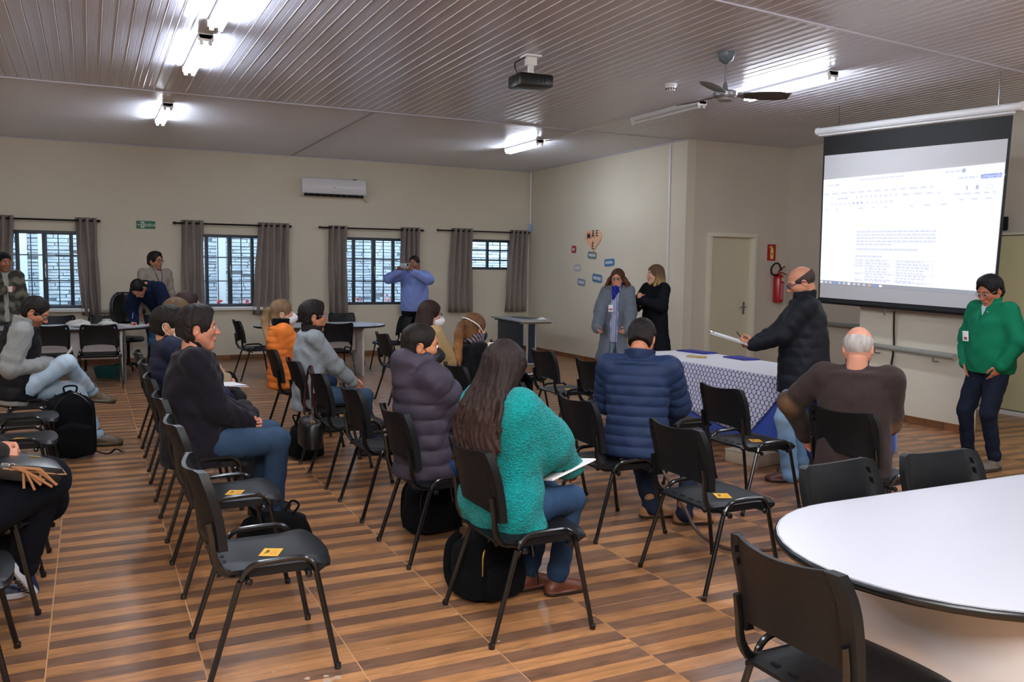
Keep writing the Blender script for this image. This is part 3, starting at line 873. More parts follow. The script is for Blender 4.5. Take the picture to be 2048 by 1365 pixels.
# ceiling fan
t = thing('ceiling_fan', 'grey three blade ceiling fan on a thin rod', 'fan', (5.06, 6.18, ZC))
mb = MB(); mb.lathe([(.012, -.095), (.03, -.085), (.06, -.06), (.075, -.02), (.075, -.001)], 20); mb.build('canopy', mat('fan_blue_grey', '5f6d76', .35), t)
mb = MB(); mb.tube([(0, 0, -.09), (0, 0, -.33)], .009, 8); mb.build('rod', M_METALG, t)
mb = MB(); mb.lathe([(.012, -.25), (.02, -.28), (.03, -.33)], 12); mb.build('collar', M_GREYP, t)
mb = MB(); mb.lathe([(.03, -.325), (.09, -.33), (.105, -.345), (.105, -.375), (.09, -.39), (.075, -.395), (.07, -.41), (.04, -.42), (.01, -.423)], 24); mb.build('motor', mat('fan_silver', 'a2a4a6', .3, metal=.7), t)
for k, a in enumerate((math.radians(-25), math.radians(95), math.radians(215))):
    R3 = Matrix.Rotation(a, 3, 'Z') @ Matrix.Rotation(math.radians(-13), 3, 'X')
    P = []
    for i in range(9):
        u = i / 8; r_ = .15 + .42 * u; w = .05 + .035 * math.sin(min(1, u * 1.6) * PI / 2) - (.05 * max(0, u - .75) * 4) ** 1.2
        P.append([tuple(R3 @ Vector((r_, w * v, .006 * (1 - v * v))) + Vector((0, 0, -.365))) for v in (-1, -.5, 0, .5, 1)])
    mb = MB(); mb.grid(P); o = mb.build('blade', mat('fan_blade_brown', '3a332f', .35), t, None, 0)
    o.modifiers.new('thick', 'SOLIDIFY').thickness = .006
    mb = MB(); mb.box(tuple(R3 @ Vector((.12, 0, 0)) + Vector((0, 0, -.366))), (.1, .04, .008), R=R3); mb.build('blade_bracket', M_METALG, o)

# smoke detector
t = thing('smoke_detector', 'white round smoke detector on the ceiling beside the fan', 'smoke detector', (5.40, 7.45, ZC))
mb = MB(); mb.lathe([(.062, -.001), (.062, -.025), (.056, -.03), (.05, -.055), (.046, -.068), (.02, -.075)], 20); mb.build('casing', M_WHITE, t)
for k in range(12):
    a = 2 * PI * k / 12; mb = MB(); mb.box((.051 * math.cos(a), .051 * math.sin(a), -.053), (.006, .012, .018), rz=a); mb.build('vent_slot', M_BLACKP, t)

# projector on its ceiling bracket
t = thing('video_projector', 'black video projector hung from a white ceiling bracket', 'projector', (3.60, 7.08, ZC), math.radians(-2))
mb = MB(); mb.box((0, 0, -.012), (.15, .15, .02), bev=.004); mb.box((0, 0, -.055), (.1, .06, .075), bev=.01); mb.box((0, 0, -.125), (.05, .04, .09), bev=.01); mb.box((0, 0, -.168), (.17, .1, .012), bev=.003); mb.build('bracket', M_WHITE_M, t)
mb = MB(); mb.box((0, 0, -.235), (.33, .27, .11), bev=.02); mb.build('casing', mat('projector_black', '0b0c0e', .3), t)
mb = MB(); mb.lathe([(.03, 0), (.036, .01), (.036, .025), (.026, .028)], 18, (.165, .05, -.235), 'X'); mb.build('lens', mat('lens_glass', '20242c', .05, emit=('cfe0ff', 2.0)), t)
for k in range(4):
    mb = MB(); mb.lathe([(.008, 0), (.008, .02)], 8, (.02 + .035 * k, .1, -.182)); mb.build('foot', M_WHITE, t)
for k in range(6):
    mb = MB(); mb.box((-.1 + .035 * k, -.136, -.235), (.012, .004, .06)); mb.build('vent_slot', M_BLACKP, t)
mb = MB(); mb.tube(smooth_path([(-.05, 0, -.02), (-.12, -.02, -.06), (-.17, -.03, -.1), (-.16, -.05, -.19)], 4), .007, 6); mb.build('cord', M_BLACKM, t)

# ------------------------------------------------------------------ projection screen
XP = 7.75
scr = thing('projection_screen', 'large pull down projection screen showing a projected document', 'screen', (XP, 6.52, 0))
def sp(y, z, d=0.0): return (-d, y - 6.52, z)
tl, tr_, bl, br = (7.668, 3.190), (5.345, 3.095), (7.652, 1.295), (5.415, 1.245)
def S(u, v, d=0.0):
    """u 0..1 left to right, v 0..1 top to bottom on the screen cloth"""
    y = (tl[0] * (1 - u) + tr_[0] * u) * (1 - v) + (bl[0] * (1 - u) + br[0] * u) * v
    z = (tl[1] * (1 - u) + tr_[1] * u) * (1 - v) + (bl[1] * (1 - u) + br[1] * u) * v
    return sp(y, z, d)
def squad(u0, v0, u1, v1, d, slant0=0.0, slant1=0.0):
    return [S(u0, v0, d), S(u1, v0 + slant0, d), S(u1, v1 + slant1, d), S(u0, v1, d)]
mb = MB(); mb.tube([sp(7.75, 3.265), sp(5.27, 3.165)], .038, 14); mb.build('case', M_WHITE, scr)
for (yy, zz) in ((7.76, 3.266), (5.26, 3.164)):
    mb = MB(); mb.lathe([(.03, -.02), (.045, -.012), (.045, .012), (.03, .02)], 14, sp(yy, zz), 'Y'); mb.build('end_cap', M_WHITE, scr)
for (yy, zz) in ((7.45, 3.27), (5.5, 3.18)):
    mb = MB(); mb.box(sp(yy, (zz + ZC) / 2 + .02), (.006, .006, ZC - zz)); mb.build('hanger', M_METALG, scr)
mb = MB(); mb.tube([sp(7.72, 3.212, .02), sp(5.32, 3.115, .02)], .012, 8); mb.build('slot_lip', M_WHITE, scr)
mb = MB(); q = squad(0, 0, 1, 1, 0); mb.add(q, [[0, 1, 2, 3]]); mb.build('cloth_border', mat('screen_black', '0d0d0f', .7), scr, None, 0)
M_SCRW = mat('screen_white_cloth', 'c9c8cb', .8)
mb = MB(); mb.add(squad(.012, .115, .988, .985, .004), [[0, 1, 2, 3]]); mb.build('white_field', M_SCRW, scr, None, 0)
mb = MB(); mb.tube([sp(7.68, 1.28), sp(5.39, 1.225)], .026, 10); mb.build('bottom_bar', M_BLACKP, scr)
mb = MB(); mb.tube([sp(6.69, 1.245), sp(6.69, 1.16)], .01, 6); mb.build('pull_tab', M_METALG, scr)
# projected light on the cloth (a lit picture)
def emat(name, col, s):
    m = mat(name, '000000', .9, emit=(col, s)); return m
M_PAGE = emat('projected_page', 'f4f6ff', 1.0)
M_PG2 = emat('projected_text', 'd9ddf6', .97)
M_PG3 = emat('projected_blue', '8da0ea', .95)
M_PGB = emat('projected_taskbar', 'aeb0bd', .75)
M_PGK = emat('projected_mark', 'b9bee0', .95)
A0, A1, B0, B1 = .262, .232, .898, .912      # top edge left/right, bottom edge left/right of the lit picture (v)
def L(u, t, d=.007):
    """position inside the projected picture, u,t in 0..1"""
    uu = .012 + u * .974
    vt = A0 + (A1 - A0) * u; vb = B0 + (B1 - B0) * u
    return S(uu, vt + (vb - vt) * t, d)
def lrect(m_, u0, t0, u1, t1, d):
    m_.add([L(u0, t0, d), L(u1, t0, d), L(u1, t1, d), L(u0, t1, d)], [[0, 1, 2, 3]])
mb = MB(); lrect(mb, 0, 0, 1, .968, .007); pg = mb.build('projected_window', M_PAGE, scr, None, 0)
mb = MB(); lrect(mb, 0, .968, 1, 1.0, .007); tb = mb.build('projected_taskbar', M_PGB, scr, None, 0)
rn = random.Random(4)
mb = MB()
def words(m_, u0, u1, t, h, d=.009, wmin=.008, wmax=.03, gap=.006, dens=1.0):
    u = u0
    while u < u1:
        w = min(rn.uniform(wmin, wmax), u1 - u)
        if rn.random() < dens: lrect(m_, u, t, u + w, t + h, d)
        u += w + gap
words(mb, .03, .11, .055, .011); words(mb, .24, .50, .028, .010); words(mb, .72, .80, .028, .012)
words(mb, .01, .66, .135, .012, wmin=.02, wmax=.04, gap=.022)
words(mb, .10, .17, .185, .014, dens=.9); words(mb, .22, .47, .18, .016, wmin=.008, wmax=.012, gap=.02); words(mb, .50, .70, .185, .012, wmin=.02, wmax=.05, gap=.03)
words(mb, .06, .46, .235, .016, wmin=.007, wmax=.011, gap=.02); words(mb, .02, .74, .285, .011, wmin=.01, wmax=.03, gap=.06, dens=.6)
words(mb, .775, .97, .21, .012, wmin=.02, wmax=.03, gap=.02); words(mb, .80, .97, .255, .01, wmin=.015, wmax=.03, gap=.04); words(mb, .79, .88, .085, .012)
for i in range(5):
    words(mb, .235, .695 if i < 4 else .45, .498 + i * .0285, .013, gap=.005)
words(mb, .235, .60, .655, .014, gap=.003)
words(mb, .232, .40, .718, .014, gap=.004)
for r, (h0, rows) in enumerate(((.757, 1), (.783, 1), (.808, 3), (.878, 3), (.938, 1))):
    for k in range(rows):
        t_ = h0 + k * .0235
        if k == 0: words(mb, .236, .28, t_, .012)
        words(mb, .302, .302 + .17 * rn.uniform(.6, 1), t_, .012, gap=.008)
        words(mb, .488, .488 + .19 * rn.uniform(.5, 1), t_, .012, gap=.007)
mb.build('projected_words', M_PG2, pg, 'stuff', 0)
mb = MB()
for t_ in (.752, .778, .803, .873, .933): lrect(mb, .230, t_, .692, t_ + .0022, .008)
for u_ in (.230, .296, .482, .690): lrect(mb, u_, .752, u_ + .0014, .968, .008)
mb.build('table_rule', M_PG2, pg, 'stuff', 0)
mb = MB(); lrect(mb, .895, .076, .992, .108, .008); mb.build('blue_button', M_PG3, pg, None, 0)
me = text_mesh('Compartilhar', .05)
yc = Vector(L(.948, .092, .011)); me.transform(Matrix.Translation(yc) @ Ry @ Matrix.Rotation(math.radians(-2.2), 4, 'Z')); mesh_obj('button_lettering', me, M_PAGE, pg)
mb = MB()
c = L(.812, .034, .010); mb.add([c] + [(c[0], c[1] + .022 * math.cos(a), c[2] + .022 * math.sin(a)) for a in [2 * PI * k / 14 for k in range(14)]], [[0, 1 + k, 1 + (k + 1) % 14] for k in range(14)])
lrect(mb, .09, .055, .098, .068, .009)
for u_ in (.20, .225, .25): lrect(mb, u_, .232, u_ + .009, .25, .009)
for u_, w_ in ((.83, .006), (.876, .012)): lrect(mb, u_, .155, u_ + w_, .185, .009)
mb.build('toolbar_mark', M_PGK, pg, 'stuff', 0)
mb = MB(); lrect(mb, .925, .155, .953, .158, .009); lrect(mb, .925, .185, .953, .188, .009); lrect(mb, .925, .155, .927, .188, .009); lrect(mb, .951, .155, .953, .188, .009); mb.build('toolbar_icon', M_PG2, pg, 'stuff', 0)
ICN = [emat('icon_white', 'ffffff', 1.0), emat('icon_blue', '7f9bf5', 1.0), emat('icon_sky', 'a8cdf8', 1.0), emat('icon_peach', 'e8c3a8', .9), emat('icon_pale', 'd9dcec', .9)]
for k, (u_, ic) in enumerate(((.008, 0), (.038, 4), (.068, 4), (.1, 1), (.13, 2), (.162, 4), (.194, 0), (.228, 4), (.258, 4), (.292, 4), (.326, 3), (.36, 1), (.395, 0))):
    mb = MB(); lrect(mb, u_ - (.002 if ic else .004), .975 - (.002 if k == 6 else 0), u_ + .013, .994, .009); mb.build('taskbar_icon', ICN[ic], tb, None, 0)
# hanging black cable under the screen
t = thing('screen_cable', 'black cable hanging from the screen down the wall', 'cable', (XS - .03, 6.69, .5))
mb = MB(); mb.tube(smooth_path([(-.02, 0, .70), (0, .01, .5), (0, 0, .31), (-.055, 0, .29), (0, .005, .25), (.0, .02, .1), (.0, .0, -.02)], 5), .011, 6); mb.build('cord', M_BLACKM, t)
# ------------------------------------------------------------------ chairs
def backrest_mesh():
    us = [-1, -.93, -.84, -.80, -.66, -.5, -.33, -.16, 0, .16, .33, .5, .66, .80, .84, .93, 1]
    vs = [0, .06, .2, .36, .5, .60, .66, .74, .80, .88, .95, 1]
    hw = .232
    def pt(u, v, side):
        zt = .846 - .020 * (1 - u * u) - .012 * max(0, abs(u) - .86) / .14
        zb = .525 + .01 * (1 - abs(u)) if abs(u) > .83 else .557 + .022 * (1 - (u / .83) ** 2)
        z = zb + (zt - zb) * v
        x = -.205 - .065 * ((z - .55) / .29) - .050 * (1 - u * u) + .012 * math.sin(v * PI) + .018
        th = .008 if abs(u) < .82 else .017
        w = hw - .026 * max(0, (v - .62) / .38) ** 2.2 - .010 * (1 - v)
        return (x + side * th, u * w, z)
    b = MB()
    hole = lambda i, j: us[i] in (-.84, .80) and vs[j] in (.66, .80)
    F = [[pt(u, v, 1) for v in vs] for u in us]; B = [[pt(u, v, -1) for v in vs] for u in us]
    b.grid(F, hole)
    b.grid([r[::-1] for r in B], lambda i, j: us[i] in (-.84, .80) and (len(vs) - 2 - j) in (vs.index(.66), vs.index(.80)))
    # rim
    rim = [(i, 0) for i in range(len(us))] + [(len(us) - 1, j) for j in range(1, len(vs))] + [(i, len(vs) - 1) for i in range(len(us) - 2, -1, -1)] + [(0, j) for j in range(len(vs) - 2, 0, -1)]
    n = len(rim); o = len(b.v)
    for (i, j) in rim: b.v.append(F[i][j])
    for (i, j) in rim: b.v.append(B[i][j])
    for k in range(n):
        b.f.append([o + k, o + (k + 1) % n, o + n + (k + 1) % n, o + n + k]); b.mi.append(0)
    # hole walls
    for ui in (us.index(-.84), us.index(.80)):
        for vi in (vs.index(.66), vs.index(.80)):
            q = [(ui, vi), (ui + 1, vi), (ui + 1, vi + 1), (ui, vi + 1)]
            for k in range(4):
                a, c = q[k], q[(k + 1) % 4]
                b.add([F[a[0]][a[1]], F[c[0]][c[1]], B[c[0]][c[1]], B[a[0]][a[1]]], [[0, 1, 2, 3]])
    return b.mesh('backrest', 50)

def seat_mesh():
    xs = [-.205, -.19, -.15, -.08, 0, .06, .11, .15, .18, .205, .225, .24, .25, .256]
    us = [-1, -.96, -.85, -.6, -.3, 0, .3, .6, .85, .96, 1]
    def hw(x):
        w = .207 + (.040 * min(1, max(0, (x - .10) / .09)) ** 1.5)
        if x > .205: w = .247 * max(.02, 1 - ((x - .205) / .053) ** 2.2) ** .62
        if x < -.17: w *= .93
        return w
    def pt(x, u, s):
        z = .452 - .012 * (1 - u * u) * math.sin(min(1, max(0, (x + .2) / .4)) * PI) - .013 * max(0, (x - .14) / .1) ** 2 - .010 * max(0, (-.15 - x) / .05)
        if abs(u) > .95: z -= .012
        if s < 0: z -= .013 + (.022 if abs(u) > .9 and -.12 < x < .19 else 0)
        return (x, u * hw(x), z)
    b = MB()
    T = [[pt(x, u, 1) for u in us] for x in xs]; B = [[pt(x, u, -1) for u in us] for x in xs]
    b.grid([r[::-1] for r in T]); b.grid(B)
    rim = [(i, 0) for i in range(len(xs))] + [(len(xs) - 1, j) for j in range(1, len(us))] + [(i, len(us) - 1) for i in range(len(xs) - 2, -1, -1)] + [(0, j) for j in range(len(us) - 2, 0, -1)]
    n = len(rim); o = len(b.v)
    for (i, j) in rim: b.v.append(T[i][j])
    for (i, j) in rim: b.v.append(B[i][j])
    for k in range(n):
        b.f.append([o + k, o + n + k, o + n + (k + 1) % n, o + (k + 1) % n]); b.mi.append(0)
    return b.mesh('seat', 40)

def make_chair(label, flag):
    t = thing('stacking_chair', label, 'chair')
    mesh_obj('seat', seat_mesh(), M_BLACKP, t)
    mesh_obj('backrest', backrest_mesh(), M_BLACKP, t)
    r = .0118
    for s in (-1, 1):
        y0, y1 = s * .268, s * .238
        rear = [(-.255, y0, 0.004), (-.128, y1 + s * .004, .405)]
        rail = arc((-.045, y1, .392), .075, math.radians(166), math.radians(95), 5) + [(.03, y1, .470), (.09, y1, .470)] + arc((.095, y1, .397), .073, math.radians(84), math.radians(10), 5)
        rail = [rear[-1]] + [(p[0], y1, p[2]) for p in rail]
        front = [rail[-1], (.245, y0, 0.004)]
        for q in (rear, front):
            b = MB(); b.tube(q, r, 9); e = q[0] if q[0][2] < .1 else q[-1]
            b.lathe([(.0135, 0), (.0145, .004), (.0145, .022), (.0125, .024)], 9, (e[0], e[1], 0)); b.build('leg', M_BLACKM, t)
        b = MB(); b.tube(rail, r, 9); b.build('side_rail', M_BLACKM, t)
        b = MB(); b.tube(smooth_path([(.10, s * .17, .418), (-.08, s * .185, .416), (-.17, s * .197, .43), (-.212, s * .204, .485), (-.222, s * .207, .57), (-.232, s * .207, .64)], 3), [(.0095, .016)] * 16, 8)
        b.build('back_support', M_BLACKM, t)
    for x in (-.095, .135):
        b = MB(); b.tube([(x, -.245, .405), (x, .245, .405)], .010, 8)
        for s in (-1, 1): b.lathe([(.002, -.014), (.012, -.01), (.0155, 0), (.012, .01), (.002, .014)], 9, (x, s * .252, .403), 'Y')
        b.build('crossbar', M_BLACKM, t)
    for k in range(4):
        b = MB(); b.box((-.165, -.105 + .07 * k, .4475), (.012, .03, .004)); b.build('vent_slot', mat('slot_dark', '030303', .9), t, None, 0)
    if flag:
        l = bpy.data.objects.new('property_label', None)
        b = MB(); R3 = Matrix.Rotation(math.radians(-25), 3, 'Z'); c = Vector((.025, -.055, .4438))
        P = []
        for i in range(4):
            P.append([tuple(c + R3 @ Vector((-.039 + .026 * i, -.049 + .098 * j / 3, 0)) + Vector((0, 0, .0035 * ((-.039 + .026 * i) / .1) ** 2 + .0012))) for j in range(4)])
        b.grid([r_[::-1] for r_ in P]); o = b.build('property_label', M_YELLOW, t, None, 0)
        me = text_mesh('MKL', .024, True); me.transform(Matrix.Translation(c + R3 @ Vector((-.016, -.0, 0)) + Vector((0, 0, .0026))) @ R3.to_4x4() @ Matrix.Rotation(PI / 2, 4, 'Z') @ Matrix.Rotation(PI, 4, 'Z')); mesh_obj('lettering', me, M_INK, o)
        b = MB()
        for k in range(3):
            q = [Vector((.004 + .010 * k, -.035, 0)), Vector((.007 + .010 * k, -.035, 0)), Vector((.007 + .010 * k, .03, 0)), Vector((.004 + .010 * k, .03, 0))]
            b.add([tuple(c + R3 @ v + Vector((0, 0, .0026))) for v in q], [[0, 1, 2, 3]])
        b.build('print_line', mat('label_ink_orange', 'c98a2a', .6), o, 'stuff', 0)
    return t

CH_F = make_chair('black stacking chair, nearest empty one in the left middle row', True)
CH_N = make_chair('black stacking chair under the woman in the teal sweater', False)
used = {True: False, False: False}
def chair(x, y, deg, label, flag=False, group=None):
    src = CH_F if flag else CH_N
    c = src if not used[flag] else copy_tree(src)
    used[flag] = True
    c.location = (x, y, 0); c.rotation_euler = (0, 0, math.radians(deg)); c['label'] = label
    if group: c['group'] = group
    return c
GA, GB, GC, GD, GE = 'left aisle row of chairs', 'middle row of chairs', 'third row of chairs', 'front row of chairs', 'leftmost row of chairs'
chair(.615, 3.605, 0, 'empty black chair with yellow label, nearest of the row behind the aisle', True, GA)
chair(.62, 4.635, 1, 'empty black chair with yellow label, beside the man in the dark jacket', True, GA)
chair(.62, 5.57, 0, 'black chair under the seated man in the dark jacket and jeans', False, GA)
chair(.62, 6.54, 0, 'black chair under the man in navy with a white mask', False, GA)
chair(.63, 7.48, 0, 'black chair under the brown haired person holding a paper', False, GA)
chair(.63, 8.41, 0, 'black chair under the dark haired woman in beige', False, GA)
chair(1.755, 3.51, 0, 'black chair under the long haired woman in the teal sweater', False, GB)
chair(1.755, 4.58, 0, 'black chair under the man in the hooded puffer jacket', False, GB)
chair(1.765, 5.51, 0, 'empty black chair with yellow label behind the hooded man', True, GB)
chair(1.76, 6.41, 0, 'empty black chair with a notebook on it and a handbag on its back', False, GB)
chair(1.765, 7.29, 0, 'black chair under the man in the grey sweater', False, GB)
chair(1.78, 8.35, 0, 'black chair under the woman in the orange jacket', False, GB)
chair(2.925, 3.575, 1, 'empty black chair with yellow label in front of the man in quilted navy', True, GC)
chair(2.905, 4.55, 0, 'black chair with a phone charger on it, under the man in quilted navy', False, GC)
chair(2.92, 5.52, 0, 'empty black chair with a white cup on its seat', True, GC)
chair(2.90, 6.50, 0, 'black chair under the ponytailed woman in black', False, GC)
chair(2.91, 7.62, 0, 'black chair under the woman in the beige coat', False, GC)
chair(4.11, 3.63, 8, 'black chair under the white haired man in the brown blazer', False, GD)
chair(4.11, 4.66, 0, 'empty black chair with yellow label in front of the patterned tablecloth', True, GD)
chair(4.12, 5.56, 0, 'empty black chair half hidden by the quilted navy jacket, right side', False, GD)
chair(4.13, 6.44, 0, 'empty black chair left of the quilted navy jacket, nearer of two', False, GD)
chair(4.17, 7.38, 0, 'empty black chair with yellow label left of the woman in the grey coat', True, GD)
chair(4.22, 8.47, 0, 'black chair with a white paper on its seat near the blue desk', False, GD)
chair(-.55, 3.80, 2, 'black chair with a pen and orange tag, cut by the left edge', False, GE)
chair(-.50, 4.70, 0, 'black chair under the woman with the tasselled bag', False, GE)
chair(-.49, 5.65, 0, 'empty black chair just behind the tasselled bag', False, GE)
chair(-.48, 6.60, 0, 'empty black chair with a yellow label, nearer of two by the backpack', True, GE)
chair(-.50, 7.52, 0, 'empty black chair with a yellow label, next to the man reading', True, GE)
chair(-.50, 8.45, 0, 'black chair under the man in light jeans who is reading', False, GE)
# chairs around the tables
chair(1.985, 1.80, 1, 'dark chair at the rounded end of the white table, nearest the camera')
chair(2.765, 2.32, -86, 'dark chair behind the white table, left of two')
chair(3.31, 2.30, -95, 'dark chair behind the white table, right of two')
chair(-.47, 12.50, 90, 'black chair with its back to us at the signing table, left of two')
chair(.09, 12.50, 89, 'black chair with its back to us at the signing table, right of two')
chair(-.43, 14.25, -90, 'dark chair behind the signing table, left of two')
chair(.17, 14.22, -92, 'dark chair behind the signing table, right of two')
chair(2.10, 12.72, 3, 'empty side on chair at the left end of the round table')
chair(3.04, 12.02, 95, 'black chair beyond the head of the man in the grey sweater, before the table')
chair(3.78, 14.1, -92, 'dark chair behind the round table, right of two')
chair(3.06, 14.1, -90, 'dark chair behind the round table, left of two')
chair(4.22, 13.0, 184, 'empty chair at the right end of the round table')
chair(3.35, 9.9, 0, 'black empty chair just behind the hooded man, near the round table')
chair(1.12, 12.35, 60, 'black chair beside the man bending over the signing table')

# ------------------------------------------------------------------ tables
def stadium(x0, x1, yc, r, n=16, left=True, right=True):
    pl = []
    if right: pl += [(x1 - r + r * math.cos(a), yc + r * math.sin(a)) for a in [-PI / 2 + PI * k / n for k in range(n + 1)]]
    else: pl += [(x1, yc - r), (x1, yc + r)]
    if left: pl += [(x0 + r + r * math.cos(a), yc + r * math.sin(a)) for a in [PI / 2 + PI * k / n for k in range(n + 1)]]
    else: pl += [(x0, yc + r), (x0, yc - r)]
    return pl
def edge_band(mb, pl, z0, z1, rr=.004):
    n = len(pl); P = []
    cx = sum(p[0] for p in pl) / n; cy = sum(p[1] for p in pl) / n
    for k in range(n):
        a = pl[k - 1]; b = pl[(k + 1) % n]
        t = Vector((b[0] - a[0], b[1] - a[1], 0)).normalized(); nr = Vector((t.y, -t.x, 0))
        p = Vector((pl[k][0], pl[k][1], 0))
        P.append([p - nr * .004 + Vector((0, 0, z1)), p + nr * .005 + Vector((0, 0, z1 - .003)), p + nr * .008 + Vector((0, 0, (z0 + z1) / 2)), p + nr * .005 + Vector((0, 0, z0 + .003)), p - nr * .004 + Vector((0, 0, z0))])
    P.append(P[0]); mb.grid(P)
def meeting_table(name, lab, pl, panels, top=.75, lamt=None):
    cx = sum(p[0] for p in pl) / len(pl); cy = sum(p[1] for p in pl) / len(pl)
    t = thing(name, lab, 'table', (cx, cy, 0))
    q = [(x - cx, y - cy) for x, y in pl]
    b = MB(); b.prism(q, top - .027, top); b.build('tabletop', M_LAM, t, None, 20)
    b = MB(); edge_band(b, q, top - .029, top + .0005); b.build('edge_band', M_EDGE, t, None, 60)
    for nm, c, s, m in panels:
        b = MB(); b.box((c[0] - cx, c[1] - cy, c[2]), s, bev=.002); b.build(nm, m, t)
    return t
pl = stadium(1.925, 4.5, 1.815, .555, 20, True, True)
tt = meeting_table('meeting_table', 'big white oval meeting table with a black edge at the right front', pl,
    [('modesty_panel', (3.2, 1.82, .37), (1.74, .018, .70), M_LAMG), ('pedestal_panel', (2.31, 1.82, .36), (.025, .86, .72), M_LAMG), ('pedestal_panel', (4.09, 1.82, .36), (.025, .86, .72), M_LAMG)])
b = MB(); b.lathe([(.001, 0), (.009, 0), (.009, .004), (.001, .005)], 12, (2.31 - .0165 - tt.location.x, 1.88 - tt.location.y, .60), 'X'); b.build('screw_cap', M_EDGE, tt)
pl = stadium(2.10, 4.02, 12.78, .56, 18)
meeting_table('round_table', 'white oval table near the back wall behind the man in the grey sweater', pl,
    [('modesty_panel', (3.05, 12.75, .54), (1.05, .018, .36), M_LAMG), ('pedestal_panel', (3.62, 12.78, .36), (.03, .62, .72), M_LAMG), ('pedestal_panel', (2.45, 12.78, .36), (.03, .62, .72), M_LAMG)])
pl = stadium(-1.9, .76, 13.22, .54, 18, False, True)
t3 = meeting_table('signing_table', 'long white table at the back left where a man signs', pl,
    [('modesty_panel', (-.55, 12.95, .52), (1.75, .018, .40), M_LAMG), ('pedestal_panel', (.36, 13.05, .36), (.03, .5, .72), M_LAMG)])
b = MB(); b.tube([(.40 - t3.location.x, 12.74 - t3.location.y, 0), (.40 - t3.location.x, 12.74 - t3.location.y, .72)], .014, 8); b.build('leg', M_METALG, t3)

# teacher's desk, blue with grey top
t = thing('school_desk', 'grey topped school desk with dark blue panels in the back corner', 'desk', (6.70, 13.38, 0), math.radians(-4))
b = MB(); b.box((0, 0, .745), (.62, 1.42, .028), bev=.006); b.build('desktop', mat('desk_grey_blue', '9aa0ac', .35), t)
b = MB(); b.box((0, -.708, .745), (.60, .02, .026), bev=.004); b.build('edge_trim', mat('desk_grey_edge', 'b9b6ae', .45), t)
b = MB(); b.box((-.21, .02, .50), (.02, 1.14, .44), bev=.003); b.build('modesty_panel', mat('desk_navy', '16283b', .5), t)
for s in (-1, 1):
    b = MB()
    for dx in (-.15, .0): b.tube([(dx, s * .60, .02), (dx, s * .60, .72)], .016, 8)
    b.tube([(-.28, s * .60, .025), (.24, s * .60, .025)], .02, 8); b.tube([(-.28, s * .60, .715), (.28, s * .60, .715)], .017, 8); b.build('leg_frame', mat('desk_grey_steel', 'a7a59f', .45), t)
    b = MB(); b.box((-.075, s * .60, .37), (.118, .012, .66)); b.build('leg_panel', mat('desk_navy', '16283b', .5), t)
t = thing('open_catalogue', 'dark open booklet lying on the blue panelled desk', 'booklet', (6.80, 13.45, .7595), .1)
b = MB(); b.box((0, 0, .005), (.26, .5, .01), bev=.003); b.build('cover', mat('booklet_dark', '3c3b33', .5), t)
b = MB(); b.box((-.005, 0, .0108), (.23, .46, .002)); b.build('page', mat('booklet_page', '6d6a58', .6), t)
t = thing('crumpled_cloth', 'small white folded cloth on the blue panelled desk', 'cloth', (6.86, 12.95, .759))
P = [[(.2 * u - .1, .26 * v - .13, .004 + .03 * math.exp(-((u - .5) ** 2 + (v - .5) ** 2) * 9) * (1 + .4 * math.sin(u * 17 + v * 9))) for v in [j / 8 for j in range(9)]] for u in [i / 8 for i in range(9)]]
b = MB(); b.grid(P); b.build('cloth', M_PAPER, t, None, 60)

# long table under two tablecloths
TXa, TXb, TYa, TYb = 5.15, 5.95, 4.98, 7.75
t = thing('folding_table', 'long presentation table under the blue and white cloths', 'table', ((TXa + TXb) / 2, (TYa + TYb) / 2, 0))
b = MB(); b.box((0, 0, .715), (.76, TYb - TYa - .04, .03)); b.build('tabletop', M_LAMG, t)
for sx in (-1, 1):
    for sy in (-1, 1):
        b = MB(); b.tube([(sx * .32, sy * 1.25, 0), (sx * .32, sy * 1.25, .7)], .018, 8); b.build('leg', M_METALG, t)
def hang(P, name, m, root, th=.003):
    b = MB(); b.grid(P); me = b.mesh(name, 0); me.polygons.foreach_set('use_smooth', [True] * len(me.polygons))
    o = mesh_obj(name, me, m, root); sm = o.modifiers.new('thick', 'SOLIDIFY'); sm.thickness = th; sm.offset = 1
    return o
t = thing('blue_tablecloth', 'royal blue tablecloth hanging to the floor under the white one', 'tablecloth', (TXa, TYa, 0))
M_BLUECL = mat('royal_blue_cloth', '1c3f9c', .8, bump=(180, .2, .002), sheen=.3)
b = MB(); b.box(((TXb - TXa) / 2, (TYb - TYa) / 2, .735), (TXb - TXa + .01, TYb - TYa + .01, .006)); b.build('cloth_top', M_BLUECL, t)
def wav(s, k, am): return am * math.sin(s * k) + am * .5 * math.sin(s * k * 2.3 + 1)
n = 40
P = [[(-.012 - (.74 - z) * .03 + wav(j / n * 2.8, 13, .013) * (.74 - z), (TYb - TYa) * j / n, z) for j in range(n + 1)] for z in (.737, .6, .4, .2, .13)]
hang(P, 'front_drop', M_BLUECL, t)
P = [[((TXb - TXa) * j / 14, -.012 - (.74 - z) * .04 + wav(j / 14, 17, .014) * (.74 - z), z) for j in range(15)] for z in (.737, .6, .4, .2, .13)]
hang(P, 'end_drop', M_BLUECL, t)
P = [[((TXb - TXa) + .012 + (.74 - z) * .03 + wav(j / n * 2.8, 13, .01) * (.74 - z), (TYb - TYa) * j / n, z) for j in range(n + 1)] for z in (.737, .5, .25, .13)]
hang(P, 'rear_drop', M_BLUECL, t)
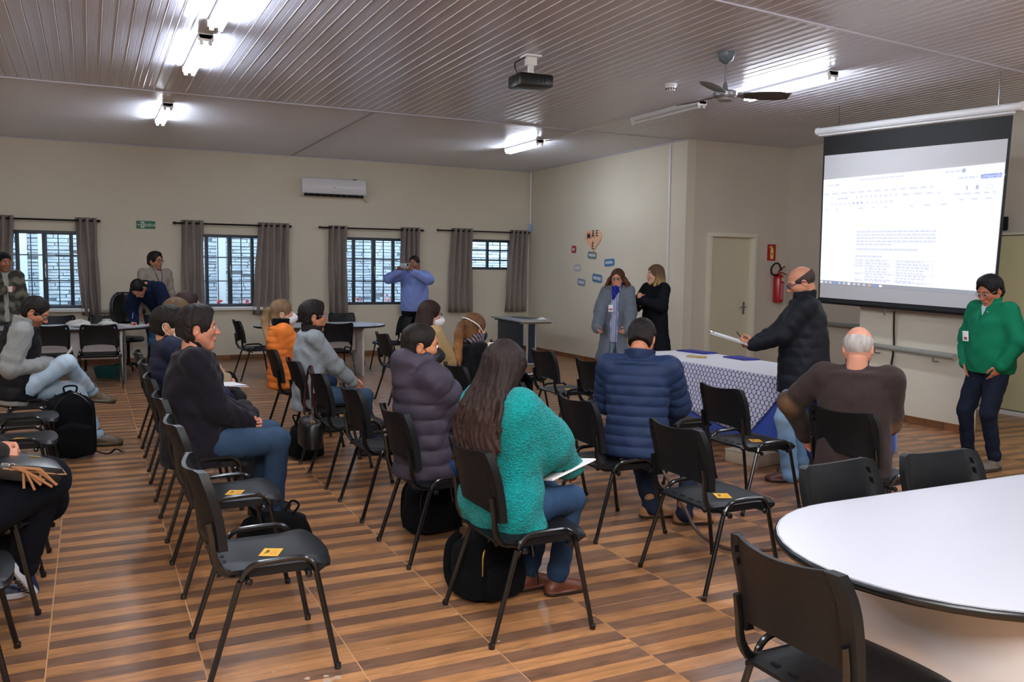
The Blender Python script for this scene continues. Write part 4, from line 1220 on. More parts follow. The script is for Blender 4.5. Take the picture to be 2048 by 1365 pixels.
def lace_mat():
    m = bpy.data.materials.new('printed_lace_cloth'); m.use_nodes = True
    nt = m.node_tree; bs = nt.nodes['Principled BSDF']; bs.inputs['Roughness'].default_value = .5
    tc = nt.nodes.new('ShaderNodeTexCoord'); mp = nt.nodes.new('ShaderNodeMapping'); mp.inputs['Scale'].default_value = (0, 1, 1)
    nt.links.new(tc.outputs['Object'], mp.inputs[0])
    # hexagonal rosette print: two offset dot lattices
    sx = nt.nodes.new('ShaderNodeSeparateXYZ'); nt.links.new(mp.outputs[0], sx.inputs[0])
    def M(op, a, c=None, d=None):
        q = nt.nodes.new('ShaderNodeMath'); q.operation = op
        for i, v in enumerate((a, c, d)):
            if v is None: continue
            if isinstance(v, (int, float)): q.inputs[i].default_value = v
            else: nt.links.new(v, q.inputs[i])
        return q.outputs[0]
    S_ = .052
    def lattice(oy, oz):
        u = M('SUBTRACT', M('FRACT', M('ADD', M('DIVIDE', sx.outputs['Y'], S_), oy)), .5)
        v = M('MULTIPLY', M('SUBTRACT', M('FRACT', M('ADD', M('DIVIDE', sx.outputs['Z'], S_ * 1.5), oz)), .5), 1.5)
        return M('SQRT', M('ADD', M('MULTIPLY', u, u), M('MULTIPLY', v, v)))
    d = M('MINIMUM', lattice(10.0, 10.0), lattice(10.5, 10.5))
    ring = M('LESS_THAN', d, .40)
    core = M('LESS_THAN', d, .12)
    petal = nt.nodes.new('ShaderNodeTexNoise'); petal.inputs['Scale'].default_value = 130; nt.links.new(mp.outputs[0], petal.inputs['Vector'])
    mx = nt.nodes.new('ShaderNodeMix'); mx.data_type = 'RGBA'
    mx.inputs[6].default_value = (*lin('46568f'), 1); mx.inputs[7].default_value = (*lin('d4d4e2'), 1)
    nt.links.new(ring, mx.inputs[0])
    m2 = nt.nodes.new('ShaderNodeMix'); m2.data_type = 'RGBA'; m2.inputs[7].default_value = (*lin('b3b4c8'), 1)
    nt.links.new(mx.outputs[2], m2.inputs[6]); nt.links.new(M('MULTIPLY', M('MULTIPLY', ring, M('GREATER_THAN', petal.outputs['Fac'], .55)), .7), m2.inputs[0])
    nt.links.new(m2.outputs[2], bs.inputs['Base Color'])
    return m
t = thing('white_tablecloth', 'white plastic tablecloth with a blue rosette print on its hanging side', 'tablecloth', (TXa, TYa, 0))
b = MB(); b.box(((TXb - TXa) / 2 - .01, (TYb - TYa) / 2 + .14, .7415), (TXb - TXa - .02, TYb - TYa - .36, .004)); b.build('cloth_top', mat('white_plastic_cloth', 'e6e6ee', .45), t)
P = []
rows = 9
for r in range(rows + 1):
    f = r / rows; row = []
    for j in range(n + 1):
        s = j / n
        y0 = .30 + f * .47; y1 = TYb - TYa - .06
        y = y0 + (y1 - y0) * s
        drop = .50 - .08 * s + .03 * math.sin(s * 9)
        z = .7435 - f * drop * (1 if s > .0 else 1)
        row.append((-.022 - .03 * f + wav(s * 2.6, 11, .016) * f, y, z))
    P.append(row)
hang(P, 'printed_drop', lace_mat(), t)
t = thing('pencil_case', 'small golden brown case lying on the white tablecloth', 'case', (5.48, 7.0, .7445), .5)
b = MB(); b.box((0, 0, .009), (.06, .2, .018), bev=.007); b.build('body', mat('tan_case', 'a98e52', .5), t)
t = thing('navy_folder', 'navy folder at the back edge of the white tablecloth', 'folder', (5.83, 7.45, .744), .1)
b = MB(); b.box((0, 0, .007), (.2, .42, .012), bev=.003); b.build('cover', mat('navy_card', '232a78', .5), t)
b = MB(); b.box((.0, 0, .015), (.16, .36, .003)); b.build('sheet', mat('navy_sheet', '30358a', .5), t)
t = thing('navy_folder', 'navy folder nearer the middle of the white tablecloth edge', 'folder', (5.84, 6.75, .744), -.05)
b = MB(); b.box((0, 0, .007), (.2, .34, .012), bev=.003); b.build('cover', mat('navy_card', '232a78', .5), t)
b = MB(); b.box((.0, 0, .015), (.16, .3, .003)); b.build('sheet', mat('navy_sheet', '30358a', .5), t)
# pale wooden board lying under the front row
t = thing('floor_box', 'pale flat box on the floor beyond the empty front chair', 'box', (5.02, 5.62, 0), .15)
b = MB(); b.box((0, 0, .05), (.3, .34, .1), bev=.006); b.build('body', mat('pale_card', 'b9a994', .7), t)
b = MB(); b.box((0, 0, .103), (.31, .35, .012), bev=.004); b.build('lid', mat('pale_card', 'b9a994', .7), t)

# ------------------------------------------------------------------ small things on chairs, tables and floor
SEAT = .4415
t = thing('paper_cup', 'small white cup standing on the empty chair seat', 'cup', (3.06, 5.36, .4485))
b = MB(); b.lathe([(.022, 0), (.024, .002), (.034, .072), (.036, .076), (.034, .077), (.031, .072), (.022, .006), (.001, .005)], 18); b.build('cup_body', mat('cup_white', 'e9e7e2', .4), t)
b = MB(); b.tube([(.035 * math.cos(a), .035 * math.sin(a), .0765) for a in [2 * PI * k / 18 for k in range(18)]], .0016, 5, closed=True); b.build('rim', mat('cup_white', 'e9e7e2', .4), t)
t = thing('phone_charger', 'white phone charger with cord on the chair behind the quilted jacket', 'charger', (2.94, 4.65, .446), .6)
b = MB(); b.box((0, 0, .018), (.05, .075, .034), bev=.008); b.build('plug_body', M_WHITE, t)
b = MB(); b.tube(smooth_path([(-.02, .02, .02), (-.06, .1, .07), (-.02, .19, .075), (.0, .26, .02), (.02, .30, .01)], 5), .0028, 6); b.build('cord', M_WHITE, t)
t = thing('brown_cable', 'brown extension cable arching from a chair down across the floor', 'cable', (2.9, 4.4, 0))
b = MB(); b.tube(smooth_path([(.0, .02, .46), (.10, -.02, .475), (.22, -.10, .40), (.30, -.22, .20), (.33, -.34, .06), (.38, -.50, .014), (.52, -.62, .012), (.80, -.70, .012), (1.2, -.86, .012), (1.5, -1.1, .012)], 6), .011, 7); b.build('cord', mat('brown_cable', '4e382c', .5), t)
def notebook(name, lab, cat, loc, rz, size, cover, page=None, wire=False):
    t = thing(name, lab, cat, loc, rz)
    b = MB(); b.box((0, 0, size[2] / 2), size, bev=.002); b.build('cover', cover, t)
    if page: 
        b = MB(); b.box((0, 0, size[2] + .0015), (size[0] * .94, size[1] * .94, .002)); b.build('page', page, t)
    if wire:
        b = MB()
        for k in range(12): b.tube([(-size[0] / 2 + .006 * math.cos(a), -size[1] / 2 + size[1] * (k + .5) / 12, size[2] + .006 * math.sin(a)) for a in [2 * PI * i / 8 for i in range(8)]], .0012, 4, closed=True)
        b.build('wire_binding', M_CHROME, t)
    return t
notebook('wire_notebook', 'blue and yellow wire bound notebook on an empty chair', 'notebook', (1.83, 6.36, .449), 1.5, (.2, .15, .012), mat('notebook_blue', '4f7cc0', .5), mat('notebook_yellow', 'f0bd2e', .5), True)
notebook('paper_sheet', 'white paper pad on the chair by the blue panelled desk', 'paper', (4.3, 8.38, .449), .2, (.3, .21, .006), M_PAPER, M_PAPER)
notebook('gold_card', 'small golden card lying on the white paper pad', 'card', (4.22, 8.34, .4578), .7, (.09, .16, .003), mat('gold_card', 'c8a659', .5))
t = thing('keyring_pen', 'pen with an orange tag on the nearest left chair', 'pen', (-.44, 3.82, .447), 2.2)
b = MB(); b.tube([(-.08, 0, .008), (.05, 0, .008), (.075, 0, .006)], [.005, .005, .001], 7); b.build('barrel', M_METALG, t)
b = MB(); b.lathe([(.001, 0), (.03, 0), (.032, .005), (.03, .01), (.001, .011)], 14, (.02, -.03, .004)); b.build('orange_tag', mat('orange_plastic', 'ef5f16', .4), t)
b = MB(); b.lathe([(.02, 0), (.024, .004), (.02, .012)], 12, (-.02, .045, .002)); b.build('key_ring', M_BLACKP, t)
notebook('sign_in_sheet', 'white attendance sheet on the long table under the signing hand', 'paper', (.52, 13.40, .7505), .3, (.36, .5, .004), M_PAPER, M_PAPER)
def crumple(lab, loc, s, seed):
    t = thing('white_bag', lab, 'bag', loc); r_ = random.Random(seed); a = [r_.uniform(0, 6) for _ in range(6)]
    P = []
    for i in range(9):
        f = i / 8 * PI
        P.append([(s[0] * math.sin(f) * math.cos(q) * (1 + .15 * math.sin(3 * q + a[0] + f * 2)), s[1] * math.sin(f) * math.sin(q) * (1 + .15 * math.sin(4 * q + a[1])), max(0, s[2] * (1 - math.cos(f)) / 2 * (1 + .2 * math.sin(2 * q + a[2])))) for q in [2 * PI * k / 16 for k in range(17)]])
    b = MB(); b.grid(P); b.build('bag_body', mat('white_bag_film', 'd9d8d4', .45), t, None, 60)
    b = MB(); b.tube(smooth_path([(-.06, 0, s[2] * .8), (-.05, 0, s[2] * 1.15), (.03, 0, s[2] * 1.2), (.06, 0, s[2] * .85)], 4), .006, 5); b.build('bag_handle', mat('white_bag_film', 'd9d8d4', .45), t)
crumple('crumpled white bag on the long table between two chair backs', (-.14, 13.1, .7505), (.15, .12, .085), 3)
crumple('crumpled white bag on the long table behind the right chair back', (.2, 13.3, .7505), (.12, .1, .075), 5)
t = thing('storage_bin', 'teal plastic bin on the floor under the long back table', 'bin', (.22, 13.6, 0))
b = MB(); b.lathe([(.17, 0), (.18, .01), (.21, .13), (.225, .14), (.22, .145), (.20, .14), (.17, .02), (.001, .015)], 20); b.build('bin_body', mat('teal_plastic', '1d5a5e', .45), t)
b = MB(); b.tube([(.222 * math.cos(a), .222 * math.sin(a), .14) for a in [2 * PI * k / 20 for k in range(20)]], .008, 6, closed=True); b.build('rim', mat('teal_plastic', '1d5a5e', .45), t)
# black round-backed office chair by the back wall
t = thing('office_chair', 'black round backed office chair by the wall under the exit sign', 'chair', (.50, 14.45, 0), math.radians(-80))
b = MB(); P = []
for i in range(9):
    u = -1 + 2 * i / 8
    P.append([(-.22 - .05 * (1 - u * u) , .21 * u * math.sqrt(max(0, 1 - (abs(v) * .92) ** 2.6)), .93 + .25 * v) for v in [-1 + 2 * j / 10 for j in range(11)]])
b.grid(P); o = b.build('backrest', M_BLACKL, t, None, 60); sm = o.modifiers.new('thick', 'SOLIDIFY'); sm.thickness = .05
b = MB(); b.lathe([(.05, .0), (.22, .01), (.24, .04), (.22, .08), (.05, .09)], 20, (0, 0, .42)); b.build('seat', M_BLACKL, t)
b = MB(); b.tube([(0, 0, .08), (0, 0, .42)], .025, 10); b.tube([(-.1, 0, .45), (-.24, 0, .5), (-.265, 0, .75)], .018, 8); b.build('post', M_BLACKM, t)
for k in range(5):
    a = 2 * PI * k / 5; b = MB(); b.tube([(0, 0, .09), (.27 * math.cos(a), .27 * math.sin(a), .06)], [.025, .015], 7); lg = b.build('base_arm', M_BLACKP, t)
    b = MB(); b.lathe([(.01, -.015), (.028, -.012), (.028, .012), (.01, .015)], 10, (.27 * math.cos(a), .27 * math.sin(a), .028), 'Y'); b.build('castor', M_BLACKP, lg)

# bags
def soft_box(sx, sy, sz, seed, taper=.85, n=20, bulge=.1, lump=.03):
    r_ = random.Random(seed); a = [r_.uniform(0, 6.28) for _ in range(8)]
    P = []
    for i in range(13):
        f = i / 12
        prof = min(1, (f / .06) ** .5 if f < .06 else 1) * min(1, ((1 - f) / .16) ** .5 if f > .84 else 1)
        s = prof * (1 + bulge * math.sin(f * PI)) * (1 - (1 - taper) * f)
        row = []
        for k in range(n + 1):
            q = 2 * PI * k / n
            c, d = math.cos(q), math.sin(q)
            rr = 1 / (abs(c) ** 4 + abs(d) ** 4) ** .25
            w = 1 + lump * math.sin(3 * q + a[0] + 4 * f) + lump * .7 * math.sin(5 * q + a[1] - 7 * f)
            row.append((sx / 2 * c * rr * s * w, sy / 2 * d * rr * s * w, sz * f + .012 * math.sin(2 * q + a[2]) * f))
        P.append(row)
    b = MB(); b.grid(P)
    b.f.append(list(range(n))[::-1]); b.mi.append(0)
    return b
def backpack(lab, loc, rz, s, seed, zips=M_METALG, strap_dir=1, floor_strap=False):
    t = thing('backpack', lab, 'backpack', loc, rz)
    soft_box(*s, seed).build('bag_body', M_BLACKF, t, None, 60)
    b = soft_box(s[0] * .35, s[1] * .8, s[2] * .55, seed + 1)
    b.v = [(x + s[0] * .5, y, z + .02) for x, y, z in b.v]; b.build('front_pocket', M_BLACKF, t, None, 60)
    b = MB(); b.tube(smooth_path([(s[0] * .44, -s[1] * .40, s[2] * .45), (s[0] * .42, -s[1] * .36, s[2] * .8), (s[0] * .28, 0, s[2] * .99), (s[0] * .42, s[1] * .36, s[2] * .8), (s[0] * .44, s[1] * .40, s[2] * .45)], 5), .004, 6); b.build('zipper', zips, t)
    b = MB(); b.tube(smooth_path([(0, -.04, s[2] * .96), (0, -.045, s[2] * 1.07), (0, .045, s[2] * 1.07), (0, .04, s[2] * .96)], 5), (.008), 7); b.build('top_handle', M_BLACKF, t)
    for q in (-1, 1):
        b = MB(); b.tube(smooth_path([(-s[0] * .42, q * s[1] * .25, s[2] * .92), (-s[0] * .62, q * s[1] * .33, s[2] * .7), (-s[0] * .62, q * s[1] * .36, s[2] * .3), (-s[0] * .45, q * s[1] * .38, .04)], 5), [(.006, .022)] * 16, 8); b.build('shoulder_strap', M_BLACKF, t)
    if floor_strap:
        b = MB(); b.tube(smooth_path([(s[0] * .2, strap_dir * s[1] * .45, .05), (s[0] * .3, strap_dir * (s[1] * .5 + .08), .02), (s[0] * .15, strap_dir * (s[1] * .5 + .15), .045), (s[0] * .05, strap_dir * (s[1] * .5 + .2), .012)], 5), [(.014, .005)] * 16, 8); b.build('loose_strap', M_BLACKF, t)
        b = MB(); b.box((s[0] * .02, strap_dir * (s[1] * .5 + .215), .014), (.03, .02, .012), bev=.003); b.build('buckle', M_CHROME, t)
    return t
backpack('large black backpack on the floor in front of the man reading', (-.17, 7.98, 0), math.radians(-80), (.26, .36, .56), 2, M_BLACKM, 1, True)
backpack('black backpack with brass zip under the teal sweater woman', (1.735, 3.83, 0), math.radians(-70), (.25, .32, .33), 6, M_GOLD, 1, True)
backpack('black bag on the floor under the hooded man', (1.86, 4.92, 0), math.radians(-80), (.22, .34, .33), 9, M_BLACKM, -1, False)
def soft_bag(lab, loc, rz, s, seed, m=M_BLACKF, name='cloth_bag'):
    t = thing(name, lab, 'bag', loc, rz)
    soft_box(*s, seed, taper=.7).build('bag_body', m, t, None, 60)
    for q in (-1, 1):
        b = MB(); b.tube(smooth_path([(q * s[0] * .2, -s[1] * .2, s[2] * .93), (q * s[0] * .3, -s[1] * .2, s[2] * 1.2), (q * s[0] * .3, s[1] * .2, s[2] * 1.2), (q * s[0] * .2, s[1] * .2, s[2] * .93)], 5), .007, 6); b.build('bag_handle', m, t)
    return t
soft_bag('slouchy black bag on the floor under the empty labelled chair, left side', (.92, 4.98, 0), .2, (.42, .26, .20), 12)
soft_bag('black cloth bag on the floor behind the hanging leather handbag', (1.60, 7.25, 0), .3, (.26, .3, .3), 14)
# leather handbag hanging from a chair back
t = thing('handbag', 'black leather handbag hanging by its strap from a chair back', 'handbag', (1.49, 6.58, .22))
b = soft_box(.14, .33, .25, 21, taper=.9, lump=.01); b.build('bag_body', M_BLACKL, t, None, 60)
b = MB(); b.tube([(0, -.13, .245), (0, .13, .245)], .004, 6); b.build('zipper', M_GOLD, t)
b = MB(); b.tube(smooth_path([(-.01, .155, .22), (-.01, .13, .4), (0, .07, .57), (.01, .045, .625), (.02, .0, .62), (.0, -.07, .45), (-.01, -.14, .22)], 5), [(.004, .011)] * 31, 6); b.build('strap', mat('dark_red_leather', '3c1a1e', .4), t)
for q in (-1, 1):
    b = MB(); b.tube([(-.012 + .012 * math.cos(a), q * .152, .22 + .016 * math.sin(a)) for a in [2 * PI * k / 10 for k in range(10)]], .004, 6, closed=True); b.build('strap_ring', M_GOLD, t)
# black coat over a chair back
t = thing('black_coat', 'black coat draped over the chair with the white cup', 'coat', (2.72, 5.55, .45))
P = []
for i in range(15):
    u = i / 14; y = -.24 + .5 * u
    row = []
    for j in range(15):
        v = j / 14
        if v < .42: z = .40 * (v / .42) - .26 + .26 * 0; x = -.085 - .02 * math.sin(v * 6); z = -.22 + .63 * (v / .42)
        elif v < .56: a = (v - .42) / .14 * PI; x = -.045 - .045 * math.cos(a); z = .41 + .03 * math.sin(a)
        else: x = .012; z = .41 - .46 * ((v - .56) / .44)
        row.append((x + .016 * math.sin(u * 19 + v * 3) * (1 if v < .42 else .3) - .06 * abs(u - .5) * 0, y + .015 * math.sin(v * 9), z))
    P.append(row)
hang(P, 'coat_cloth', M_BLACKF, t, .012)
b = MB(); b.tube(smooth_path([(-.09, -.2, .36), (-.11, -.26, .2), (-.10, -.27, -.02), (-.10, -.25, -.2)], 5), [.05] * 5 + [.045] * 5 + [.04] * 6, 9); b.build('sleeve', M_BLACKF, t, None, 60)
t = thing('black_jacket', 'black jacket bundled on the chair with the white paper', 'jacket', (4.02, 8.62, .44))
b = soft_box(.3, .42, .26, 31, taper=.6, lump=.08); b.build('jacket_cloth', M_BLACKF, t, None, 60)
b = MB(); b.tube(smooth_path([(-.1, .15, .2), (-.2, .18, .15), (-.22, .16, .0), (-.21, .12, -.12)], 4), .045, 8); b.build('sleeve', M_BLACKF, t, None, 60)
# ------------------------------------------------------------------ people: distance-field bodies meshed in numpy
V3 = lambda *a: np.array(a, dtype=np.float64)
def nrm(v): v = np.asarray(v, float); return v / (np.linalg.norm(v) + 1e-12)

class Field:
    def __init__(self, lo, hi, h):
        self.lo = np.asarray(lo, float); self.h = h
        self.n = np.maximum(4, np.ceil((np.asarray(hi, float) - self.lo) / h).astype(int) + 1)
        self.d = np.full(self.n, 1.0, np.float32)
        self.raw = np.full(self.n, 1.0, np.float32)
        self.c = np.zeros(self.n, np.int16)
        self.ax = [(self.lo[i] + np.arange(self.n[i]) * h).astype(np.float32) for i in range(3)]
    def sub(self, lo, hi):
        a = np.clip(np.floor((np.asarray(lo) - self.lo) / self.h).astype(int), 0, self.n)
        b = np.clip(np.ceil((np.asarray(hi) - self.lo) / self.h).astype(int) + 1, 0, self.n)
        if np.any(b <= a): return None, None
        sl = tuple(slice(a[i], b[i]) for i in range(3))
        X = self.ax[0][sl[0]][:, None, None]; Y = self.ax[1][sl[1]][None, :, None]; Z = self.ax[2][sl[2]][None, None, :]
        return sl, (X, Y, Z)
    def put(self, sl, dn, k, op, col):
        d = self.d[sl]
        if op == 'u':
            if k > 1e-6:
                hh = np.clip(.5 + .5 * (d - dn) / k, 0, 1)
                self.d[sl] = d + (dn - d) * hh - k * hh * (1 - hh)
            else: self.d[sl] = np.minimum(d, dn)
            if col is not None:
                r = self.raw[sl]; m = dn < r
                self.c[sl] = np.where(m, col, self.c[sl]); self.raw[sl] = np.minimum(r, dn)
        elif op == 's':
            m = -dn
            if k > 1e-6:
                hh = np.clip(.5 - .5 * (d - m) / k, 0, 1)
                self.d[sl] = d + (m - d) * hh + k * hh * (1 - hh)
            else: self.d[sl] = np.maximum(d, m)
    def cone(self, a, b, ra, rb, k=.02, col=0, op='u', ell=None, mod=None):
        """tapered capsule; ell=(axis, factor) squashes the section; mod(t, s) changes the radius along it"""
        a = np.asarray(a, float); b = np.asarray(b, float)
        R = max(ra, rb) * (max(1, 1 / ell[1]) if ell else 1) + k + 2.5 * self.h + .012
        sl, XYZ = self.sub(np.minimum(a, b) - R, np.maximum(a, b) + R)
        if sl is None: return
        px, py, pz = XYZ[0] - a[0], XYZ[1] - a[1], XYZ[2] - a[2]
        v = b - a; L2 = max(1e-9, float(v @ v))
        t = np.clip((px * v[0] + py * v[1] + pz * v[2]) / L2, 0, 1)
        dx, dy, dz = px - t * v[0], py - t * v[1], pz - t * v[2]
        if ell:
            e, f = nrm(ell[0]), ell[1]
            q = dx * e[0] + dy * e[1] + dz * e[2]
            g = (f - 1) * q
            dx, dy, dz = dx + g * e[0], dy + g * e[1], dz + g * e[2]
        r = ra + (rb - ra) * t
        if mod is not None: r = r + mod(t, t * math.sqrt(L2))
        self.put(sl, (np.sqrt(dx * dx + dy * dy + dz * dz) - r).astype(np.float32), k, op, col)
    def ell(self, c, rad, k=.02, col=0, op='u', R=None):
        c = np.asarray(c, float); rad = np.asarray(rad, float)
        m = rad.max() + k + 2.5 * self.h
        sl, (X, Y, Z) = self.sub(c - m, c + m)
        if sl is None: return
        px, py, pz = X - c[0], Y - c[1], Z - c[2]
        if R is not None:
            q = [px * R[i][0] + py * R[i][1] + pz * R[i][2] for i in range(3)]
        else: q = [px, py, pz]
        n1 = np.sqrt((q[0] / rad[0]) ** 2 + (q[1] / rad[1]) ** 2 + (q[2] / rad[2]) ** 2)
        n2 = np.sqrt((q[0] / rad[0] ** 2) ** 2 + (q[1] / rad[1] ** 2) ** 2 + (q[2] / rad[2] ** 2) ** 2) + 1e-6
        self.put(sl, (n1 * (n1 - 1) / n2).astype(np.float32), k, op, col)
    def loft(self, pts, side, rads, k=.02, col=0, mod=None, cap=.04):
        """elliptical trunk along a polyline; side = unit side axis; rads=[(half width, half depth)]"""
        pts = [np.asarray(p, float) for p in pts]
        m = max(max(r) for r in rads) + cap + k + 2.5 * self.h
        lo = np.min(pts, axis=0) - m; hi = np.max(pts, axis=0) + m
        sl, (X, Y, Z) = self.sub(lo, hi)
        best = None
        s = nrm(side); acc = 0.0
        for i in range(len(pts) - 1):
            a, b = pts[i], pts[i + 1]
            v = b - a; L = float(np.linalg.norm(v))
            if L < 1e-5: continue
            ax = v / L
            fw = nrm(np.cross(s, ax)); sd = nrm(np.cross(ax, fw))
            px, py, pz = X - a[0], Y - a[1], Z - a[2]
            tt = (px * ax[0] + py * ax[1] + pz * ax[2])
            t = np.clip(tt / L, 0, 1); over = tt - t * L
            u = px * sd[0] + py * sd[1] + pz * sd[2]; w = px * fw[0] + py * fw[1] + pz * fw[2]
            ts = t * t * (3 - 2 * t)
            ra = rads[i][0] + (rads[i + 1][0] - rads[i][0]) * ts; rb = rads[i][1] + (rads[i + 1][1] - rads[i][1]) * ts
            if mod is not None:
                e = mod(acc + t * L, u, w); ra = ra + e; rb = rb + e
            n = np.sqrt((u / ra) ** 2 + (w / rb) ** 2 + (over / cap) ** 2)
            d = (n - 1) * np.minimum(ra, rb)
            best = d if best is None else np.minimum(best, d)
            acc += L
        self.put(sl, best.astype(np.float32), k, 'u', col)
    def ring(self, c, axis, r, h, th, flare=0.0, k=.012, col=0, squash=None):
        """upright collar: a tube wall of radius r, height h around an axis"""
        c = np.asarray(c, float); ax = nrm(axis)
        m = r + abs(flare) + h + th + .05
        sl, (X, Y, Z) = self.sub(c - m, c + m)
        px, py, pz = X - c[0], Y - c[1], Z - c[2]
        t = px * ax[0] + py * ax[1] + pz * ax[2]
        qx, qy, qz = px - t * ax[0], py - t * ax[1], pz - t * ax[2]
        if squash:
            e, f = nrm(squash[0]), squash[1]
            g = (f - 1) * (qx * e[0] + qy * e[1] + qz * e[2]); qx, qy, qz = qx + g * e[0], qy + g * e[1], qz + g * e[2]
        rad = np.sqrt(qx * qx + qy * qy + qz * qz)
        d = np.maximum(np.abs(rad - (r + flare * t / max(h, .01))) - th, np.abs(t - h / 2) - h / 2)
        self.put(sl, d.astype(np.float32), k, 'u', col)
    def plane(self, p, n, keep_below=True):
        """cut away everything on the +n side of p"""
        X, Y, Z = self.ax[0][:, None, None], self.ax[1][None, :, None], self.ax[2][None, None, :]
        n = nrm(n); d = (X - p[0]) * n[0] + (Y - p[1]) * n[1] + (Z - p[2]) * n[2]
        self.d = np.maximum(self.d, d.astype(np.float32))
    def wrinkle(self, amp, f, seed=0, z=None):
        X, Y, Z = self.ax[0][:, None, None], self.ax[1][None, :, None], self.ax[2][None, None, :]
        a = seed * 1.7
        n = np.sin(X * f + 2.1 * np.sin(Z * f * .5 + a) + a) * np.sin(Y * f * .9 + 1.3 * np.sin(X * f * .6 + a * 2)) * np.sin(Z * f * .7 + 1.7 * np.sin(Y * f * .7 + a * 3))
        n2 = np.sin((X + Y) * f * 1.9 + a) * np.sin(Z * f * 2.2 + 2 * np.sin(X * f + a))
        self.d = self.d + (amp * (n + .5 * n2)).astype(np.float32)
    def mesh(self):
        d = self.d; s = d < 0
        n = self.n
        c8 = [s[i:n[0] - 1 + i, j:n[1] - 1 + j, k:n[2] - 1 + k] for i in (0, 1) for j in (0, 1) for k in (0, 1)]
        anyv = c8[0].copy(); allv = c8[0].copy()
        for q in c8[1:]: anyv |= q; allv &= q
        act = anyv & ~allv
        idx = np.argwhere(act)
        if len(idx) == 0: return np.zeros((0, 3)), np.zeros((0, 4), int), np.zeros(0, int)
        vid = np.full(act.shape, -1, np.int64); vid[act] = np.arange(len(idx))
        I, J, K = idx.T
        val = {}
        for i in (0, 1):
            for j in (0, 1):
                for k in (0, 1): val[(i, j, k)] = d[I + i, J + j, K + k]
        P = np.zeros((len(idx), 3)); W = np.zeros(len(idx))
        for a in range(3):
            o = [q for q in range(3) if q != a]
            for u in (0, 1):
                for w in (0, 1):
                    p0 = [0, 0, 0]; p0[o[0]] = u; p0[o[1]] = w; p1 = list(p0); p1[a] = 1
                    d0, d1 = val[tuple(p0)], val[tuple(p1)]
                    m = (d0 < 0) != (d1 < 0)
                    t = np.where(m, d0 / np.where(m, d0 - d1, 1), 0)
                    pos = np.tile(np.array(p0, float), (len(idx), 1)); pos[:, a] = t
                    P += pos * m[:, None]; W += m
        P = P / W[:, None]
        verts = self.lo + (idx + P) * self.h
        faces = []
        for a in range(3):
            sl0 = [slice(1, n[q] - 1) for q in range(3)]; sl1 = list(sl0)
            sl0[a] = slice(0, n[a] - 1); sl1[a] = slice(1, n[a])
            s0, s1 = s[tuple(sl0)], s[tuple(sl1)]
            for flip, m in ((False, s0 & ~s1), (True, s1 & ~s0)):
                e = np.argwhere(m)
                if len(e) == 0: continue
                o = [q for q in range(3) if q != a]
                e = e.copy(); e[:, o[0]] += 1; e[:, o[1]] += 1
                def g(du, dw):
                    q = e.copy(); q[:, o[0]] -= du; q[:, o[1]] -= dw
                    return vid[q[:, 0], q[:, 1], q[:, 2]]
                quad = np.stack([g(1, 1), g(0, 1), g(0, 0), g(1, 0)], 1)
                if (a == 1) != flip: quad = quad[:, ::-1]
                faces.append(quad)
        F = np.concatenate(faces)
        col = self.c[I, J, K]
        return verts, F, col

def np_mesh(name, V, F, C=None):
    me = bpy.data.meshes.new(name)
    n = len(V); m = len(F)
    me.vertices.add(n); me.vertices.foreach_set('co', np.ascontiguousarray(V, dtype=np.float32).ravel())
    me.loops.add(m * 4); me.loops.foreach_set('vertex_index', np.ascontiguousarray(F, dtype=np.int32).ravel())
    me.polygons.add(m); me.polygons.foreach_set('loop_start', np.arange(m, dtype=np.int32) * 4)
    me.polygons.foreach_set('use_smooth', np.ones(m, dtype=bool))
    if C is not None:
        ca = me.color_attributes.new('Col', 'FLOAT_COLOR', 'POINT')
        rgba = np.ones((n, 4), np.float32); rgba[:, :3] = C
        ca.data.foreach_set('color', rgba.ravel())
    me.update(calc_edges=True); me.validate()
    return me

def pal(cols): return np.array([lin(c) for c in cols], dtype=np.float64)
def relax(V, F, it=1, f=.5):
    """light smoothing of a quad mesh"""
    n = len(V)
    for _ in range(it):
        S = np.zeros_like(V); W = np.zeros(n)
        for a, b in ((0, 1), (1, 2), (2, 3), (3, 0)):
            np.add.at(S, F[:, a], V[F[:, b]]); np.add.at(W, F[:, a], 1)
            np.add.at(S, F[:, b], V[F[:, a]]); np.add.at(W, F[:, b], 1)
        V = V + f * (S / np.maximum(W, 1)[:, None] - V)
    return V

MP_SKIN = vmat('skin', .5, .4, bump=(220, .08, .001), vary=(9, .05))
MP_HAIR = vmat('hair', .6, .18, bump=(60, .5, .004), vary=(40, .3, (1, 1, .25)))
MP_CLOTH = vmat('woven_cloth', .9, .12, bump=(260, .25, .002), vary=(7, .07))
MP_PUFF = vmat('quilted_nylon', .62, .2, bump=(45, .25, .004), vary=(6, .06))
MP_WOOL = vmat('wool_cloth', .95, .1, bump=(170, .5, .003), vary=(60, .10), sheen=.06)
MP_KNIT = vmat('chunky_knit', .95, .1, bump=(92, .8, .010), vary=(70, .2), sheen=.1, knit=True, weave=(1, 1, 1.7))
MP_DENIM = vmat('denim', .85, .2, bump=(300, .3, .002), vary=(5, .20))
MP_SHOE = vmat('shoe_leather', .45, .4, bump=(90, .15, .002), vary=(14, .1))
MP_MASK = vmat('mask_fabric', .8, .2, bump=(150, .15, .001))
M_LENS = M_GLASS

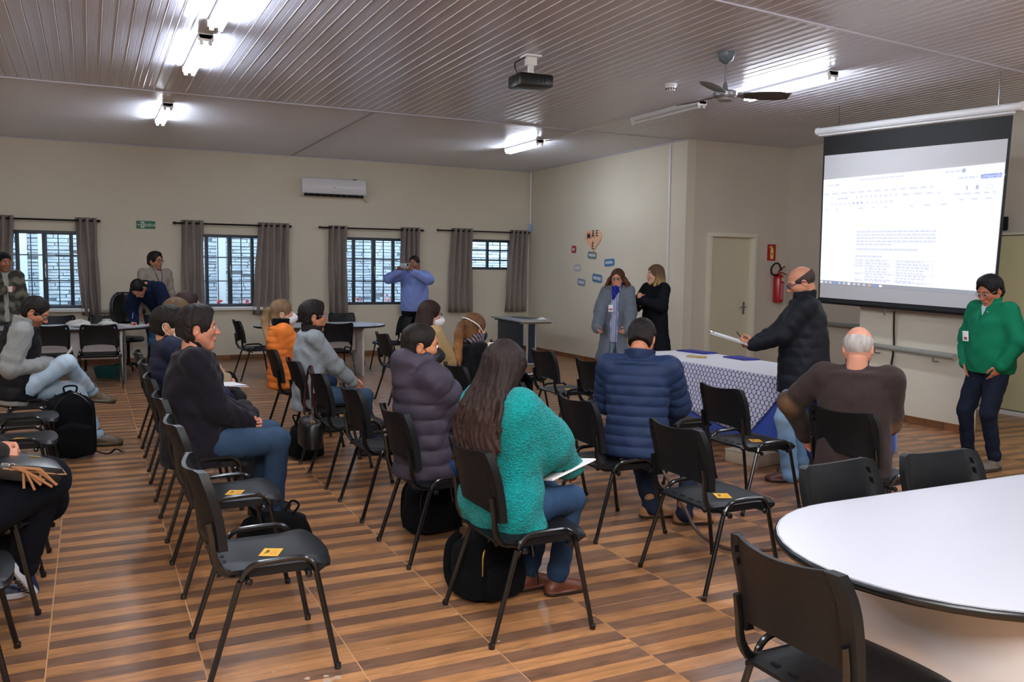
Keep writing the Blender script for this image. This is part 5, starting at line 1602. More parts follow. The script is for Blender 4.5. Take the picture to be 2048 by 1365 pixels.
# ---------------------------------------------------- head, hands, shoes in their own local frames (cached)
CACHE = {}
def head_arrays(female=False, h=.0048, jaw=1.0, fat=1.0):
    key = ('head', female, h, jaw, fat)
    if key in CACHE: return CACHE[key]
    G = Field((-.13, -.115, -.20), (.145, .115, .145), h)
    w = .95 if female else 1.0
    f = fat
    G.ell((-.012, 0, .035), (.099, .078 * w, .090), 0)
    G.ell((.022, 0, -.03), (.068, .062 * w * f, .085), .03)
    for s in (-1, 1):
        G.cone((.0, s * .056 * w * f, -.045), (.058, s * .018, -.098), .020, .018, .03)
        G.ell((.058, s * .040 * w, -.018), (.030, .026 * f, .026), .025)
        G.cone((.080, s * .012, .027), (.070, s * .050 * w, .026), .013, .011, .016)
    G.cone((.066, -.010, -.104), (.066, .010, -.104), .018 * jaw, .018 * jaw, .025)
    G.cone((.02, 0, -.10), (.05, 0, -.105), .03 * f, .02, .03)
    for s in (-1, 1):
        G.ell((.101, s * .031, .004), (.018, .019, .014), .014, op='s', col=None)
    G.cone((.088, 0, .016), (.110, 0, -.024), .0085, .0125, .012)
    G.ell((.112, 0, -.028), (.013, .012, .011), .008)
    for s in (-1, 1): G.ell((.101, s * .0125, -.031), (.011, .0075, .008), .006)
    G.cone((.090, -.016, -.062), (.090, .016, -.062), .0095, .0095, .012)
    G.cone((.0955, -.015, -.058), (.0955, .015, -.058), .0052, .0052, .004)
    G.cone((.0945, -.013, -.069), (.0945, .013, -.069), .0062, .0062, .004)
    G.ell((.099, 0, -.0632), (.012, .021, .0016), .002, op='s', col=None)
    for s in (-1, 1):
        R = np.array([[math.cos(.35), 0, -math.sin(.35)], [0, 1, 0], [math.sin(.35), 0, math.cos(.35)]])
        G.ell((-.012, s * .080 * w, -.008), (.019, .009, .033), .006, R=R)
        G.ell((-.008, s * .089 * w, -.005), (.009, .006, .017), .004, op='s', col=None, R=R)
    G.cone((-.026, 0, -.04), (-.032, 0, -.085), .054 * (.9 if female else 1.0) * f, .050 * (.9 if female else 1.0), .03)
    V, F, c = G.mesh()
    V = relax(V, F, 1, .3)
    CACHE[key] = (V, F)
    return V, F

def head_colors(V, skin, brow='2a1f18', lip='a8615a', beard=None, lipstick=1.0):
    S = np.array(lin(skin)); C = np.tile(S, (len(V), 1))
    x, y, z = V.T
    red = np.exp(-(((x - .085) / .03) ** 2 + ((np.abs(y) - .035) / .025) ** 2 + ((z + .028) / .025) ** 2)) * .35 + np.exp(-(((x - .115) / .02) ** 2 + (y / .02) ** 2 + ((z + .03) / .02) ** 2)) * .3 + (np.abs(y) > .074) * .25
    C = C * (1 - red[:, None]) + C * np.array([1.12, .82, .78]) * red[:, None]
    if beard:
        m = np.clip((-.038 - z) / .012, 0, 1) * np.clip((x + .005) / .02, 0, 1) * (z > -.125) * (1 - np.clip(1 - np.abs(z + .045) / .008, 0, 1) * (np.abs(y) > .03))
        a = beard[1] * m
        C = C * (1 - a[:, None]) + np.array(lin(beard[0])) * a[:, None]
    b = np.exp(-(((z - .028 - .10 * (.03 - np.abs(np.abs(y) - .034)) + .002) / .0048) ** 2)) * (np.abs(np.abs(y) - .033) < .021) * (x > .06)
    C = C * (1 - .85 * b[:, None]) + np.array(lin(brow)) * .85 * b[:, None]
    e = np.exp(-(((z - .0105) / .0035) ** 2)) * (np.abs(np.abs(y) - .031) < .015) * (x > .07) * .55
    C = C * (1 - e[:, None]) + np.array(lin('1f1612')) * e[:, None]
    l = np.exp(-(((z + .0635) / .0085) ** 4)) * (np.abs(y) < .0235) * (x > .083) * .75 * lipstick
    C = C * (1 - l[:, None]) + np.array(lin(lip)) * l[:, None]
    return C

def hand_arrays(kind='relaxed', h=.0045):
    key = ('hand', kind, h)
    if key in CACHE: return CACHE[key]
    curls = {'relaxed': (22, 28, 18), 'clasp': (48, 62, 38), 'grip': (62, 72, 45), 'flat': (6, 8, 5), 'pinch': (40, 45, 25), 'lap': (30, 38, 22)}[kind]
    G = Field((-.09, -.085, -.12), (.20, .085, .05), h)
    ys = (.029, .0095, -.0105, -.029); kx = (.088, .092, .087, .078)
    G.cone((-.085, 0, 0), (.0, 0, 0), .029, .0255, .02, ell=((0, 0, 1), 1.25))
    for i in range(4):
        G.cone((.005, ys[i] * .55, -.002), (kx[i], ys[i], .0), .0150, .0118, .018)
    G.ell((.045, .0, -.006), (.045, .034, .0135), .015)
    G.ell((.028, .022, -.010), (.028, .016, .014), .012)
    Ls = (.070, .078, .072, .056)
    for i in range(4):
        p = np.array([kx[i], ys[i], 0.0]); a = 0.0; sp = (ys[i]) * 1.6
        r = .0090 if i < 3 else .0080
        for j, fr in enumerate((.46, .30, .26)):
            a += math.radians(curls[j] * (1 + .06 * i))
            q = p + Ls[i] * fr * np.array([math.cos(a) * math.cos(sp), math.sin(sp) * math.cos(a), -math.sin(a)])
            G.cone(p, q, r, r * .9, .0035); p = q; r *= .9
    ta = {'flat': (.85, .2), 'relaxed': (.75, .45), 'clasp': (.55, .9), 'grip': (.45, 1.05), 'pinch': (.4, .8), 'lap': (.6, .7)}[kind]
    p = np.array([.018, .024, -.008])
    q = p + .044 * nrm((.75, ta[0], -ta[1] * .6)); G.cone(p, q, .0150, .0118, .012)
    q2 = q + .034 * nrm((1, ta[0] * .3, -ta[1] * .7)); G.cone(q, q2, .0112, .0100, .004)
    q3 = q2 + .026 * nrm((1, -.05, -ta[1] * .6)); G.cone(q2, q3, .0100, .0080, .004)
    V, F, c = G.mesh()
    V = relax(V, F, 1, .25)
    CACHE[key] = (V, F)
    return V, F

def shoe_arrays(kind='dress', h=.006):
    key = ('shoe', kind, h)
    if key in CACHE: return CACHE[key]
    G = Field((-.085, -.07, -.008), (.225, .07, .17 if kind == 'boot' else .135), h)
    zs = .026 if kind != 'sneaker' else .036
    G.cone((-.035, 0, .036), (.0, 0, .05), .036, .036, .0, col=1)
    G.cone((-.03, 0, .04), (.13, -.004, .030), .035, .036, .03, col=1)
    G.ell((.145, -.004, .026), (.056, .042, .034), .02, col=1)
    G.cone((.0, 0, .075), (.09, 0, .048), .036, .030, .03, col=1)
    G.cone((-.006, 0, .06), (-.008, 0, .13 if kind == 'boot' else .085), .036, .039, .02, col=1)
    # sole slab
    for a, b, ra, rb in (((-.035, 0, .0), (.06, 0, .0), .041, .036), ((.06, 0, 0), (.145, -.004, 0), .036, .047)):
        G.cone(a, b, ra, rb, .012, col=2, ell=((0, 0, 1), 1.0))
    X, Y, Z = G.ax[0][:, None, None], G.ax[1][None, :, None], G.ax[2][None, None, :]
    foot = np.maximum(np.sqrt(np.maximum(0, (X - np.clip(X, -.03, .14)) ** 2 + (Y * (1.0 - .15 * np.clip((X - .0) / .14, 0, 1))) ** 2)) - .047, Z - zs)
    G.d = np.where(Z < zs, np.maximum(np.minimum(G.d, foot), np.sqrt((X - np.clip(X, -.03, .145)) ** 2 + Y ** 2) - .049), G.d)
    G.d = np.maximum(G.d, np.broadcast_to(-Z + .001, G.d.shape)).astype(np.float32)
    V, F, c = G.mesh()
    V = relax(V, F, 1, .25)
    CACHE[key] = (V, F)
    return V, F

# ---------------------------------------------------- hair in head-local space
def hair_arrays(kind, h=.006, seed=0):
    key = ('hair', kind, h, seed)
    if key in CACHE: return CACHE[key]
    rr = np.random.default_rng(seed + 5)
    long_ = kind in ('long', 'wavy', 'straight', 'ponytail', 'halfup')
    lo = (-.20, -.17, -.52) if long_ else (-.15, -.125, -.14)
    if kind == 'wavy': lo = (-.17, -.17, -.30)
    if kind == 'ponytail': lo = (-.24, -.12, -.36)
    G = Field(lo, (.15, .17 if long_ else .125, .165), h)
    th = {'short': .010, 'crop': .006, 'thick': .017, 'quiff': .014, 'fringe': .006, 'thin': .005}.get(kind, .014)
    G.ell((-.013, 0, .036), (.099 + th, .079 + th, .090 + th * 1.2), 0)
    if kind in ('thick', 'quiff'):
        G.ell((.030, .0, .112), (.050, .056, .022), .03)
    if kind not in ('fringe',):
        G.ell((-.045, 0, -.03), (.062 + th, .070 + th * .6, .075), .02)
    # strand relief
    X, Y, Z = G.ax[0][:, None, None], G.ax[1][None, :, None], G.ax[2][None, None, :]
    ang = np.arctan2(Y, X + .03)
    amp = .0028 if kind in ('thick', 'quiff', 'short') else .0016
    G.d = (G.d + amp * np.sin(ang * 23 + 4 * np.sin(Z * 42 + seed)) * np.sin(Z * 75 + 3 * np.sin(ang * 5 + seed))).astype(np.float32)
    # face opening
    if kind in ('short', 'crop', 'thick', 'quiff', 'thin'):
        hl = {'thin': .085}.get(kind, .070)
        G.ell((.118, 0, -.035), (.082, .088, hl + .035 + .025), .012, op='s', col=None)
        G.ell((.045, 0, -.085), (.075, .12, .080), .012, op='s', col=None)
        for s in (-1, 1): G.ell((-.012, s * .088, -.012), (.026, .03, .038), .008, op='s', col=None)
        G.plane((-.05, 0, -.068), (-.35, 0, -1))
    elif kind == 'fringe':     # bald crown, hair only round the sides and back
        G.plane((0, 0, .050), (.28, 0, 1))
        G.ell((.118, 0, -.0), (.085, .10, .13), .012, op='s', col=None)
        G.ell((.045, 0, -.085), (.072, .12, .085), .012, op='s', col=None)
        for s in (-1, 1): G.ell((-.012, s * .088, -.012), (.026, .03, .038), .008, op='s', col=None)
        G.plane((-.05, 0, -.060), (-.35, 0, -1))
    else:
        G.ell((.122, 0, -.040), (.084, .082, .122), .008, op='s', col=None)
        if kind in ('ponytail', 'halfup'):
            G.ell((.05, 0, -.085), (.085, .12, .080), .012, op='s', col=None)
            for s in (-1, 1): G.ell((-.012, s * .090, -.012), (.022, .03, .034), .008, op='s', col=None)
            G.plane((-.06, 0, -.085), (-.1, 0, -1))
        else:
            G.plane((-.0, 0, -.11), (0, 0, -1))
    if kind == 'ponytail':
        P = [(-.105, 0, .05), (-.15, 0, .03), (-.168, 0, -.05), (-.165, .004, -.15), (-.15, 0, -.25), (-.135, 0, -.31)]
        R = [.022, .032, .040, .036, .026, .008]
        for i in range(5):
            G.cone(P[i], P[i + 1], R[i], R[i + 1], .015)
        for k in range(16):
            a = rr.uniform(0, 6.28); e = rr.uniform(.5, 1.0)
            for i in range(1, 5):
                o0 = np.array([math.cos(a), math.sin(a), 0]) * R[i] * .95; o1 = np.array([math.cos(a), math.sin(a), 0]) * R[i + 1] * .95
                G.cone(np.array(P[i]) + o0, np.array(P[i + 1]) + o1 + np.array([0, 0, -.012 * e]), .006, .005 if i < 4 else .002, .004)
    if kind in ('long', 'wavy', 'straight', 'halfup'):
        n = {'long': 90, 'wavy': 64, 'straight': 60, 'halfup': 46}[kind]
        L = {'long': .44, 'wavy': .18, 'straight': .36, 'halfup': .34}[kind]
        for k in range(n):
            a = (k + rr.uniform(-.4, .4)) / n
            th_ = math.radians(74 + (286 - 74) * a) if kind != 'wavy' else math.radians(64 + (296 - 64) * a)
            c_, s_ = math.cos(th_), math.sin(th_)
            p = np.array([-.013 + .098 * c_, .083 * s_, .02 + rr.uniform(-.02, .03)])
            ln = L * rr.uniform(.78, 1.05); m_ = 7
            ph = rr.uniform(0, 6.28); wv = {'long': .012, 'wavy': .018, 'straight': .004, 'halfup': .008}[kind]
            r0 = rr.uniform(.009, .014)
            out = {'long': .10, 'wavy': .20, 'straight': .03, 'halfup': .04}[kind]
            prev = p
            for i in range(1, m_ + 1):
                f = i / m_
                q = np.array([p[0] + (c_ * out * f * .5 - .035 * f * (kind != 'wavy')), p[1] * (1 + .25 * math.sin(f * 2.2)) + s_ * out * f * .4, p[2] - ln * f])
                if kind in ('long', 'straight', 'halfup') and q[0] > -.02 and f > .3: q[0] = -.02 + (q[0] + .02) * .5
                q += wv * np.array([math.cos(ph + f * 7), math.sin(ph * 1.3 + f * 8), 0]) * f
                G.cone(prev, q, r0 * (1 - .75 * ((i - 1) / m_) ** 2), r0 * (1 - .75 * f ** 2), .007)
                prev = q
        if kind == 'halfup':     # lengths brought forward over one shoulder
            for k in range(16):
                y0 = .078 - .002 * k; prev = np.array([-.01 + .004 * k * .4, y0, .03]); ph = rr.uniform(0, 6)
                for i in range(1, 7):
                    f = i / 6
                    q = np.array([-.005 + .055 * f + .012 * math.sin(ph) * f, y0 + .028 * f * (1 - .6 * f) + .010 * math.cos(ph + 3 * f) * f, .03 - .34 * f])
                    G.cone(prev, q, .012, .011 if i < 6 else .004, .007); prev = q
    V, F, c = G.mesh()
    CACHE[key] = (V, F)
    return V, F

def rot_ypr(yaw, pitch=0, roll=0):
    """columns = local x,y,z axes; yaw left+, pitch down+, roll"""
    y, p, r = math.radians(yaw), math.radians(pitch), math.radians(roll)
    Rz = np.array([[math.cos(y), -math.sin(y), 0], [math.sin(y), math.cos(y), 0], [0, 0, 1]])
    Ry_ = np.array([[math.cos(p), 0, math.sin(p)], [0, 1, 0], [-math.sin(p), 0, math.cos(p)]])
    Rx_ = np.array([[1, 0, 0], [0, math.cos(r), -math.sin(r)], [0, math.sin(r), math.cos(r)]])
    return Rz @ Ry_ @ Rx_

def two_bone(a, b, l1, l2, pole):
    a, b = np.asarray(a, float), np.asarray(b, float)
    v = b - a; d = np.linalg.norm(v); d2 = min(d, (l1 + l2) * .998); u = v / (d + 1e-9)
    x = (l1 * l1 - l2 * l2 + d2 * d2) / (2 * d2); y = math.sqrt(max(0, l1 * l1 - x * x))
    p = np.asarray(pole, float); p = p - u * (p @ u); p = nrm(p)
    return a + u * x + p * y, a + u * d2

def person(label, loc, deg, seated=True, S=1.0, female=False, lean=0, side=0, twist=0, head=(0, 0, 0), headoff=(0, 0, 0), skin='c99070',
           hair=('short', '2a2019', 0), beard=None, brow=None, wr=None, poles=None, hands=('lap', 'lap'), hdir=None, hpalm=None, feet=None, kneepole=None, toes=None,
           fat=1.0, top=None, legs=None, shoes=('dress', '2a1c14', '15100d'), extras=None, near=True, mask=None, glasses=None, smile=False, pelz=None, shoy=None, headscale=1.0, hidehands=False):
    root = thing('person', label, 'person', (loc[0], loc[1], loc[2] if len(loc) > 2 else 0), math.radians(deg))
    hv = .0052 if near else .0075
    U = np.array([-math.sin(math.radians(lean)), math.sin(math.radians(side)), 1.0]); U = nrm(U)
    pz = pelz if pelz is not None else (.535 if seated else .95 * S)
    pel = V3(0, 0, pz)
    fw = nrm(np.cross(V3(0, 1, 0), U)); 
    waist = pel + U * .17 * S; chest = pel + U * .37 * S; nb = pel + U * .568 * S + fw * .0
    ct, st = math.cos(math.radians(twist)), math.sin(math.radians(twist))
    lat = nrm(V3(-st, ct, 0) - U * (V3(-st, ct, 0) @ U)); cf = np.cross(lat, U)
    sw = shoy if shoy else (.148 if female else .170) * S
    sho = {s: nb + lat * s * sw - U * .088 * S for s in (1, -1)}
    HR = rot_ypr(*head)
    Hc = nb + U * .045 * S + np.array([.020, 0, .048 * S]) + np.asarray(headoff, float)
    if not seated and lean < -30: pass
    l1, l2 = .285 * S, .255 * S
    dW = {1: (.34, .06, pz + .12), -1: (.34, -.06, pz + .12)} if seated else {1: (.02, .27, pz - .10), -1: (.02, -.27, pz - .10)}
    if wr:
        for s in wr: dW[s] = wr[s]
    elb, wri = {}, {}
    for s in (1, -1):
        pole = (poles or {}).get(s, (-.5, s * .55, -.5) if seated else (-1, s * .25, -.2))
        elb[s], wri[s] = two_bone(sho[s], dW[s], l1, l2, pole)
    hip = {s: pel + V3(.0, s * .09 * S, -.02) for s in (1, -1)}
    dF = {s: ((.43 * S, s * .11, .085) if seated else (0, s * .09, .085)) for s in (1, -1)}
    if feet:
        for s in feet: dF[s] = feet[s]
    knee, ank = {}, {}
    for s in (1, -1):
        kp = (kneepole or {}).get(s, (1, s * .12, 1.0) if seated else (1, s * .1, 0))
        knee[s], ank[s] = two_bone(hip[s], dF[s], .44 * S, .425 * S, kp)
    J = dict(pel=pel, waist=waist, chest=chest, nb=nb, sho=sho, elb=elb, wri=wri, hip=hip, knee=knee, ank=ank, U=U, lat=lat, cf=cf, Hc=Hc, HR=HR, S=S, fat=fat)
    # ---- body: one skin mesh (head, neck, trunk, limbs, hands)
    Vs, Fs, Cs = [], [], []; off = 0
    sk = np.array(lin(skin))
    def addp(V, F, C):
        nonlocal off
        Vs.append(V); Fs.append(F + off); Cs.append(C); off += len(V)
    hV, hF = head_arrays(female, hv, 1.0, 1.0 + (fat - 1) * .5)
    hS = headscale * (S * .4 + .6)
    addp(hV * hS @ HR.T + Hc, hF, head_colors(hV, skin, brow or hair[1], 'b0605c' if female else '9c5f55', beard))
    allj = [pel, nb, Hc] + [J_ for d_ in (sho, elb, wri, hip, knee, ank) for J_ in d_.values()]
    lo = np.min(allj, axis=0) - .16; hi = np.max(allj, axis=0) + .14
    hi[2] = min(hi[2], nb[2] + .12)
    G = Field(lo, hi, .016)
    G.loft([pel - U * .04, waist, chest, nb - U * .075], lat, [(.14 * S * fat, .10 * S * fat), (.12 * S * fat, .09 * S * fat), (.135 * S, .09 * S), (.10 * S, .06 * S)], .03)
    for s in (1, -1):
        G.cone(nb - U * .06, sho[s], .04, .045, .03)
        G.cone(sho[s], elb[s], .046 * S, .036 * S, .02); G.cone(elb[s], wri[s], .036 * S, .024 * S, .015)
        G.cone(hip[s], knee[s], .072 * S, .05 * S, .03); G.cone(knee[s], ank[s], .05 * S, .033 * S, .02)
        G.cone(ank[s], ank[s] + V3(.04, 0, -.03), .033, .03, .01)
    V, F, c = G.mesh(); addp(V, F, np.tile(sk, (len(V), 1)))
    n0, n1 = nb - U * .05 * S, Hc + HR @ (V3(-.030, 0, -.055) * hS)
    GN = Field(np.minimum(n0, n1) - .09, np.maximum(n0, n1) + .08, .008 if near else .011)
    nr = (.050 if female else .057) * hS * (1 + (fat - 1) * .4)
    GN.cone(n0, n1, nr * 1.10, nr * .97, 0); V, F, c = GN.mesh(); addp(V, F, np.tile(sk, (len(V), 1)))
    for s in (1, -1):
        if hidehands is True or (hidehands and s in hidehands): continue
        kind = hands[0] if s == 1 else hands[1]
        V, F = hand_arrays(kind, .0045 if near else .0062)
        V = V.copy()
        F = F.copy()
        d = (hdir or {}).get(s); d = nrm(d) if d is not None else nrm(wri[s] - elb[s])
        pn = (hpalm or {}).get(s, (0, -s * .6, -.8) if seated else (-.1, -s, 0))
        z = -np.asarray(pn, float); z = nrm(z - d * (z @ d)); y = np.cross(z, d)
        hs = .97 * S if not female else .9 * S
        if s == 1: V[:, 1] *= -1; F = F[:, ::-1]
        M = np.stack([d, y, z], 1)
        W = (V * hs) @ M.T + wri[s]
        tint = np.ones((len(V), 1)) * np.array([[1.0, .95, .93]])
        addp(W, F, sk * tint)
    body = mesh_obj('body', np_mesh('body', np.concatenate(Vs), np.concatenate(Fs), np.concatenate(Cs)), MP_SKIN, root)
    T = lambda V: np.asarray(V) * hS @ HR.T + Hc
    # eyes
    for s in (1, -1):
        b = MB(); c0 = (.0835, s * .031, .004)
        n = 8; vs = []
        for i in range(5):
            f = math.pi * .5 * i / 4
            for k in range(n):
                a = 2 * PI * k / n
                vs.append((c0[0] + .0125 * math.cos(f), c0[1] + .0125 * math.sin(f) * math.cos(a), c0[2] + .0125 * math.sin(f) * math.sin(a)))
        vs = [tuple(q) for q in T(vs)]
        fs = [[i * n + k, i * n + (k + 1) % n, (i + 1) * n + (k + 1) % n, (i + 1) * n + k] for i in range(4) for k in range(n)]
        b.add(vs, fs); b.mi = [1 if i < 2 * n else 0 for i in range(len(fs))]
        b.build('eye', [mat('eye_white', 'd8d2cc', .2), mat('iris_brown', '21140c', .15)], root, None, 60)
    # hair
    if hair and hair[0] != 'none':
        V, F = hair_arrays(hair[0], .0058 if near else .0078, hair[2])
        base = np.array(lin(hair[1])); C = np.tile(base, (len(V), 1))
        if len(hair) > 3:     # lighter lengths
            f = np.clip((.02 - V[:, 2]) / .22, 0, 1)[:, None]; C = C * (1 - f) + np.array(lin(hair[3])) * f
        if len(hair) > 4:
            f = np.exp(-((V[:, 0] - .0) / .05) ** 2)[:, None] * (V[:, 2] < .05)[:, None] * .8; C = C * (1 - f) + np.array(lin(hair[4])) * f
        mesh_obj('hair', np_mesh('hair', T(V), F, C), MP_HAIR, root)
    if mask:
        G = Field((-.01, -.085, -.135), (.15, .085, .03), .006)
        G.ell((.050, 0, -.058), (.079, .066, .058), 0, col=0); G.cone((.085, 0, -.01), (.118, 0, -.045), .018, .022, .03)
        G.plane((.018, 0, 0), (-1, 0, -.25))
        G.d = (G.d + .0012 * np.sin(G.ax[2][None, None, :] * 420)).astype(np.float32)
        V, F, c = G.mesh()
        o = mesh_obj('face_mask', np_mesh('face_mask', T(V), F, np.tile(lin(mask), (len(V), 1))), MP_MASK, root)
        for s in (1, -1):
            b = MB(); b.tube([tuple(q) for q in T(smooth_path([(.04, s * .066, -.035), (.01, s * .078, -.004), (-.024, s * .088, .018), (-.034, s * .088, -.01), (-.02, s * .086, -.038), (.02, s * .076, -.07), (.04, s * .058, -.085)], 4))], .0026, 5)
            b.build('strap', mat('mask_strap_' + mask, mask, .7), o)
    if glasses:
        col, r = glasses if isinstance(glasses, tuple) else (glasses, .0021)
        b = MB()
        for s in (1, -1):
            lp = []
            for k in range(16):
                a = 2 * PI * k / 16; e = .5
                cx = math.copysign(abs(math.cos(a)) ** e, math.cos(a)) * .0245; cz = math.copysign(abs(math.sin(a)) ** e, math.sin(a)) * .017
                lp.append((.109 - abs(s * .033 + cx) * .18, s * .033 + cx, .004 + cz))
            b.tube([tuple(q) for q in T(lp)], r, 6, closed=True)
            b.tube([tuple(q) for q in T([(.099, s * .058, .011), (.06, s * .082, .012), (-.01, s * .089, .010), (-.028, s * .088, -.006)])], r, 6)
        b.tube([tuple(q) for q in T([(.104, -.010, .009), (.110, 0, .012), (.104, .010, .009)])], r, 6)
        g = b.build('eyeglasses', mat('glasses_' + col, col, .35), root)
        for s in (1, -1):
            b = MB(); b.add([tuple(q) for q in T([(.109 - abs(s * .033 + cx) * .18, s * .033 + cx, .004 + cz) for cx, cz in ((-.0225, -.013), (.0225, -.013), (.0235, .0), (.0225, .014), (-.0225, .014), (-.0235, 0))])], [[0, 1, 2, 3, 4, 5]])
            b.build('lens', M_LENS, g, None, 0)
    if legs: make_legs(root, J, near, seated, **legs)
    if top:
        for tp in (top if isinstance(top, list) else [top]): make_top(root, J, near, seated, **tp)
    if shoes:
        for s in (1, -1):
            kind, cu, cs = shoes
            V, F = shoe_arrays(kind, .006 if near else .008)
            V = V.copy(); F = F.copy()
            td = (toes or {}).get(s, (s * 8, 0))
            R = rot_ypr(td[0], td[1])
            C = np.where((V[:, 2] < (.022 if kind != 'sneaker' else .034))[:, None], np.array(lin(cs)), np.array(lin(cu)))
            if len(td) > 2: pass
            P0 = ank[s] - R @ V3(-.0, 0, .085)
            W = V * (.98 * S if not female else .88 * S) @ R.T + (ank[s] - R @ (V3(0, 0, .085) * (.98 * S if not female else .88 * S)))
            if td[1] == 0: W[:, 2] += .002 - W[:, 2].min()
            mesh_obj('shoe', np_mesh('shoe', W, F, C), MP_SHOE, root)
    if extras: extras(root, J, T)
    return root, J, T

def quilt(pitch, amp, ph=0.0):
    return lambda t, s: amp * (np.abs(np.sin(np.pi * (s / pitch + ph))) ** .45 - .7)

def make_legs(root, J, near, seated, name='trousers', col='2b3f63', r=(.098, .066, .060, .054), mat_=None, hemz=.0, wr_=.004, cuff=None, fade=None, zup=.06):
    S = J['S']; fat = J['fat']
    pts = [J['pel']] + [J[k][s] for k in ('hip', 'knee', 'ank') for s in (1, -1)]
    lo = np.min(pts, axis=0) - .18; hi = np.max(pts, axis=0) + .17
    lo[2] = max(lo[2], .0)
    G = Field(lo, hi, .010 if near else .013)
    U = J['U'] if seated else V3(0, 0, 1)
    G.loft([J['pel'] - V3(0, 0, .045), J['pel'] + U * zup], V3(0, 1, 0), [(.165 * S * fat, .125 * S * fat), (.155 * S * fat, .115 * S * fat)], .03)
    for s in (1, -1):
        a, k, f = J['hip'][s], J['knee'][s], J['ank'][s]
        G.cone(a, k, r[0] * S * fat, r[1] * S * (1 + (fat - 1) * .5), .035, mod=lambda t, q: .004 * np.sin(q * 60) * np.clip((t - .75) * 4, 0, 1))
        e = f + nrm(k - f) * (.02 + hemz)
        G.cone(k, e, r[2] * S * 1.02, r[3] * S, .02, mod=lambda t, q: .005 * np.sin(q * 75 + s) * (np.clip((t - .7) * 3.4, 0, 1) + np.clip((.15 - t) * 5, 0, 1)))
    G.wrinkle(wr_, 26, s + len(root.name))
    V, F, c = G.mesh(); V = relax(V, F, 1, .3)
    C = np.tile(lin(col), (len(V), 1))
    if fade:   # worn, paler fronts of thighs and knees (real wash of the denim)
        m = np.zeros(len(V))
        for s in (1, -1):
            for q in (.25, .5, .75, 1.0):
                p = J['hip'][s] * (1 - q) + J['knee'][s] * q
                m = np.maximum(m, np.exp(-((np.linalg.norm(V - (p + V3(.03, 0, .07 if seated else 0)), axis=1) / .11) ** 2)))
        m = (m * .8)[:, None]; C = C * (1 - m) + np.array(lin(fade)) * m
    mesh_obj(name, np_mesh(name, V, F, C), mat_ or MP_DENIM, root)

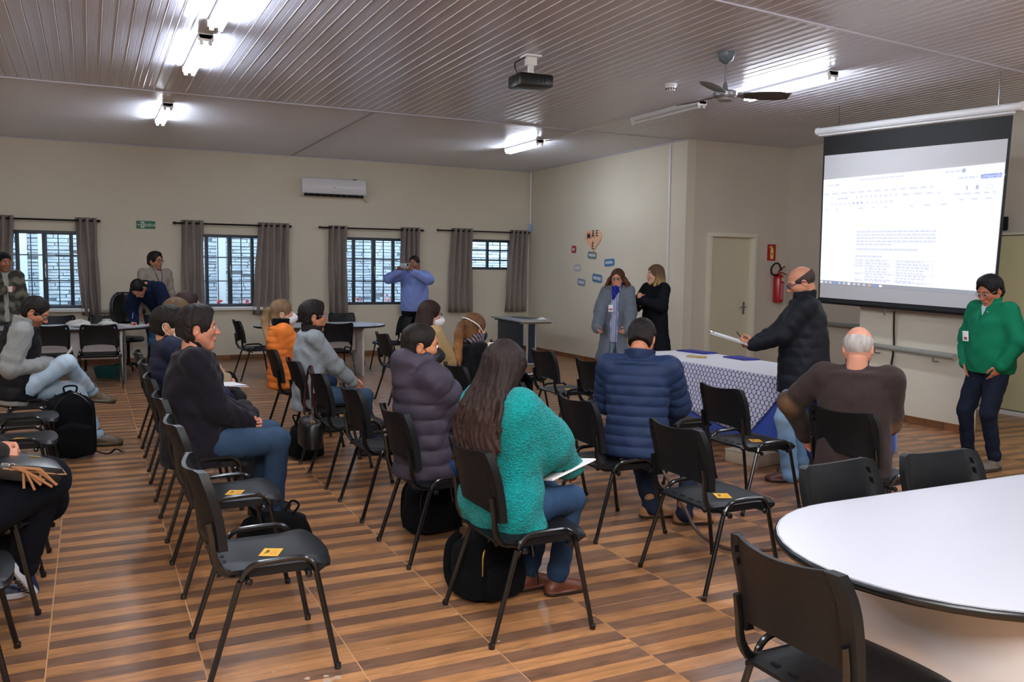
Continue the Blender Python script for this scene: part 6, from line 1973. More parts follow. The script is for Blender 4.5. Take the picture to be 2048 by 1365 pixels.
def make_top(root, J, near, seated, name='jacket', col='22262e', mat_=None, puff=.012, q=None, hem=.10, hemr=None, sl=(.064, .054, .048, .041), collar=None, cuff=None,
             rad=None, open_=None, wr_=.005, slen=1.0, colf=None, short=False, hood=None, shoulder=.072, freq=22, sleeves=True, hem_dir=None, extra=None, h=None, sleeve_wave=.006, seam=None):
    S, fat = J['S'], J['fat']
    U, lat, pel, nb = J['U'], J['lat'], J['pel'], J['nb']
    hd = nrm(hem_dir) if hem_dir is not None else (-U if seated else V3(0, 0, -1))
    hp = pel + hd * hem
    pts = [hp, pel, nb + U * .14] + ([J[k][s] for k in ('sho', 'elb', 'wri') for s in (1, -1)] if sleeves else [J['sho'][s] for s in (1, -1)])
    lo = np.min(pts, axis=0) - .24; hi = np.max(pts, axis=0) + .17
    lo[2] = max(0, lo[2])
    G = Field(lo, hi, h or (.0085 if near else .0125))
    R = rad or [(.178, .138), (.172, .130), (.160, .120), (.176, .120), (.150, .092)]
    R = [(a * S * fat + puff, b * S * fat + puff) for a, b in R[:3]] + [(a * S * (1 + (fat - 1) * .5) + puff, b * S * (1 + (fat - 1) * .5) + puff) for a, b in R[3:]]
    if hemr: R[0] = hemr
    tm = None
    if q:
        tm = lambda s, u, w: q[1] * (np.abs(np.sin(np.pi * s / q[0])) ** .45 - .7)
    G.loft([hp, pel, J['waist'], J['chest'], nb - U * .060 * S], lat, R, .02, mod=tm, cap=.022)
    for s in (1, -1):
        sm = quilt(q[0], q[1]) if q else None
        G.cone(nb - U * .072 * S + lat * s * .03, J['sho'][s] - U * .0, shoulder * S * .74 + puff * .4, shoulder * S * .84 + puff * .5, .045)
        if sleeves:
            e, w = J['elb'][s], J['wri'][s]
            w2 = e + (w - e) * slen
            G.cone(J['sho'][s], e, sl[0] * S + puff * .7, sl[1] * S + puff, .03, mod=sm or (lambda t, x: sleeve_wave * np.sin(x * 70 + s) * np.clip((t - .6) * 2.5, 0, 1)))
            G.cone(e, w2, sl[2] * S + puff, sl[3] * S + puff * .6, .02, mod=sm or (lambda t, x: sleeve_wave * np.sin(x * 85 + s) * (np.clip((.4 - t) * 2.5, 0, 1) + np.clip((t - .75) * 3, 0, 1))))
            if cuff: G.cone(e + (w2 - e) * (1 - cuff[0] / max(.05, np.linalg.norm(w2 - e))), w2, cuff[1], cuff[1], .005, col=1)
    if hood:
        c = nb - J['cf'] * .070 - U * .005
        for s in (1, -1): G.cone(c + lat * s * .03 - J['cf'] * .03, c + lat * s * .095 + J['cf'] * .075 + U * .012, .052, .040, .03)
        G.cone(c - J['cf'] * .02, c - J['cf'] * .045 - U * .105, .075, .055, .03, ell=(lat, .72))
        G.ell(c + U * .05 + J['cf'] * .04, (.055, .085, .03), .012, op='s', col=None)
        G.ring(nb + J['cf'] * .0 - U * .02, U, .085, .045, .017, .014, .02)
    if extra: extra(G, J)
    if collar:
        ch, cr, fl, th = collar
        G.ring(nb - U * .045 + J['cf'] * .006, nrm(U + J['cf'] * .10), cr, ch, th, fl, .010, col=2)
    if open_:   # open front wedge: (half width at the top, at the hem)
        X, Y, Z = G.ax[0][:, None, None], G.ax[1][None, :, None], G.ax[2][None, None, :]
        top = nb; L = np.linalg.norm(top - hp); ax = (top - hp) / L
        px, py, pz = X - hp[0], Y - hp[1], Z - hp[2]
        t = np.clip((px * ax[0] + py * ax[1] + pz * ax[2]) / L, 0, 1.2)
        u = px * lat[0] + py * lat[1] + pz * lat[2]; w = px * J['cf'][0] + py * J['cf'][1] + pz * J['cf'][2]
        hw = np.interp(t, [0, .35, .75, 1.0, 1.2], open_).astype(np.float32)
        cut = np.minimum(hw - np.abs(u), w - .02)
        G.d = np.maximum(G.d, cut.astype(np.float32))
    if seam:   # sewn line down the back or front
        for sg in seam:
            Pt = [p + J['cf'] * sg * (r_[1] + .004) for p, r_ in zip([hp, pel, J['waist'], J['chest'], nb - U * .06 * S], R)]
            for a_, b_ in zip(Pt, Pt[1:]): G.cone(a_, b_, .006, .006, .006, op='s', col=None)
    if wr_: G.wrinkle(wr_, freq, len(root.name) + len(root.children))
    V, F, c = G.mesh(); V = relax(V, F, 1, .3)
    cols = col if isinstance(col, (list, tuple)) else [col]
    P = pal([cols[min(i, len(cols) - 1)] for i in range(4)])
    C = P[np.clip(c, 0, 3)]
    if colf is not None: C = colf(V, C, J)
    return mesh_obj(name, np_mesh(name, V, F, C), mat_ or MP_CLOTH, root)
# ------------------------------------------------------------------ the people
_mesh0 = Field.mesh
def _mesh_out(self):
    V, F, c = _mesh0(self)
    if len(F):
        a, b, d = V[F[:, 0]], V[F[:, 1]], V[F[:, 2]]; e = V[F[:, 3]]
        vol = np.einsum('ij,ij->i', a, np.cross(b, d)).sum() + np.einsum('ij,ij->i', a, np.cross(d, e)).sum()
        if vol < 0: F = F[:, ::-1]
    return V, F, c
Field.mesh = _mesh_out

def small(root, name, m, fn, smooth=40):
    b = MB(); fn(b); return b.build(name, m, root, None, smooth)
def badge(root, J, z=1.15, y=-.06, x=.16, cord=True, s=1):
    p = V3(x, y, z)
    b = MB(); b.box(p, (.006, .06, .085), bev=.002); o = b.build('name_badge', M_PAPER, root)
    b = MB(); b.box(p + V3(.0045, 0, -.012), (.001, .045, .02)); b.build('badge_print', mat('badge_print_red', 'a6484a', .6), o, None, 0)

# 1 -- quilted navy, seen from behind, head bowed
person('man from behind in a quilted navy jacket, head bowed, seated', (3.04, 4.46), 46, S=1.0, fat=1.06, lean=-6, head=(0, 34), headoff=(.035, 0, -.012), skin='b9785a', hair=('short', '18120f', 2), brow='18120f',
       wr={1: (.34, .10, .62), -1: (.34, -.10, .62)}, poles={1: (-.3, .9, -.3), -1: (-.3, -.9, -.3)},
       feet={1: (.27, -.06, .085), -1: (.20, -.29, .085)}, toes={1: (-62, 0), -1: (-66, 0)}, kneepole={1: (1, .3, .8), -1: (1, -.4, .8)}, shoy=.19,
       top=dict(name='jacket', col='1d2c4a', mat_=MP_PUFF, puff=.022, q=(.062, .011), h=.0065, hem=.07, collar=(.066, .078, .010, .011), sl=(.066, .056, .050, .042), wr_=.004, shoulder=.078),
       legs=dict(col='1b2436', wr_=.004, hemz=-.045), shoes=('boot', '9a6b45', '3a2a1e'))
# 2 -- teal sweater, long dark hair
def teal_extra(root, J, T):
    rr = np.random.default_rng(8)
    G = Field((-.36, -.30, .70), (.16, .30, 1.36), .0062)
    HR, Hc = J['HR'], J['Hc']
    for k in range(150):
        a = rr.uniform(0, 1); th = math.radians(62 + 236 * a); el = rr.uniform(-.3, .9)
        c_, s_ = math.cos(th), math.sin(th)
        p = Hc + HR @ np.array([-.013 + .108 * c_ * math.cos(el * .8), .090 * s_ * math.cos(el * .8), .03 + .07 * el])
        ln = rr.uniform(.36, .52); ph = rr.uniform(0, 6.28); r0 = rr.uniform(.010, .0165); m_ = 9
        prev = p; tgt_y = p[1] * 1.25 + rr.normal(0, .03) + (.03 if s_ > 0 else -.01)
        for i in range(1, m_ + 1):
            f = i / m_
            back = -.075 - .085 * math.sin(min(1, f * 1.15) * PI * .55)
            q = np.array([p[0] + (back - p[0]) * min(1, f * 1.5) - .02 * f, p[1] + (tgt_y - p[1]) * f, p[2] - ln * f])
            if abs(q[1]) > .12: q[0] += (abs(q[1]) - .12) * .6
            q += np.array([.010 * math.cos(ph + f * 7), .014 * math.sin(ph * 1.7 + f * 9), 0]) * f ** .7
            G.cone(prev, q, r0 * (1 - .78 * ((i - 1) / m_) ** 2.2), r0 * (1 - .78 * f ** 2.2), .006)
            prev = q
    G.ell(Hc + HR @ np.array([-.016, 0, .036]), (.112, .092, .104), .01, R=HR.T)
    G.ell(Hc + HR @ np.array([.118, 0, -.045]), (.078, .074, .118), .010, op='s', col=None, R=HR.T)
    X, Y, Z = G.ax[0][:, None, None], G.ax[1][None, :, None], G.ax[2][None, None, :]
    ang = np.arctan2(Y - Hc[1], X - Hc[0] + .03)
    G.d = (G.d + .0022 * np.sin(ang * 34 + 3 * np.sin(Z * 30))).astype(np.float32)
    V, F, c = G.mesh()
    f = np.clip((1.12 - V[:, 2]) / .35, 0, 1)[:, None]
    C = np.array(lin('241a18')) * (1 - f) + np.array(lin('3a2823')) * f
    mesh_obj('hair', np_mesh('hair', V, F, C), MP_HAIR, root)
    b = MB(); p = T([(-.07, .055, .105)])[0]
    b.box(tuple(p), (.03, .012, .02), bev=.004); b.build('hair_clip', mat('pale_hair_clip', 'c9b9b4', .4), root)
def poncho(G, J):
    for s in (1, -1):
        e = J['elb'][s]
        G.cone(J['sho'][s] + V3(-.01, 0, -.06), e + V3(-.02, s * .02, .0), .085, .10, .06)
        G.cone(J['chest'] + V3(-.02, s * .09, -.02), e + V3(-.05, -s * .02, -.06), .10, .085, .06)
        G.cone(e + V3(0, 0, -.0), J['wri'][s] + V3(-.05, 0, 0), .085, .05, .05)
    G.cone(J['pel'] + V3(-.06, .12, .02), J['pel'] + V3(-.06, -.13, .02), .09, .09, .06)
person('long haired woman in a teal knit sweater, writing on her lap', (1.70, 3.57), 14, S=.97, female=True, fat=1.04, lean=2, head=(38, 12), headoff=(.01, .01, -.02), skin='c99070', hair=None, brow='241a18',
       wr={1: (.36, .07, .66), -1: (.38, -.06, .66)}, poles={1: (-.3, .7, -.5), -1: (-.2, -.9, -.3)},
       feet={1: (.30, .16, .085), -1: (.37, .02, .085)}, toes={1: (-10, 0), -1: (-14, 0)}, kneepole={1: (1, .1, .9), -1: (1, .0, .9)},
       top=dict(name='sweater', col='0f8586', mat_=MP_KNIT, puff=.026, hem=.09, sl=(.07, .07, .06, .045), rad=[(.215, .118), (.21, .118), (.19, .112), (.19, .112), (.15, .085)], extra=poncho, wr_=.008, freq=17, collar=(.075, .03, .01, .014), shoulder=.08),
       legs=dict(col='1f3450', fade='345272', wr_=.004), shoes=('boot', '5a3020', '2a1a12'), extras=teal_extra)
# 3 -- hooded puffer with a black mask
person('man in a dark purple hooded puffer jacket and black mask', (1.69, 4.60), 4, S=1.0, fat=1.05, lean=3, head=(-20, 4), headoff=(-.01, 0, -.02), skin='b5754f', hair=('crop', '19130f', 3), brow='19130f', mask='15171b',
       wr={1: (.34, .08, .60), -1: (.35, -.07, .60)}, poles={1: (-.4, .7, -.3), -1: (-.4, -.8, -.3)},
       top=dict(name='jacket', col='39333f', mat_=MP_PUFF, puff=.030, q=(.085, .016), hem=.09, collar=(.076, .05, .012, .014), hood=True, sl=(.072, .060, .054, .042), wr_=.006, shoulder=.082),
       legs=dict(col='1f3a60'), shoes=('dress', '17181a', '0d0d0e'))
# 4 -- grey sweater, glasses
person('man in a light grey sweater and glasses, hands clasped on his lap', (1.65, 7.28), -2, S=1.01, fat=1.05, lean=-1, head=(2, 2), headoff=(0, 0, -.01), skin='c07f5e', hair=('thick', '181210', 4), brow='181210', glasses=('8e9096', .0018),
       wr={1: (.36, .0, .64), -1: (.36, -.05, .63)}, hands=('clasp', 'clasp'), hpalm={1: (-.1, -.9, -.3), -1: (-.1, .9, -.3)}, poles={1: (-.5, .7, -.4), -1: (-.5, -.8, -.4)},
       feet={1: (.62, .10, .085), -1: (.45, -.12, .085)},
       top=[dict(name='sweater', col='868d92', mat_=MP_WOOL, puff=.012, hem=.12, collar=(.060, .03, .008, .010), wr_=.009, sl=(.062, .058, .052, .040)),
            dict(name='shirt_collar', col='2d2526', mat_=MP_CLOTH, puff=-.02, hem=.02, collar=(.064, .075, .010, .009), sleeves=False, wr_=0, shoulder=.05)],
       legs=dict(col='24364a', fade='3c5268'), shoes=('dress', '17181a', '0d0d0e'))
# 5 -- orange jacket, ponytail, mask
person('blond ponytailed woman in an orange padded jacket and white mask', (1.655, 8.42), 0, S=.97, female=True, lean=3, head=(-6, -3), headoff=(.01, 0, -.015), skin='d09b80', hair=('ponytail', '6b543d', 5, 'b5976a'), brow='5b4632', mask='e6e6ea',
       top=[dict(name='jacket', col='e07a34', mat_=MP_PUFF, puff=.024, q=(.062, .009), hem=.08, h=.009, sl=(.064, .056, .050, .042), wr_=.004, shoulder=.074),
            dict(name='fur_collar', col='0c0c0f', mat_=MP_WOOL, puff=-.02, hem=.02, collar=(.080, .065, .018, .018), sleeves=False, wr_=.004, shoulder=.05)],
       legs=dict(col='1c2c48'), shoes=('dress', '17181a', '0d0d0e'), near=False)
# 6 -- dark jacket and jeans, nearest of the aisle row
person('heavy set man in a dark jacket and blue jeans, hands clasped', (.56, 5.56), 0, S=1.06, fat=1.08, lean=1, head=(-4, 0), headoff=(.015, 0, -.005), skin='c2836a', hair=('thick', '201a18', 6), brow='1c1613', headscale=1.02,
       wr={1: (.30, .01, .66), -1: (.30, -.05, .645)}, hands=('clasp', 'clasp'), hpalm={1: (-.1, -.9, -.3), -1: (-.1, .9, -.3)}, poles={1: (-.6, .6, -.5), -1: (-.6, -.7, -.5)},
       feet={1: (.40, .14, .085), -1: (.43, -.13, .085)},
       top=dict(name='jacket', col='1b181f', mat_=MP_WOOL, puff=.020, hem=.12, collar=(.068, .045, .012, .012), wr_=.010, sl=(.066, .062, .058, .046), rad=[(.19, .165), (.19, .165), (.18, .155), (.185, .135), (.155, .095)], shoulder=.08, seam=(1,)),
       legs=dict(col='22344a', fade='3a5068', r=(.104, .074, .068, .060)), shoes=('dress', '1b1513', '0d0d0e'))
# 7 -- navy, white mask
person('dark haired man in a navy padded jacket and white mask', (.55, 6.56), 0, S=1.06, lean=6, head=(-8, 2), headoff=(-.01, 0, -.045), skin='c08a68', hair=('quiff', '19140f', 7), brow='19140f', mask='e8e8ec',
       wr={1: (.33, .03, .64), -1: (.33, -.05, .64)}, hands=('clasp', 'clasp'),
       top=dict(name='jacket', col='1a2138', mat_=MP_PUFF, puff=.020, q=(.09, .010), hem=.09, collar=(.064, .05, .012, .010), wr_=.004),
       legs=dict(col='2a2a2c'), shoes=('dress', '17181a', '0d0d0e'))
# 8 -- brown haired person holding a paper
def paper_in(p, R, s=(.21, .30, .003)):
    def f(root, J, T):
        pass
    return f
person('brown haired person in beige, mostly hidden behind the masked man', (.62, 7.48), 0, S=1.03, lean=1, head=(0, 4), skin='c9906f', hair=('short', '54402c', 8), brow='4a3928',
       wr={1: (.36, .05, .68), -1: (.36, -.08, .68)}, hands=('pinch', 'pinch'),
       top=dict(name='jacket', col='a68f75', mat_=MP_WOOL, puff=.014, hem=.10, collar=(.062, .04, .01, .01)), legs=dict(col='26272b'), shoes=('dress', '17181a', '0d0d0e'), near=False)
# 9 -- dark haired woman in beige, black trousers
person('dark haired woman in a beige jacket and black trousers, leaning forward', (.68, 8.42), -4, S=1.07, female=True, lean=-9, head=(-3, 0), skin='bf8363', hair=('halfup', '2a1816', 9), brow='2a1816', glasses='1a1a1c',
       wr={1: (.36, .0, .66), -1: (.36, -.05, .65)}, hands=('clasp', 'clasp'), feet={1: (.45, .08, .085), -1: (.47, -.06, .085)},
       top=dict(name='jacket', col='b39a7c', mat_=MP_WOOL, puff=.014, hem=.12, collar=(.062, .04, .01, .01)), legs=dict(col='0d0d10', mat_=MP_CLOTH), shoes=('dress', '17181a', '0d0d0e'), near=False)
# 10 -- ponytailed woman in black, strap of her mask over the hair
def strap13(root, J, T):
    b = MB(); b.tube([tuple(q) for q in T(smooth_path([(.05, -.066, -.05), (.0, -.096, .0), (-.06, -.094, .05), (-.118, -.04, .088), (-.128, 0, .094), (-.118, .04, .088), (-.06, .094, .05), (.05, .066, -.05)], 4))], [(.0022, .006)] * 29, 6); b.build('mask_strap', M_WHITE, root)
    G = Field((-.12, -.11, 1.0), (.12, .11, 1.16), .008)
    G.ring(J['nb'] + V3(.0, 0, -.03), (0.1, 0, 1), .066, .085, .020, .006); G.wrinkle(.006, 60, 3)
    V, F, c = G.mesh(); C = np.where((np.sin(V[:, 0] * 190 + V[:, 2] * 150) > .2)[:, None], np.array(lin('8f7f86')), np.array(lin('2a2228')))
    mesh_obj('scarf', np_mesh('scarf', V, F, C), MP_CLOTH, root)
person('woman with a light brown ponytail and black jacket, mask strap round her head', (2.83, 6.52), 6, S=.88, female=True, lean=2, head=(10, 4), skin='c98d70', hair=('ponytail', '5e3f26', 10, '96683f'), brow='4a3423', mask='262b45',
       top=dict(name='jacket', col='101013', mat_=MP_WOOL, puff=.016, hem=.12, collar=(.062, .03, .01, .01)), legs=dict(col='17181c', mat_=MP_CLOTH), shoes=('dress', '17181a', '0d0d0e'), extras=strap13, near=False)
# 11 -- beige coat, white mask, glasses
person('long dark haired woman in a camel coat, white mask and glasses', (2.84, 7.60), 2, S=.97, female=True, lean=1, head=(-12, 4), skin='cf9b82', hair=('straight', '2b1a17', 11), brow='2b1a17', mask='e9e9ee', glasses='15151a',
       top=dict(name='coat', col='b09468', mat_=MP_WOOL, puff=.022, hem=.30, hem_dir=(-.25, 0, -1), hemr=(.23, .14), collar=(.07, .04, .016, .014), wr_=.006, sl=(.074, .062, .054, .046)),
       legs=dict(col='17181c', mat_=MP_CLOTH), shoes=('dress', '17181a', '0d0d0e'), near=False)
# 12 -- white haired man in a brown blazer, from behind
def elbow_patch(V, C, J):
    C = C.copy()
    for s in (1, -1):
        m = np.exp(-((np.linalg.norm(V - (J['elb'][s] + V3(-.04, s * .02, -.02)), axis=1) / .075) ** 6))[:, None]
        C = C * (1 - m) + np.array(lin('5f4430')) * m
    return C
person('balding white haired man from behind in a brown blazer with elbow patches', (4.03, 3.66), 36, S=.97, fat=1.08, lean=-3, head=(2, 6), skin='cf9078', hair=('fringe', 'b4aeaa', 12), brow='a09a96', beard=('b9b3ae', .5),
       wr={1: (.20, .30, .60), -1: (.26, -.02, .62)}, poles={1: (-.2, 1.1, .15), -1: (-.5, -.9, -.3)}, shoy=.182,
       top=dict(name='blazer', col='352a28', mat_=MP_WOOL, puff=.016, hem=.14, hemr=(.225, .175), collar=(.068, .045, .012, .012), wr_=.005, sl=(.076, .066, .060, .048), rad=[(.2, .15), (.19, .15), (.18, .14), (.195, .135), (.175, .095)], colf=elbow_patch, shoulder=.076, seam=(-1,)),
       legs=dict(col='3b3b40', mat_=MP_CLOTH), shoes=('dress', '17181a', '0d0d0e'))
# 13 -- bald standing man with clipboard
def clip(root, J, T):
    R3 = Matrix.Rotation(math.radians(-16), 3, 'Y')
    c = V3(.56, -.02, 1.085)
    b = MB(); b.box(c, (.32, .23, .006), R=R3, bev=.002); o = b.build('clipboard', mat('clipboard_grey', 'b8bcc6', .4), root)
    b = MB(); b.box(c + V3(-.01, 0, .0065), (.28, .20, .003), R=R3); b.build('sheet', M_PAPER, o)
    b = MB(); b.box(c + V3(.145, 0, .054), (.03, .09, .014), R=R3, bev=.004); b.build('clip', M_CHROME, o)
    b = MB(); b.tube([tuple(c + V3(-.16, -.02, -.08)), tuple(c + V3(-.05, -.09, .05))], .004, 6); b.build('pen', M_BLACKP, root)
    small(root, 'maker_tag', M_PAPER, lambda b: b.box((.02, -.225, .79), (.028, .004, .012)))
person('bald man standing in a dark navy jacket reading a clipboard', (4.96, 5.02), 140, seated=False, S=.955, fat=1.16, lean=-1, head=(4, 22), headoff=(.01, 0, -.005), skin='b97f63', hair=('fringe', '3a302c', 13), brow='3c322c', beard=('6a5a52', .25), glasses=('1d2c52', .003),
       wr={1: (.37, .07, 1.05), -1: (.38, -.07, 1.04)}, hands=('pinch', 'pinch'), hpalm={1: (.1, -.8, .5), -1: (.1, .8, .5)}, hdir={1: (.9, -.2, .1), -1: (.9, .2, .1)}, poles={1: (-.7, .5, -.6), -1: (-.7, -.6, -.6)},
       feet={1: (.08, .12, .085), -1: (-.02, -.14, .085)}, toes={1: (12, 0), -1: (-14, 0)},
       top=[dict(name='jacket', col='11141c', mat_=MP_PUFF, puff=.020, q=(.072, .005), hem=.22, collar=(.070, .075, .014, .011), wr_=.005, sl=(.074, .062, .056, .046), open_=[0, 0, .008, .05, .06], rad=[(.185, .155), (.18, .155), (.175, .15), (.182, .135), (.155, .092)]),
            dict(name='sweater', col='181a20', mat_=MP_WOOL, puff=-.004, hem=.12, collar=(.058, .04, .004, .008), sleeves=False, wr_=.0)],
       legs=dict(col='6d90b2', fade='9dbbd2', r=(.100, .076, .072, .070), wr_=.006, hemz=-.045), shoes=('dress', '4a231f', '2a1512'), extras=clip)
# 14 -- green jacket
def green_x(root, J, T):
    b = MB(); b.box((.178, -.10, 1.10), (.006, .058, .085), R=Matrix.Rotation(.1, 3, 'Y'), bev=.002); o = b.build('name_badge', M_PAPER, root)
    b = MB(); b.box((.1815, -.095, 1.082), (.002, .03, .022), R=Matrix.Rotation(.1, 3, 'Y')); b.build('badge_print', mat('badge_print_red', 'a6484a', .6), o, None, 0)
    b = MB(); b.box((.135, .07, 1.31), (.012, .018, .012), bev=.004); b.build('lapel_pin', M_CHROME, root)
person('man in a green jacket standing with hands in pockets, looking down', (6.74, 4.72), 172, seated=False, S=.925, fat=1.06, lean=-1, head=(2, 24), headoff=(.02, 0, -.01), skin='a9694f', hair=('thick', '120f0f', 14), brow='16110f', glasses=('8a7a66', .0018),
       wr={1: (.08, .175, .87), -1: (.08, -.175, .87)}, hands=('flat', 'flat'), poles={1: (-.5, 1, 0), -1: (-.5, -1, 0)}, hdir={1: (.2, -.55, -1), -1: (.2, .55, -1)},
       feet={1: (.02, .115, .085), -1: (.06, -.115, .085)}, toes={1: (14, 0), -1: (-12, 0)},
       top=[dict(name='jacket', col='116a4a', mat_=MP_CLOTH, puff=.020, hem=.07, collar=(.070, .05, .018, .010), wr_=.008, sl=(.068, .062, .058, .048), cuff=(.05, .046), open_=[0, 0, .0, .055, .06], freq=17, rad=[(.172, .14), (.185, .155), (.19, .16), (.188, .14), (.16, .095)]),
            dict(name='shirt', col='c3cad6', mat_=MP_CLOTH, puff=-.002, hem=.05, collar=(.056, .055, .008, .007), sleeves=False, wr_=.0)],
       legs=dict(col='0f1626', r=(.098, .072, .066, .058), wr_=.007), shoes=('sneaker', '6a635a', '3b3733'), extras=green_x)
# 15 -- grey coat woman
def grey_x(root, J, T):
    G = Field((-.12, -.11, 1.22), (.19, .11, 1.46), .007)
    G.ring(J['nb'] + V3(.0, 0, .0), (0.1, 0, 1), .060, .045, .014, .004)
    G.ell(J['nb'] + V3(.09, 0, -.05), (.035, .05, .06), .02); G.cone(J['nb'] + V3(.10, -.01, -.06), J['nb'] + V3(.125, -.02, -.15), .03, .02, .02)
    G.wrinkle(.008, 55, 2); V, F, c = G.mesh()
    C = np.where((np.sin(V[:, 1] * 140 + V[:, 2] * 90) > .55)[:, None], np.array(lin('101536')), np.array(lin('2434a0')))
    mesh_obj('scarf', np_mesh('scarf', V, F, C), MP_CLOTH, root)
    badge(root, J, 1.13, -.04, .165)
def stripes(V, C, J):
    C = C.copy(); m = (np.sin(V[:, 1] * 210) > .1)[:, None]
    return np.where(m, np.array(lin('b9bdd4')), np.array(lin('7f87b4')))
person('woman standing in an open grey coat with blue scarf and glasses', (6.04, 9.35), 222, seated=False, S=.93, female=True, fat=1.08, head=(2, 2), skin='cd9176', hair=('wavy', '4a2e20', 15, '7a5238'), brow='3a251c', glasses='3a2420', lean=0,
       wr={1: (.20, .20, .86), -1: (.22, -.20, .88)}, hands=('relaxed', 'relaxed'), poles={1: (-.6, 1, -.2), -1: (-.6, -1, -.2)}, hdir={1: (.8, -.5, -.3), -1: (.7, .45, -.5)},
       top=[dict(name='coat', col='646c76', mat_=MP_WOOL, puff=.028, hem=.42, hemr=(.26, .19), collar=(.072, .045, .03, .014), wr_=.009, sl=(.080, .072, .066, .060), open_=[.05, .05, .045, .06, .06], freq=15),
            dict(name='blouse', col='a9adca', mat_=MP_CLOTH, puff=.004, hem=.18, sleeves=False, wr_=.004, colf=stripes),
            dict(name='cardigan_cuff', col='10141f', mat_=MP_WOOL, puff=-.03, hem=.0, sl=(.03, .03, .04, .045), wr_=0, slen=1.02, shoulder=.02)],
       legs=dict(col='7c93ab', fade='a8bccd'), shoes=('dress', '2a2422', '15100d'), extras=grey_x, near=False)
# 16 -- blond woman in black coat
person('smiling blond woman in a black coat with clasped hands', (6.52, 9.20), 190, seated=False, S=.965, female=True, lean=0, head=(-26, -2), skin='cf9c82', hair=('halfup', '5a4330', 16, 'b3945e'), brow='3a2a20',
       wr={1: (.27, .05, 1.24), -1: (.27, -.01, 1.23)}, hands=('clasp', 'clasp'), hpalm={1: (0, -1, 0), -1: (0, 1, 0)}, hdir={1: (.5, -.3, .9), -1: (.5, .3, .9)}, poles={1: (-.5, 1, -.6), -1: (-.5, -1, -.6)},
       top=dict(name='coat', col='111218', mat_=MP_CLOTH, puff=.022, hem=.32, hemr=(.24, .17), collar=(.068, .04, .02, .012), wr_=.006, sl=(.070, .060, .054, .046)),
       legs=dict(col='14151b', mat_=MP_CLOTH), shoes=('dress', '17181a', '0d0d0e'), near=False)
# 17 -- man filming with a phone
def phone_x(root, J, T):
    c = V3(.40, 0, J['Hc'][2] - .035)
    b = MB(); b.box(c, (.010, .16, .078), bev=.006); o = b.build('phone', mat('phone_silver', '9aa0a6', .3, metal=.5), root)
    b = MB(); b.box(c + V3(.0062, .052, .016), (.004, .034, .034), bev=.003); b.build('camera_bump', M_BLACKP, o)
    for k in range(5): small(root, 'shirt_button', M_WHITE, lambda b: b.lathe([(.001, 0), (.006, 0), (.006, .003), (.001, .003)], 8, (.185 + .012 * math.sin(k), 0, 1.28 - .09 * k), 'X'))
    small(root, 'belt', M_BLACKL, lambda b: b.tube([(.132 * math.cos(a) * 1.28, .132 * math.sin(a) * 1.55, .985) for a in [2 * PI * k / 24 for k in range(24)]], [(.006, .018)] * 24, 6, closed=True))
person('man in a pale blue shirt filming with a phone held to his face', (4.66, 13.15), 228, seated=False, S=1.035, fat=1.16, head=(0, 4), skin='8a5a45', hair=('crop', '1d1715', 17), brow='1d1715', glasses=('b5a070', .0018),
       wr={1: (.36, .125, 1.535), -1: (.36, -.125, 1.535)}, hands=('grip', 'grip'), hpalm={1: (.3, -1, 0), -1: (.3, 1, 0)}, hdir={1: (.4, -.2, .9), -1: (.4, .2, .9)}, poles={1: (.0, 1, -.45), -1: (.0, -1, -.45)},
       top=dict(name='shirt', col='7b8fce', mat_=MP_CLOTH, puff=.016, hem=.06, collar=(.062, .03, .008, .008), wr_=.006, sl=(.076, .066, .060, .046), rad=[(.175, .145), (.178, .158), (.175, .16), (.185, .135), (.155, .09)]),
       legs=dict(col='0d0f15', mat_=MP_CLOTH), shoes=('dress', '17181a', '0d0d0e'), extras=phone_x, near=False)
# 18 -- standing man with glasses, beige jacket, behind
def lany(root, J, T):
    b = MB(); b.tube(smooth_path([(.03, .06, J['nb'][2] + .02), (.14, .04, J['nb'][2] - .12), (.165, .0, J['nb'][2] - .26), (.14, -.04, J['nb'][2] - .12), (.03, -.06, J['nb'][2] + .02)], 4), .004, 5); b.build('lanyard', M_BLACKF, root)
person('man with glasses standing by the wall in a beige grey jacket', (.86, 13.75), 292, seated=False, S=1.03, head=(22, 2), skin='a97458', hair=('thick', '17120f', 18), brow='17120f', beard=('2a201c', .5), glasses=('0e0e10', .003),
       top=dict(name='jacket', col='8b8077', mat_=MP_CLOTH, puff=.016, hem=.10, collar=(.064, .05, .012, .010), wr_=.006), legs=dict(col='2c3344'), shoes=('dress', '17181a', '0d0d0e'), extras=lany, near=False)
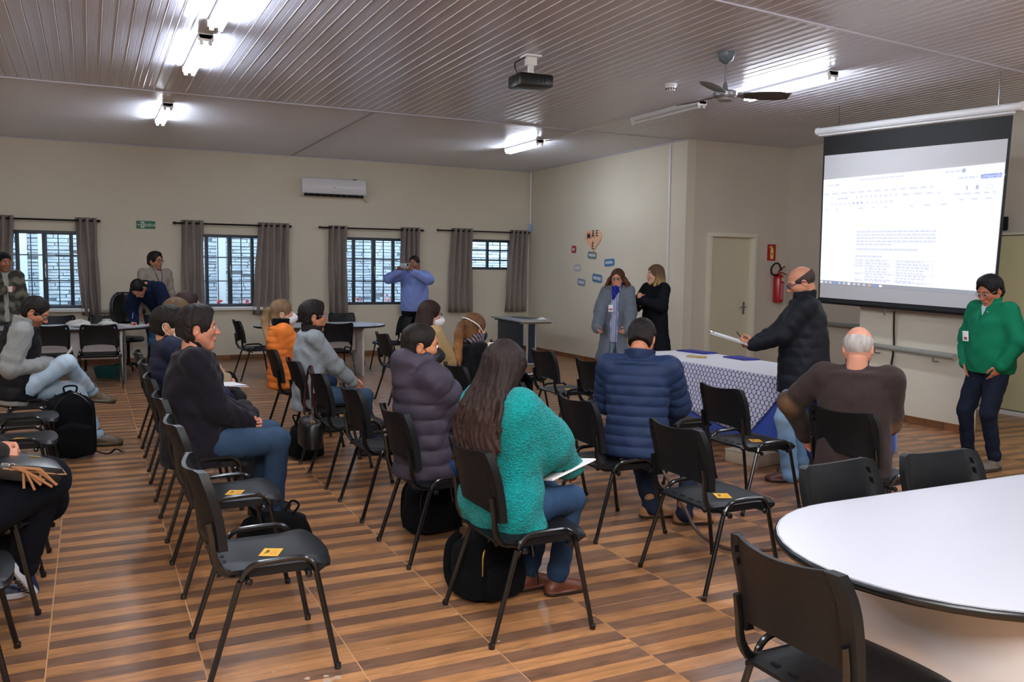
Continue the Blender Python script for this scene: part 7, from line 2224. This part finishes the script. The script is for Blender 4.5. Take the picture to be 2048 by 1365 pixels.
# 19 -- man bending over to sign
def pen_x(root, J, T):
    p = J['wri'][-1]
    b = MB(); b.tube([tuple(p + V3(.07, .01, -.03)), tuple(p + V3(.02, .0, .13))], .005, 6); b.build('pen', mat('blue_pen', '6f94c8', .4), root)
    small(root, 'jacket_cord', M_WHITE, lambda b: b.tube(smooth_path([tuple(J['waist'] + J['cf'] * .17 + V3(0, -.02, -.0)), tuple(J['waist'] + J['cf'] * .20 + V3(0, .02, -.06)), tuple(J['waist'] + J['cf'] * .18 + V3(0, .07, -.02))], 4), .004, 5))
person('man in a dark navy jacket bent over the table, signing a sheet', (.98, 13.58), 226, seated=False, S=1.02, lean=-80, pelz=.93, side=0, head=(10, 62), headoff=(.08, .0, -.15), skin='b98266', hair=('short', '120f0e', 19), brow='17120f',
       wr={1: (.40, .20, .80), -1: (.52, -.10, .80)}, hands=('flat', 'pinch'), hpalm={1: (0, 0, -1), -1: (0, .5, -.9)}, hdir={1: (.9, -.3, -.1), -1: (.9, .2, -.35)}, poles={1: (-.3, 1, .3), -1: (-.3, -1, .3)},
       top=dict(name='jacket', col='131c33', mat_=MP_CLOTH, puff=.026, hem=.06, hem_dir=(-.3, 0, -1), collar=(.066, .05, .012, .011), wr_=.008, sl=(.080, .068, .060, .046)), legs=dict(col='35577f'), shoes=('dress', '17181a', '0d0d0e'), extras=pen_x, near=False)
# 20 -- man reading at the left, legs crossed
def read_x(root, J, T):
    R3 = Matrix.Rotation(math.radians(-24), 3, 'Y') @ Matrix.Rotation(math.radians(8), 3, 'Z')
    c = V3(.34, .0, .745)
    b = MB(); b.box(c, (.25, .20, .018), R=R3, bev=.003); o = b.build('notebook', mat('brown_notebook', '8a6a48', .6), root)
    b = MB(); b.box(c + V3(-.01, 0, .016), (.22, .185, .01), R=R3); b.build('page', M_PAPER, o)
    R4 = Matrix.Rotation(math.radians(-58), 3, 'Y')
    b = MB(); b.box(c + V3(.06, 0, .075), (.16, .18, .004), R=R4); b.build('turned_page', M_PAPER, o)
    small(root, 'phone', M_BLACKP, lambda b: b.box((.22, -.05, .68), (.15, .08, .012), R=Matrix.Rotation(math.radians(-14), 3, 'Y'), bev=.003))
person('man in a black vest and grey sweatshirt reading, in light jeans with crossed legs', (-.60, 8.38), 2, S=1.07, lean=-8, head=(-8, 32), headoff=(.06, 0, -.04), skin='b97c5e', hair=('short', '15110f', 20), brow='17120f', beard=('2a1e1a', .6), glasses=('2a2a2e', .0022),
       wr={1: (.27, .09, .75), -1: (.23, -.10, .75)}, hands=('relaxed', 'relaxed'), hpalm={1: (0, 0, -1), -1: (0, .2, -1)}, hdir={1: (.9, -.3, .1), -1: (.95, .1, .15)}, poles={1: (-.9, .4, -.5), -1: (-.9, -.4, -.5)},
       feet={-1: (.60, .20, .46), 1: (.63, .03, .085)}, kneepole={-1: (.7, -.30, 1), 1: (1, .1, .6)}, toes={-1: (4, 8), 1: (-8, 0)},
       top=[dict(name='sweatshirt', col='8e908f', mat_=MP_WOOL, puff=.014, hem=.10, collar=(.066, .065, .012, .014), wr_=.008, sl=(.074, .066, .060, .046)),
            dict(name='vest', col='0c0d12', mat_=MP_PUFF, puff=.034, q=(.11, .008), hem=.06, sleeves=False, wr_=.005, shoulder=.052)],
       legs=dict(col='94b0c8', fade='cbd8e2', r=(.098, .072, .062, .050), wr_=.006), shoes=('boot', '54442f', '2c241b'), extras=read_x)
# 21 -- woman with the tasselled bag (mostly outside the frame)
def pink_x(root, J, T):
    pk = mat('pink_trim', 'e0266e', .5)
    for s, td in ((1, (-4, 0)), (-1, (34, 58))):
        Rm = rot_ypr(*td) * .92; P0 = J['ank'][s] - Rm @ V3(0, 0, .085)
        W = lambda p: tuple(Rm @ np.array(p, float) + P0)
        b = MB(); b.tube([W(q) for q in smooth_path([(.035, -.030, .088), (.0, -.040, .082), (-.035, -.028, .094), (-.048, 0, .104), (-.035, .028, .094), (.0, .040, .082), (.035, .030, .088)], 3)], .0045, 6); b.build('sneaker_trim', pk, root)
        b = MB()
        for a, c in (((.045, -.041, .030), (.020, -.046, .060)), ((.020, -.046, .060), (-.002, -.043, .034)), ((.034, -.044, .044), (.008, -.046, .046)), ((.020, -.046, .058), (.016, -.044, .082))): b.tube([W(a), W(c)], .0045, 6)
        b.build('sneaker_stripe', pk, root)
        b = MB()
        for k in range(5): b.tube([W((.055 + .022 * k, -.03, .0)), W((.055 + .022 * k, .03, .0))], .004, 6)
        b.build('sole_groove', M_BLACKP, root, 'stuff')
person('woman in black trousers and navy sneakers, cut by the left edge', (-.62, 4.42), 2, S=1.04, pelz=.505, female=True, fat=1.2, lean=3, head=(0, 0), skin='cf937a', hair=('straight', '2b1a17', 21), brow='2b1a17',
       wr={1: (.22, .10, .78), -1: (.215, -.02, .77)}, hands=('clasp', 'clasp'), hpalm={1: (0, -.8, -.5), -1: (-.15, .9, -.35)}, hdir={1: (.8, -.3, -.1), -1: (.85, .2, -.25)}, poles={1: (-.6, .6, -.4), -1: (-.6, -.6, -.4)},
       feet={1: (.14, .30, .10), -1: (.31, .20, .20)}, kneepole={1: (1, .2, 1), -1: (1, .1, 1)}, toes={1: (-4, 0), -1: (34, 58)},
       top=dict(name='jumper', col='24211f', mat_=MP_WOOL, puff=.018, hem=.12, collar=(.062, .03, .01, .012), wr_=.006, sl=(.074, .062, .056, .046)),
       legs=dict(col='0e1018', mat_=MP_CLOTH, r=(.128, .098, .082, .064), wr_=.003, hemz=-.045), shoes=('sneaker', '141c3c', 'c9ccd6'), extras=pink_x)
# 22 -- person at the right edge, hands folded
def r_x(root, J, T):
    for s in (1, -1):
        w = J['wri'][s]; d = nrm(w - J['elb'][s])
        for k in range(2):
            b = MB(); c = w - d * (.012 + .016 * k); u = nrm(np.cross(d, V3(0, 0, 1))); v = np.cross(u, d)
            b.tube([tuple(c + u * .048 * math.cos(a) + v * .048 * math.sin(a)) for a in [2 * PI * i / 16 for i in range(16)]], .0035, 6, closed=True); b.build('cuff_stripe', M_WHITE, root)
person('person with folded hands in a black jumper, cut by the right edge', (6.88, 4.22), 190, seated=False, S=.97, lean=0, head=(0, 10), skin='b98468', hair=('short', '1a1512', 22), brow='1a1512',
       wr={1: (.22, -.03, .88), -1: (.24, -.10, .86)}, hands=('clasp', 'clasp'), hpalm={1: (-.3, -.9, 0), -1: (-.6, .6, 0)}, hdir={1: (.6, -.6, -.4), -1: (.5, .3, -.7)}, poles={1: (-.5, 1, -.3), -1: (-.5, -1, -.3)},
       top=dict(name='jumper', col='0d0e12', mat_=MP_WOOL, puff=.012, hem=.10, collar=(.062, .03, .01, .01), wr_=.006), legs=dict(col='1a1d26'), shoes=('dress', '17181a', '0d0d0e'), extras=r_x)
# 23 -- man at the far left in a camouflage jacket
def camo(V, C, J):
    n = np.sin(V[:, 0] * 40 + 2 * np.sin(V[:, 2] * 31)) + np.sin(V[:, 1] * 47 + 2 * np.sin(V[:, 2] * 23 + 1)) + np.sin(V[:, 2] * 38)
    P = pal(['3b3a34', '57554a', '6f6b5e']); i = np.digitize(n, [-.5, .7]); return P[i]
def cap_x(root, J, T):
    G = Field((-.15, -.12, -.02), (.16, .12, .16), .006)
    G.ell((-.012, 0, .045), (.112, .092, .100), 0); G.plane((0, 0, .042), (.25, 0, -1))
    V, F, c = G.mesh(); mesh_obj('knit_cap', np_mesh('knit_cap', T(V), F, np.tile(lin('15151a'), (len(V), 1))), MP_KNIT, root)
    c = J['wri'][-1] + V3(.09, .03, .01)
    b = MB(); b.lathe([(.024, 0), (.033, .07), (.034, .072), (.022, .004)], 14, tuple(c + V3(0, 0, -.03))); b.build('cup', mat('cup_white', 'e9e7e2', .4), root)
person('man in a camouflage jacket and dark cap holding a cup, at the left edge', (-1.06, 13.75), 285, seated=False, S=1.0, head=(14, 4), skin='9a6247', hair=('crop', '15110f', 23), brow='17120f', beard=('3a2a22', .35),
       wr={1: (.06, .25, .86), -1: (.26, -.03, 1.24)}, hands=('relaxed', 'grip'), hpalm={-1: (0, 1, 0)}, poles={1: (-1, .4, -.2), -1: (-.5, -1, -.5)},
       top=[dict(name='jacket', col='57554a', mat_=MP_CLOTH, puff=.018, hem=.16, collar=(.066, .05, .014, .011), wr_=.008, colf=camo, open_=[.03, .03, .03, .05, .06]),
            dict(name='shirt', col='9a968c', mat_=MP_CLOTH, puff=.004, hem=.14, sleeves=False, wr_=.003)], legs=dict(col='3a3c40'), shoes=('dress', '17181a', '0d0d0e'), extras=cap_x, near=False)

# things held or lying on laps
t = thing('paper_sheet', 'folded white paper on the lap of the brown haired person', 'paper', (.98, 7.20, .66), .3)
b = MB(); b.box((0, 0, 0), (.21, .28, .003), R=Matrix.Rotation(.12, 3, 'Y')); b.build('sheet', M_PAPER, t)
b = MB(); b.box((0, .01, .006), (.2, .26, .002), R=Matrix.Rotation(.06, 3, 'Y')); b.build('upper_sheet', M_PAPER, t)
t = thing('notepad', 'white notepad on the lap of the woman in the teal sweater', 'notepad', (2.02, 3.60, .655), math.radians(14))
R3 = Matrix.Rotation(math.radians(-12), 3, 'Y') @ Matrix.Rotation(math.radians(-10), 3, 'X')
b = MB(); b.box((0, 0, 0), (.29, .21, .008), R=R3, bev=.001); b.build('pad', M_PAPER, t)
b = MB(); b.box(R3 @ Vector((0, 0, .0055)), (.28, .20, .002), R=R3); b.build('page', M_PAPER, t)
b = MB(); b.tube([R3 @ Vector((-.06, -.09, .012)), R3 @ Vector((-.01, -.095, .014))], .006, 6); b.build('pen_clip', M_BLACKP, t)
# tasselled handbag on the lap
t = thing('clutch_bag', 'black leather bag with tan tassels on the lap at the left edge', 'handbag', (-.28, 4.40, .665), math.radians(10))
b = MB(); b.box((0, 0, .035), (.26, .30, .085), bev=.03, R=Matrix.Rotation(math.radians(14), 3, 'Y')); b.build('bag_body', M_BLACKL, t)
R3 = Matrix.Rotation(math.radians(14), 3, 'Y')
b = MB(); b.tube([R3 @ Vector(p) for p in smooth_path([(-.12, -.152, .045), (0, -.155, .045), (.12, -.14, .045), (.134, -.1, .045), (.136, .1, .045)], 4)], .0035, 6); b.build('piping', mat('tan_leather', '9a6c45', .5), t)
b = MB(); b.box(R3 @ Vector((.02, .04, .08)), (.05, .02, .003), R=R3); b.build('badge', M_GOLD, t)
tas = MB(); rr = random.Random(5)
for k in range(9):
    a = rr.uniform(-.5, .5); p0 = Vector((-.07, -.15, .075)); 
    p1 = p0 + Vector((.05 + rr.uniform(-.02, .06), -.02 + a * .05, -.02)); p2 = p1 + Vector((.05 + rr.uniform(-.05, .05), a * .03 - .01, -.05 - rr.uniform(0, .03)))
    b = MB(); b.tube([p0, p1, p2], [(.003, .006)] * 3, 6); b.build('tassel', mat('tan_suede', '9b6a44', .8), t)
b = MB(); b.tube([(-.07 + .014 * math.cos(a), -.152, .075 + .014 * math.sin(a)) for a in [2 * PI * k / 12 for k in range(12)]], .004, 6, closed=True); b.build('ring', M_CHROME, t)
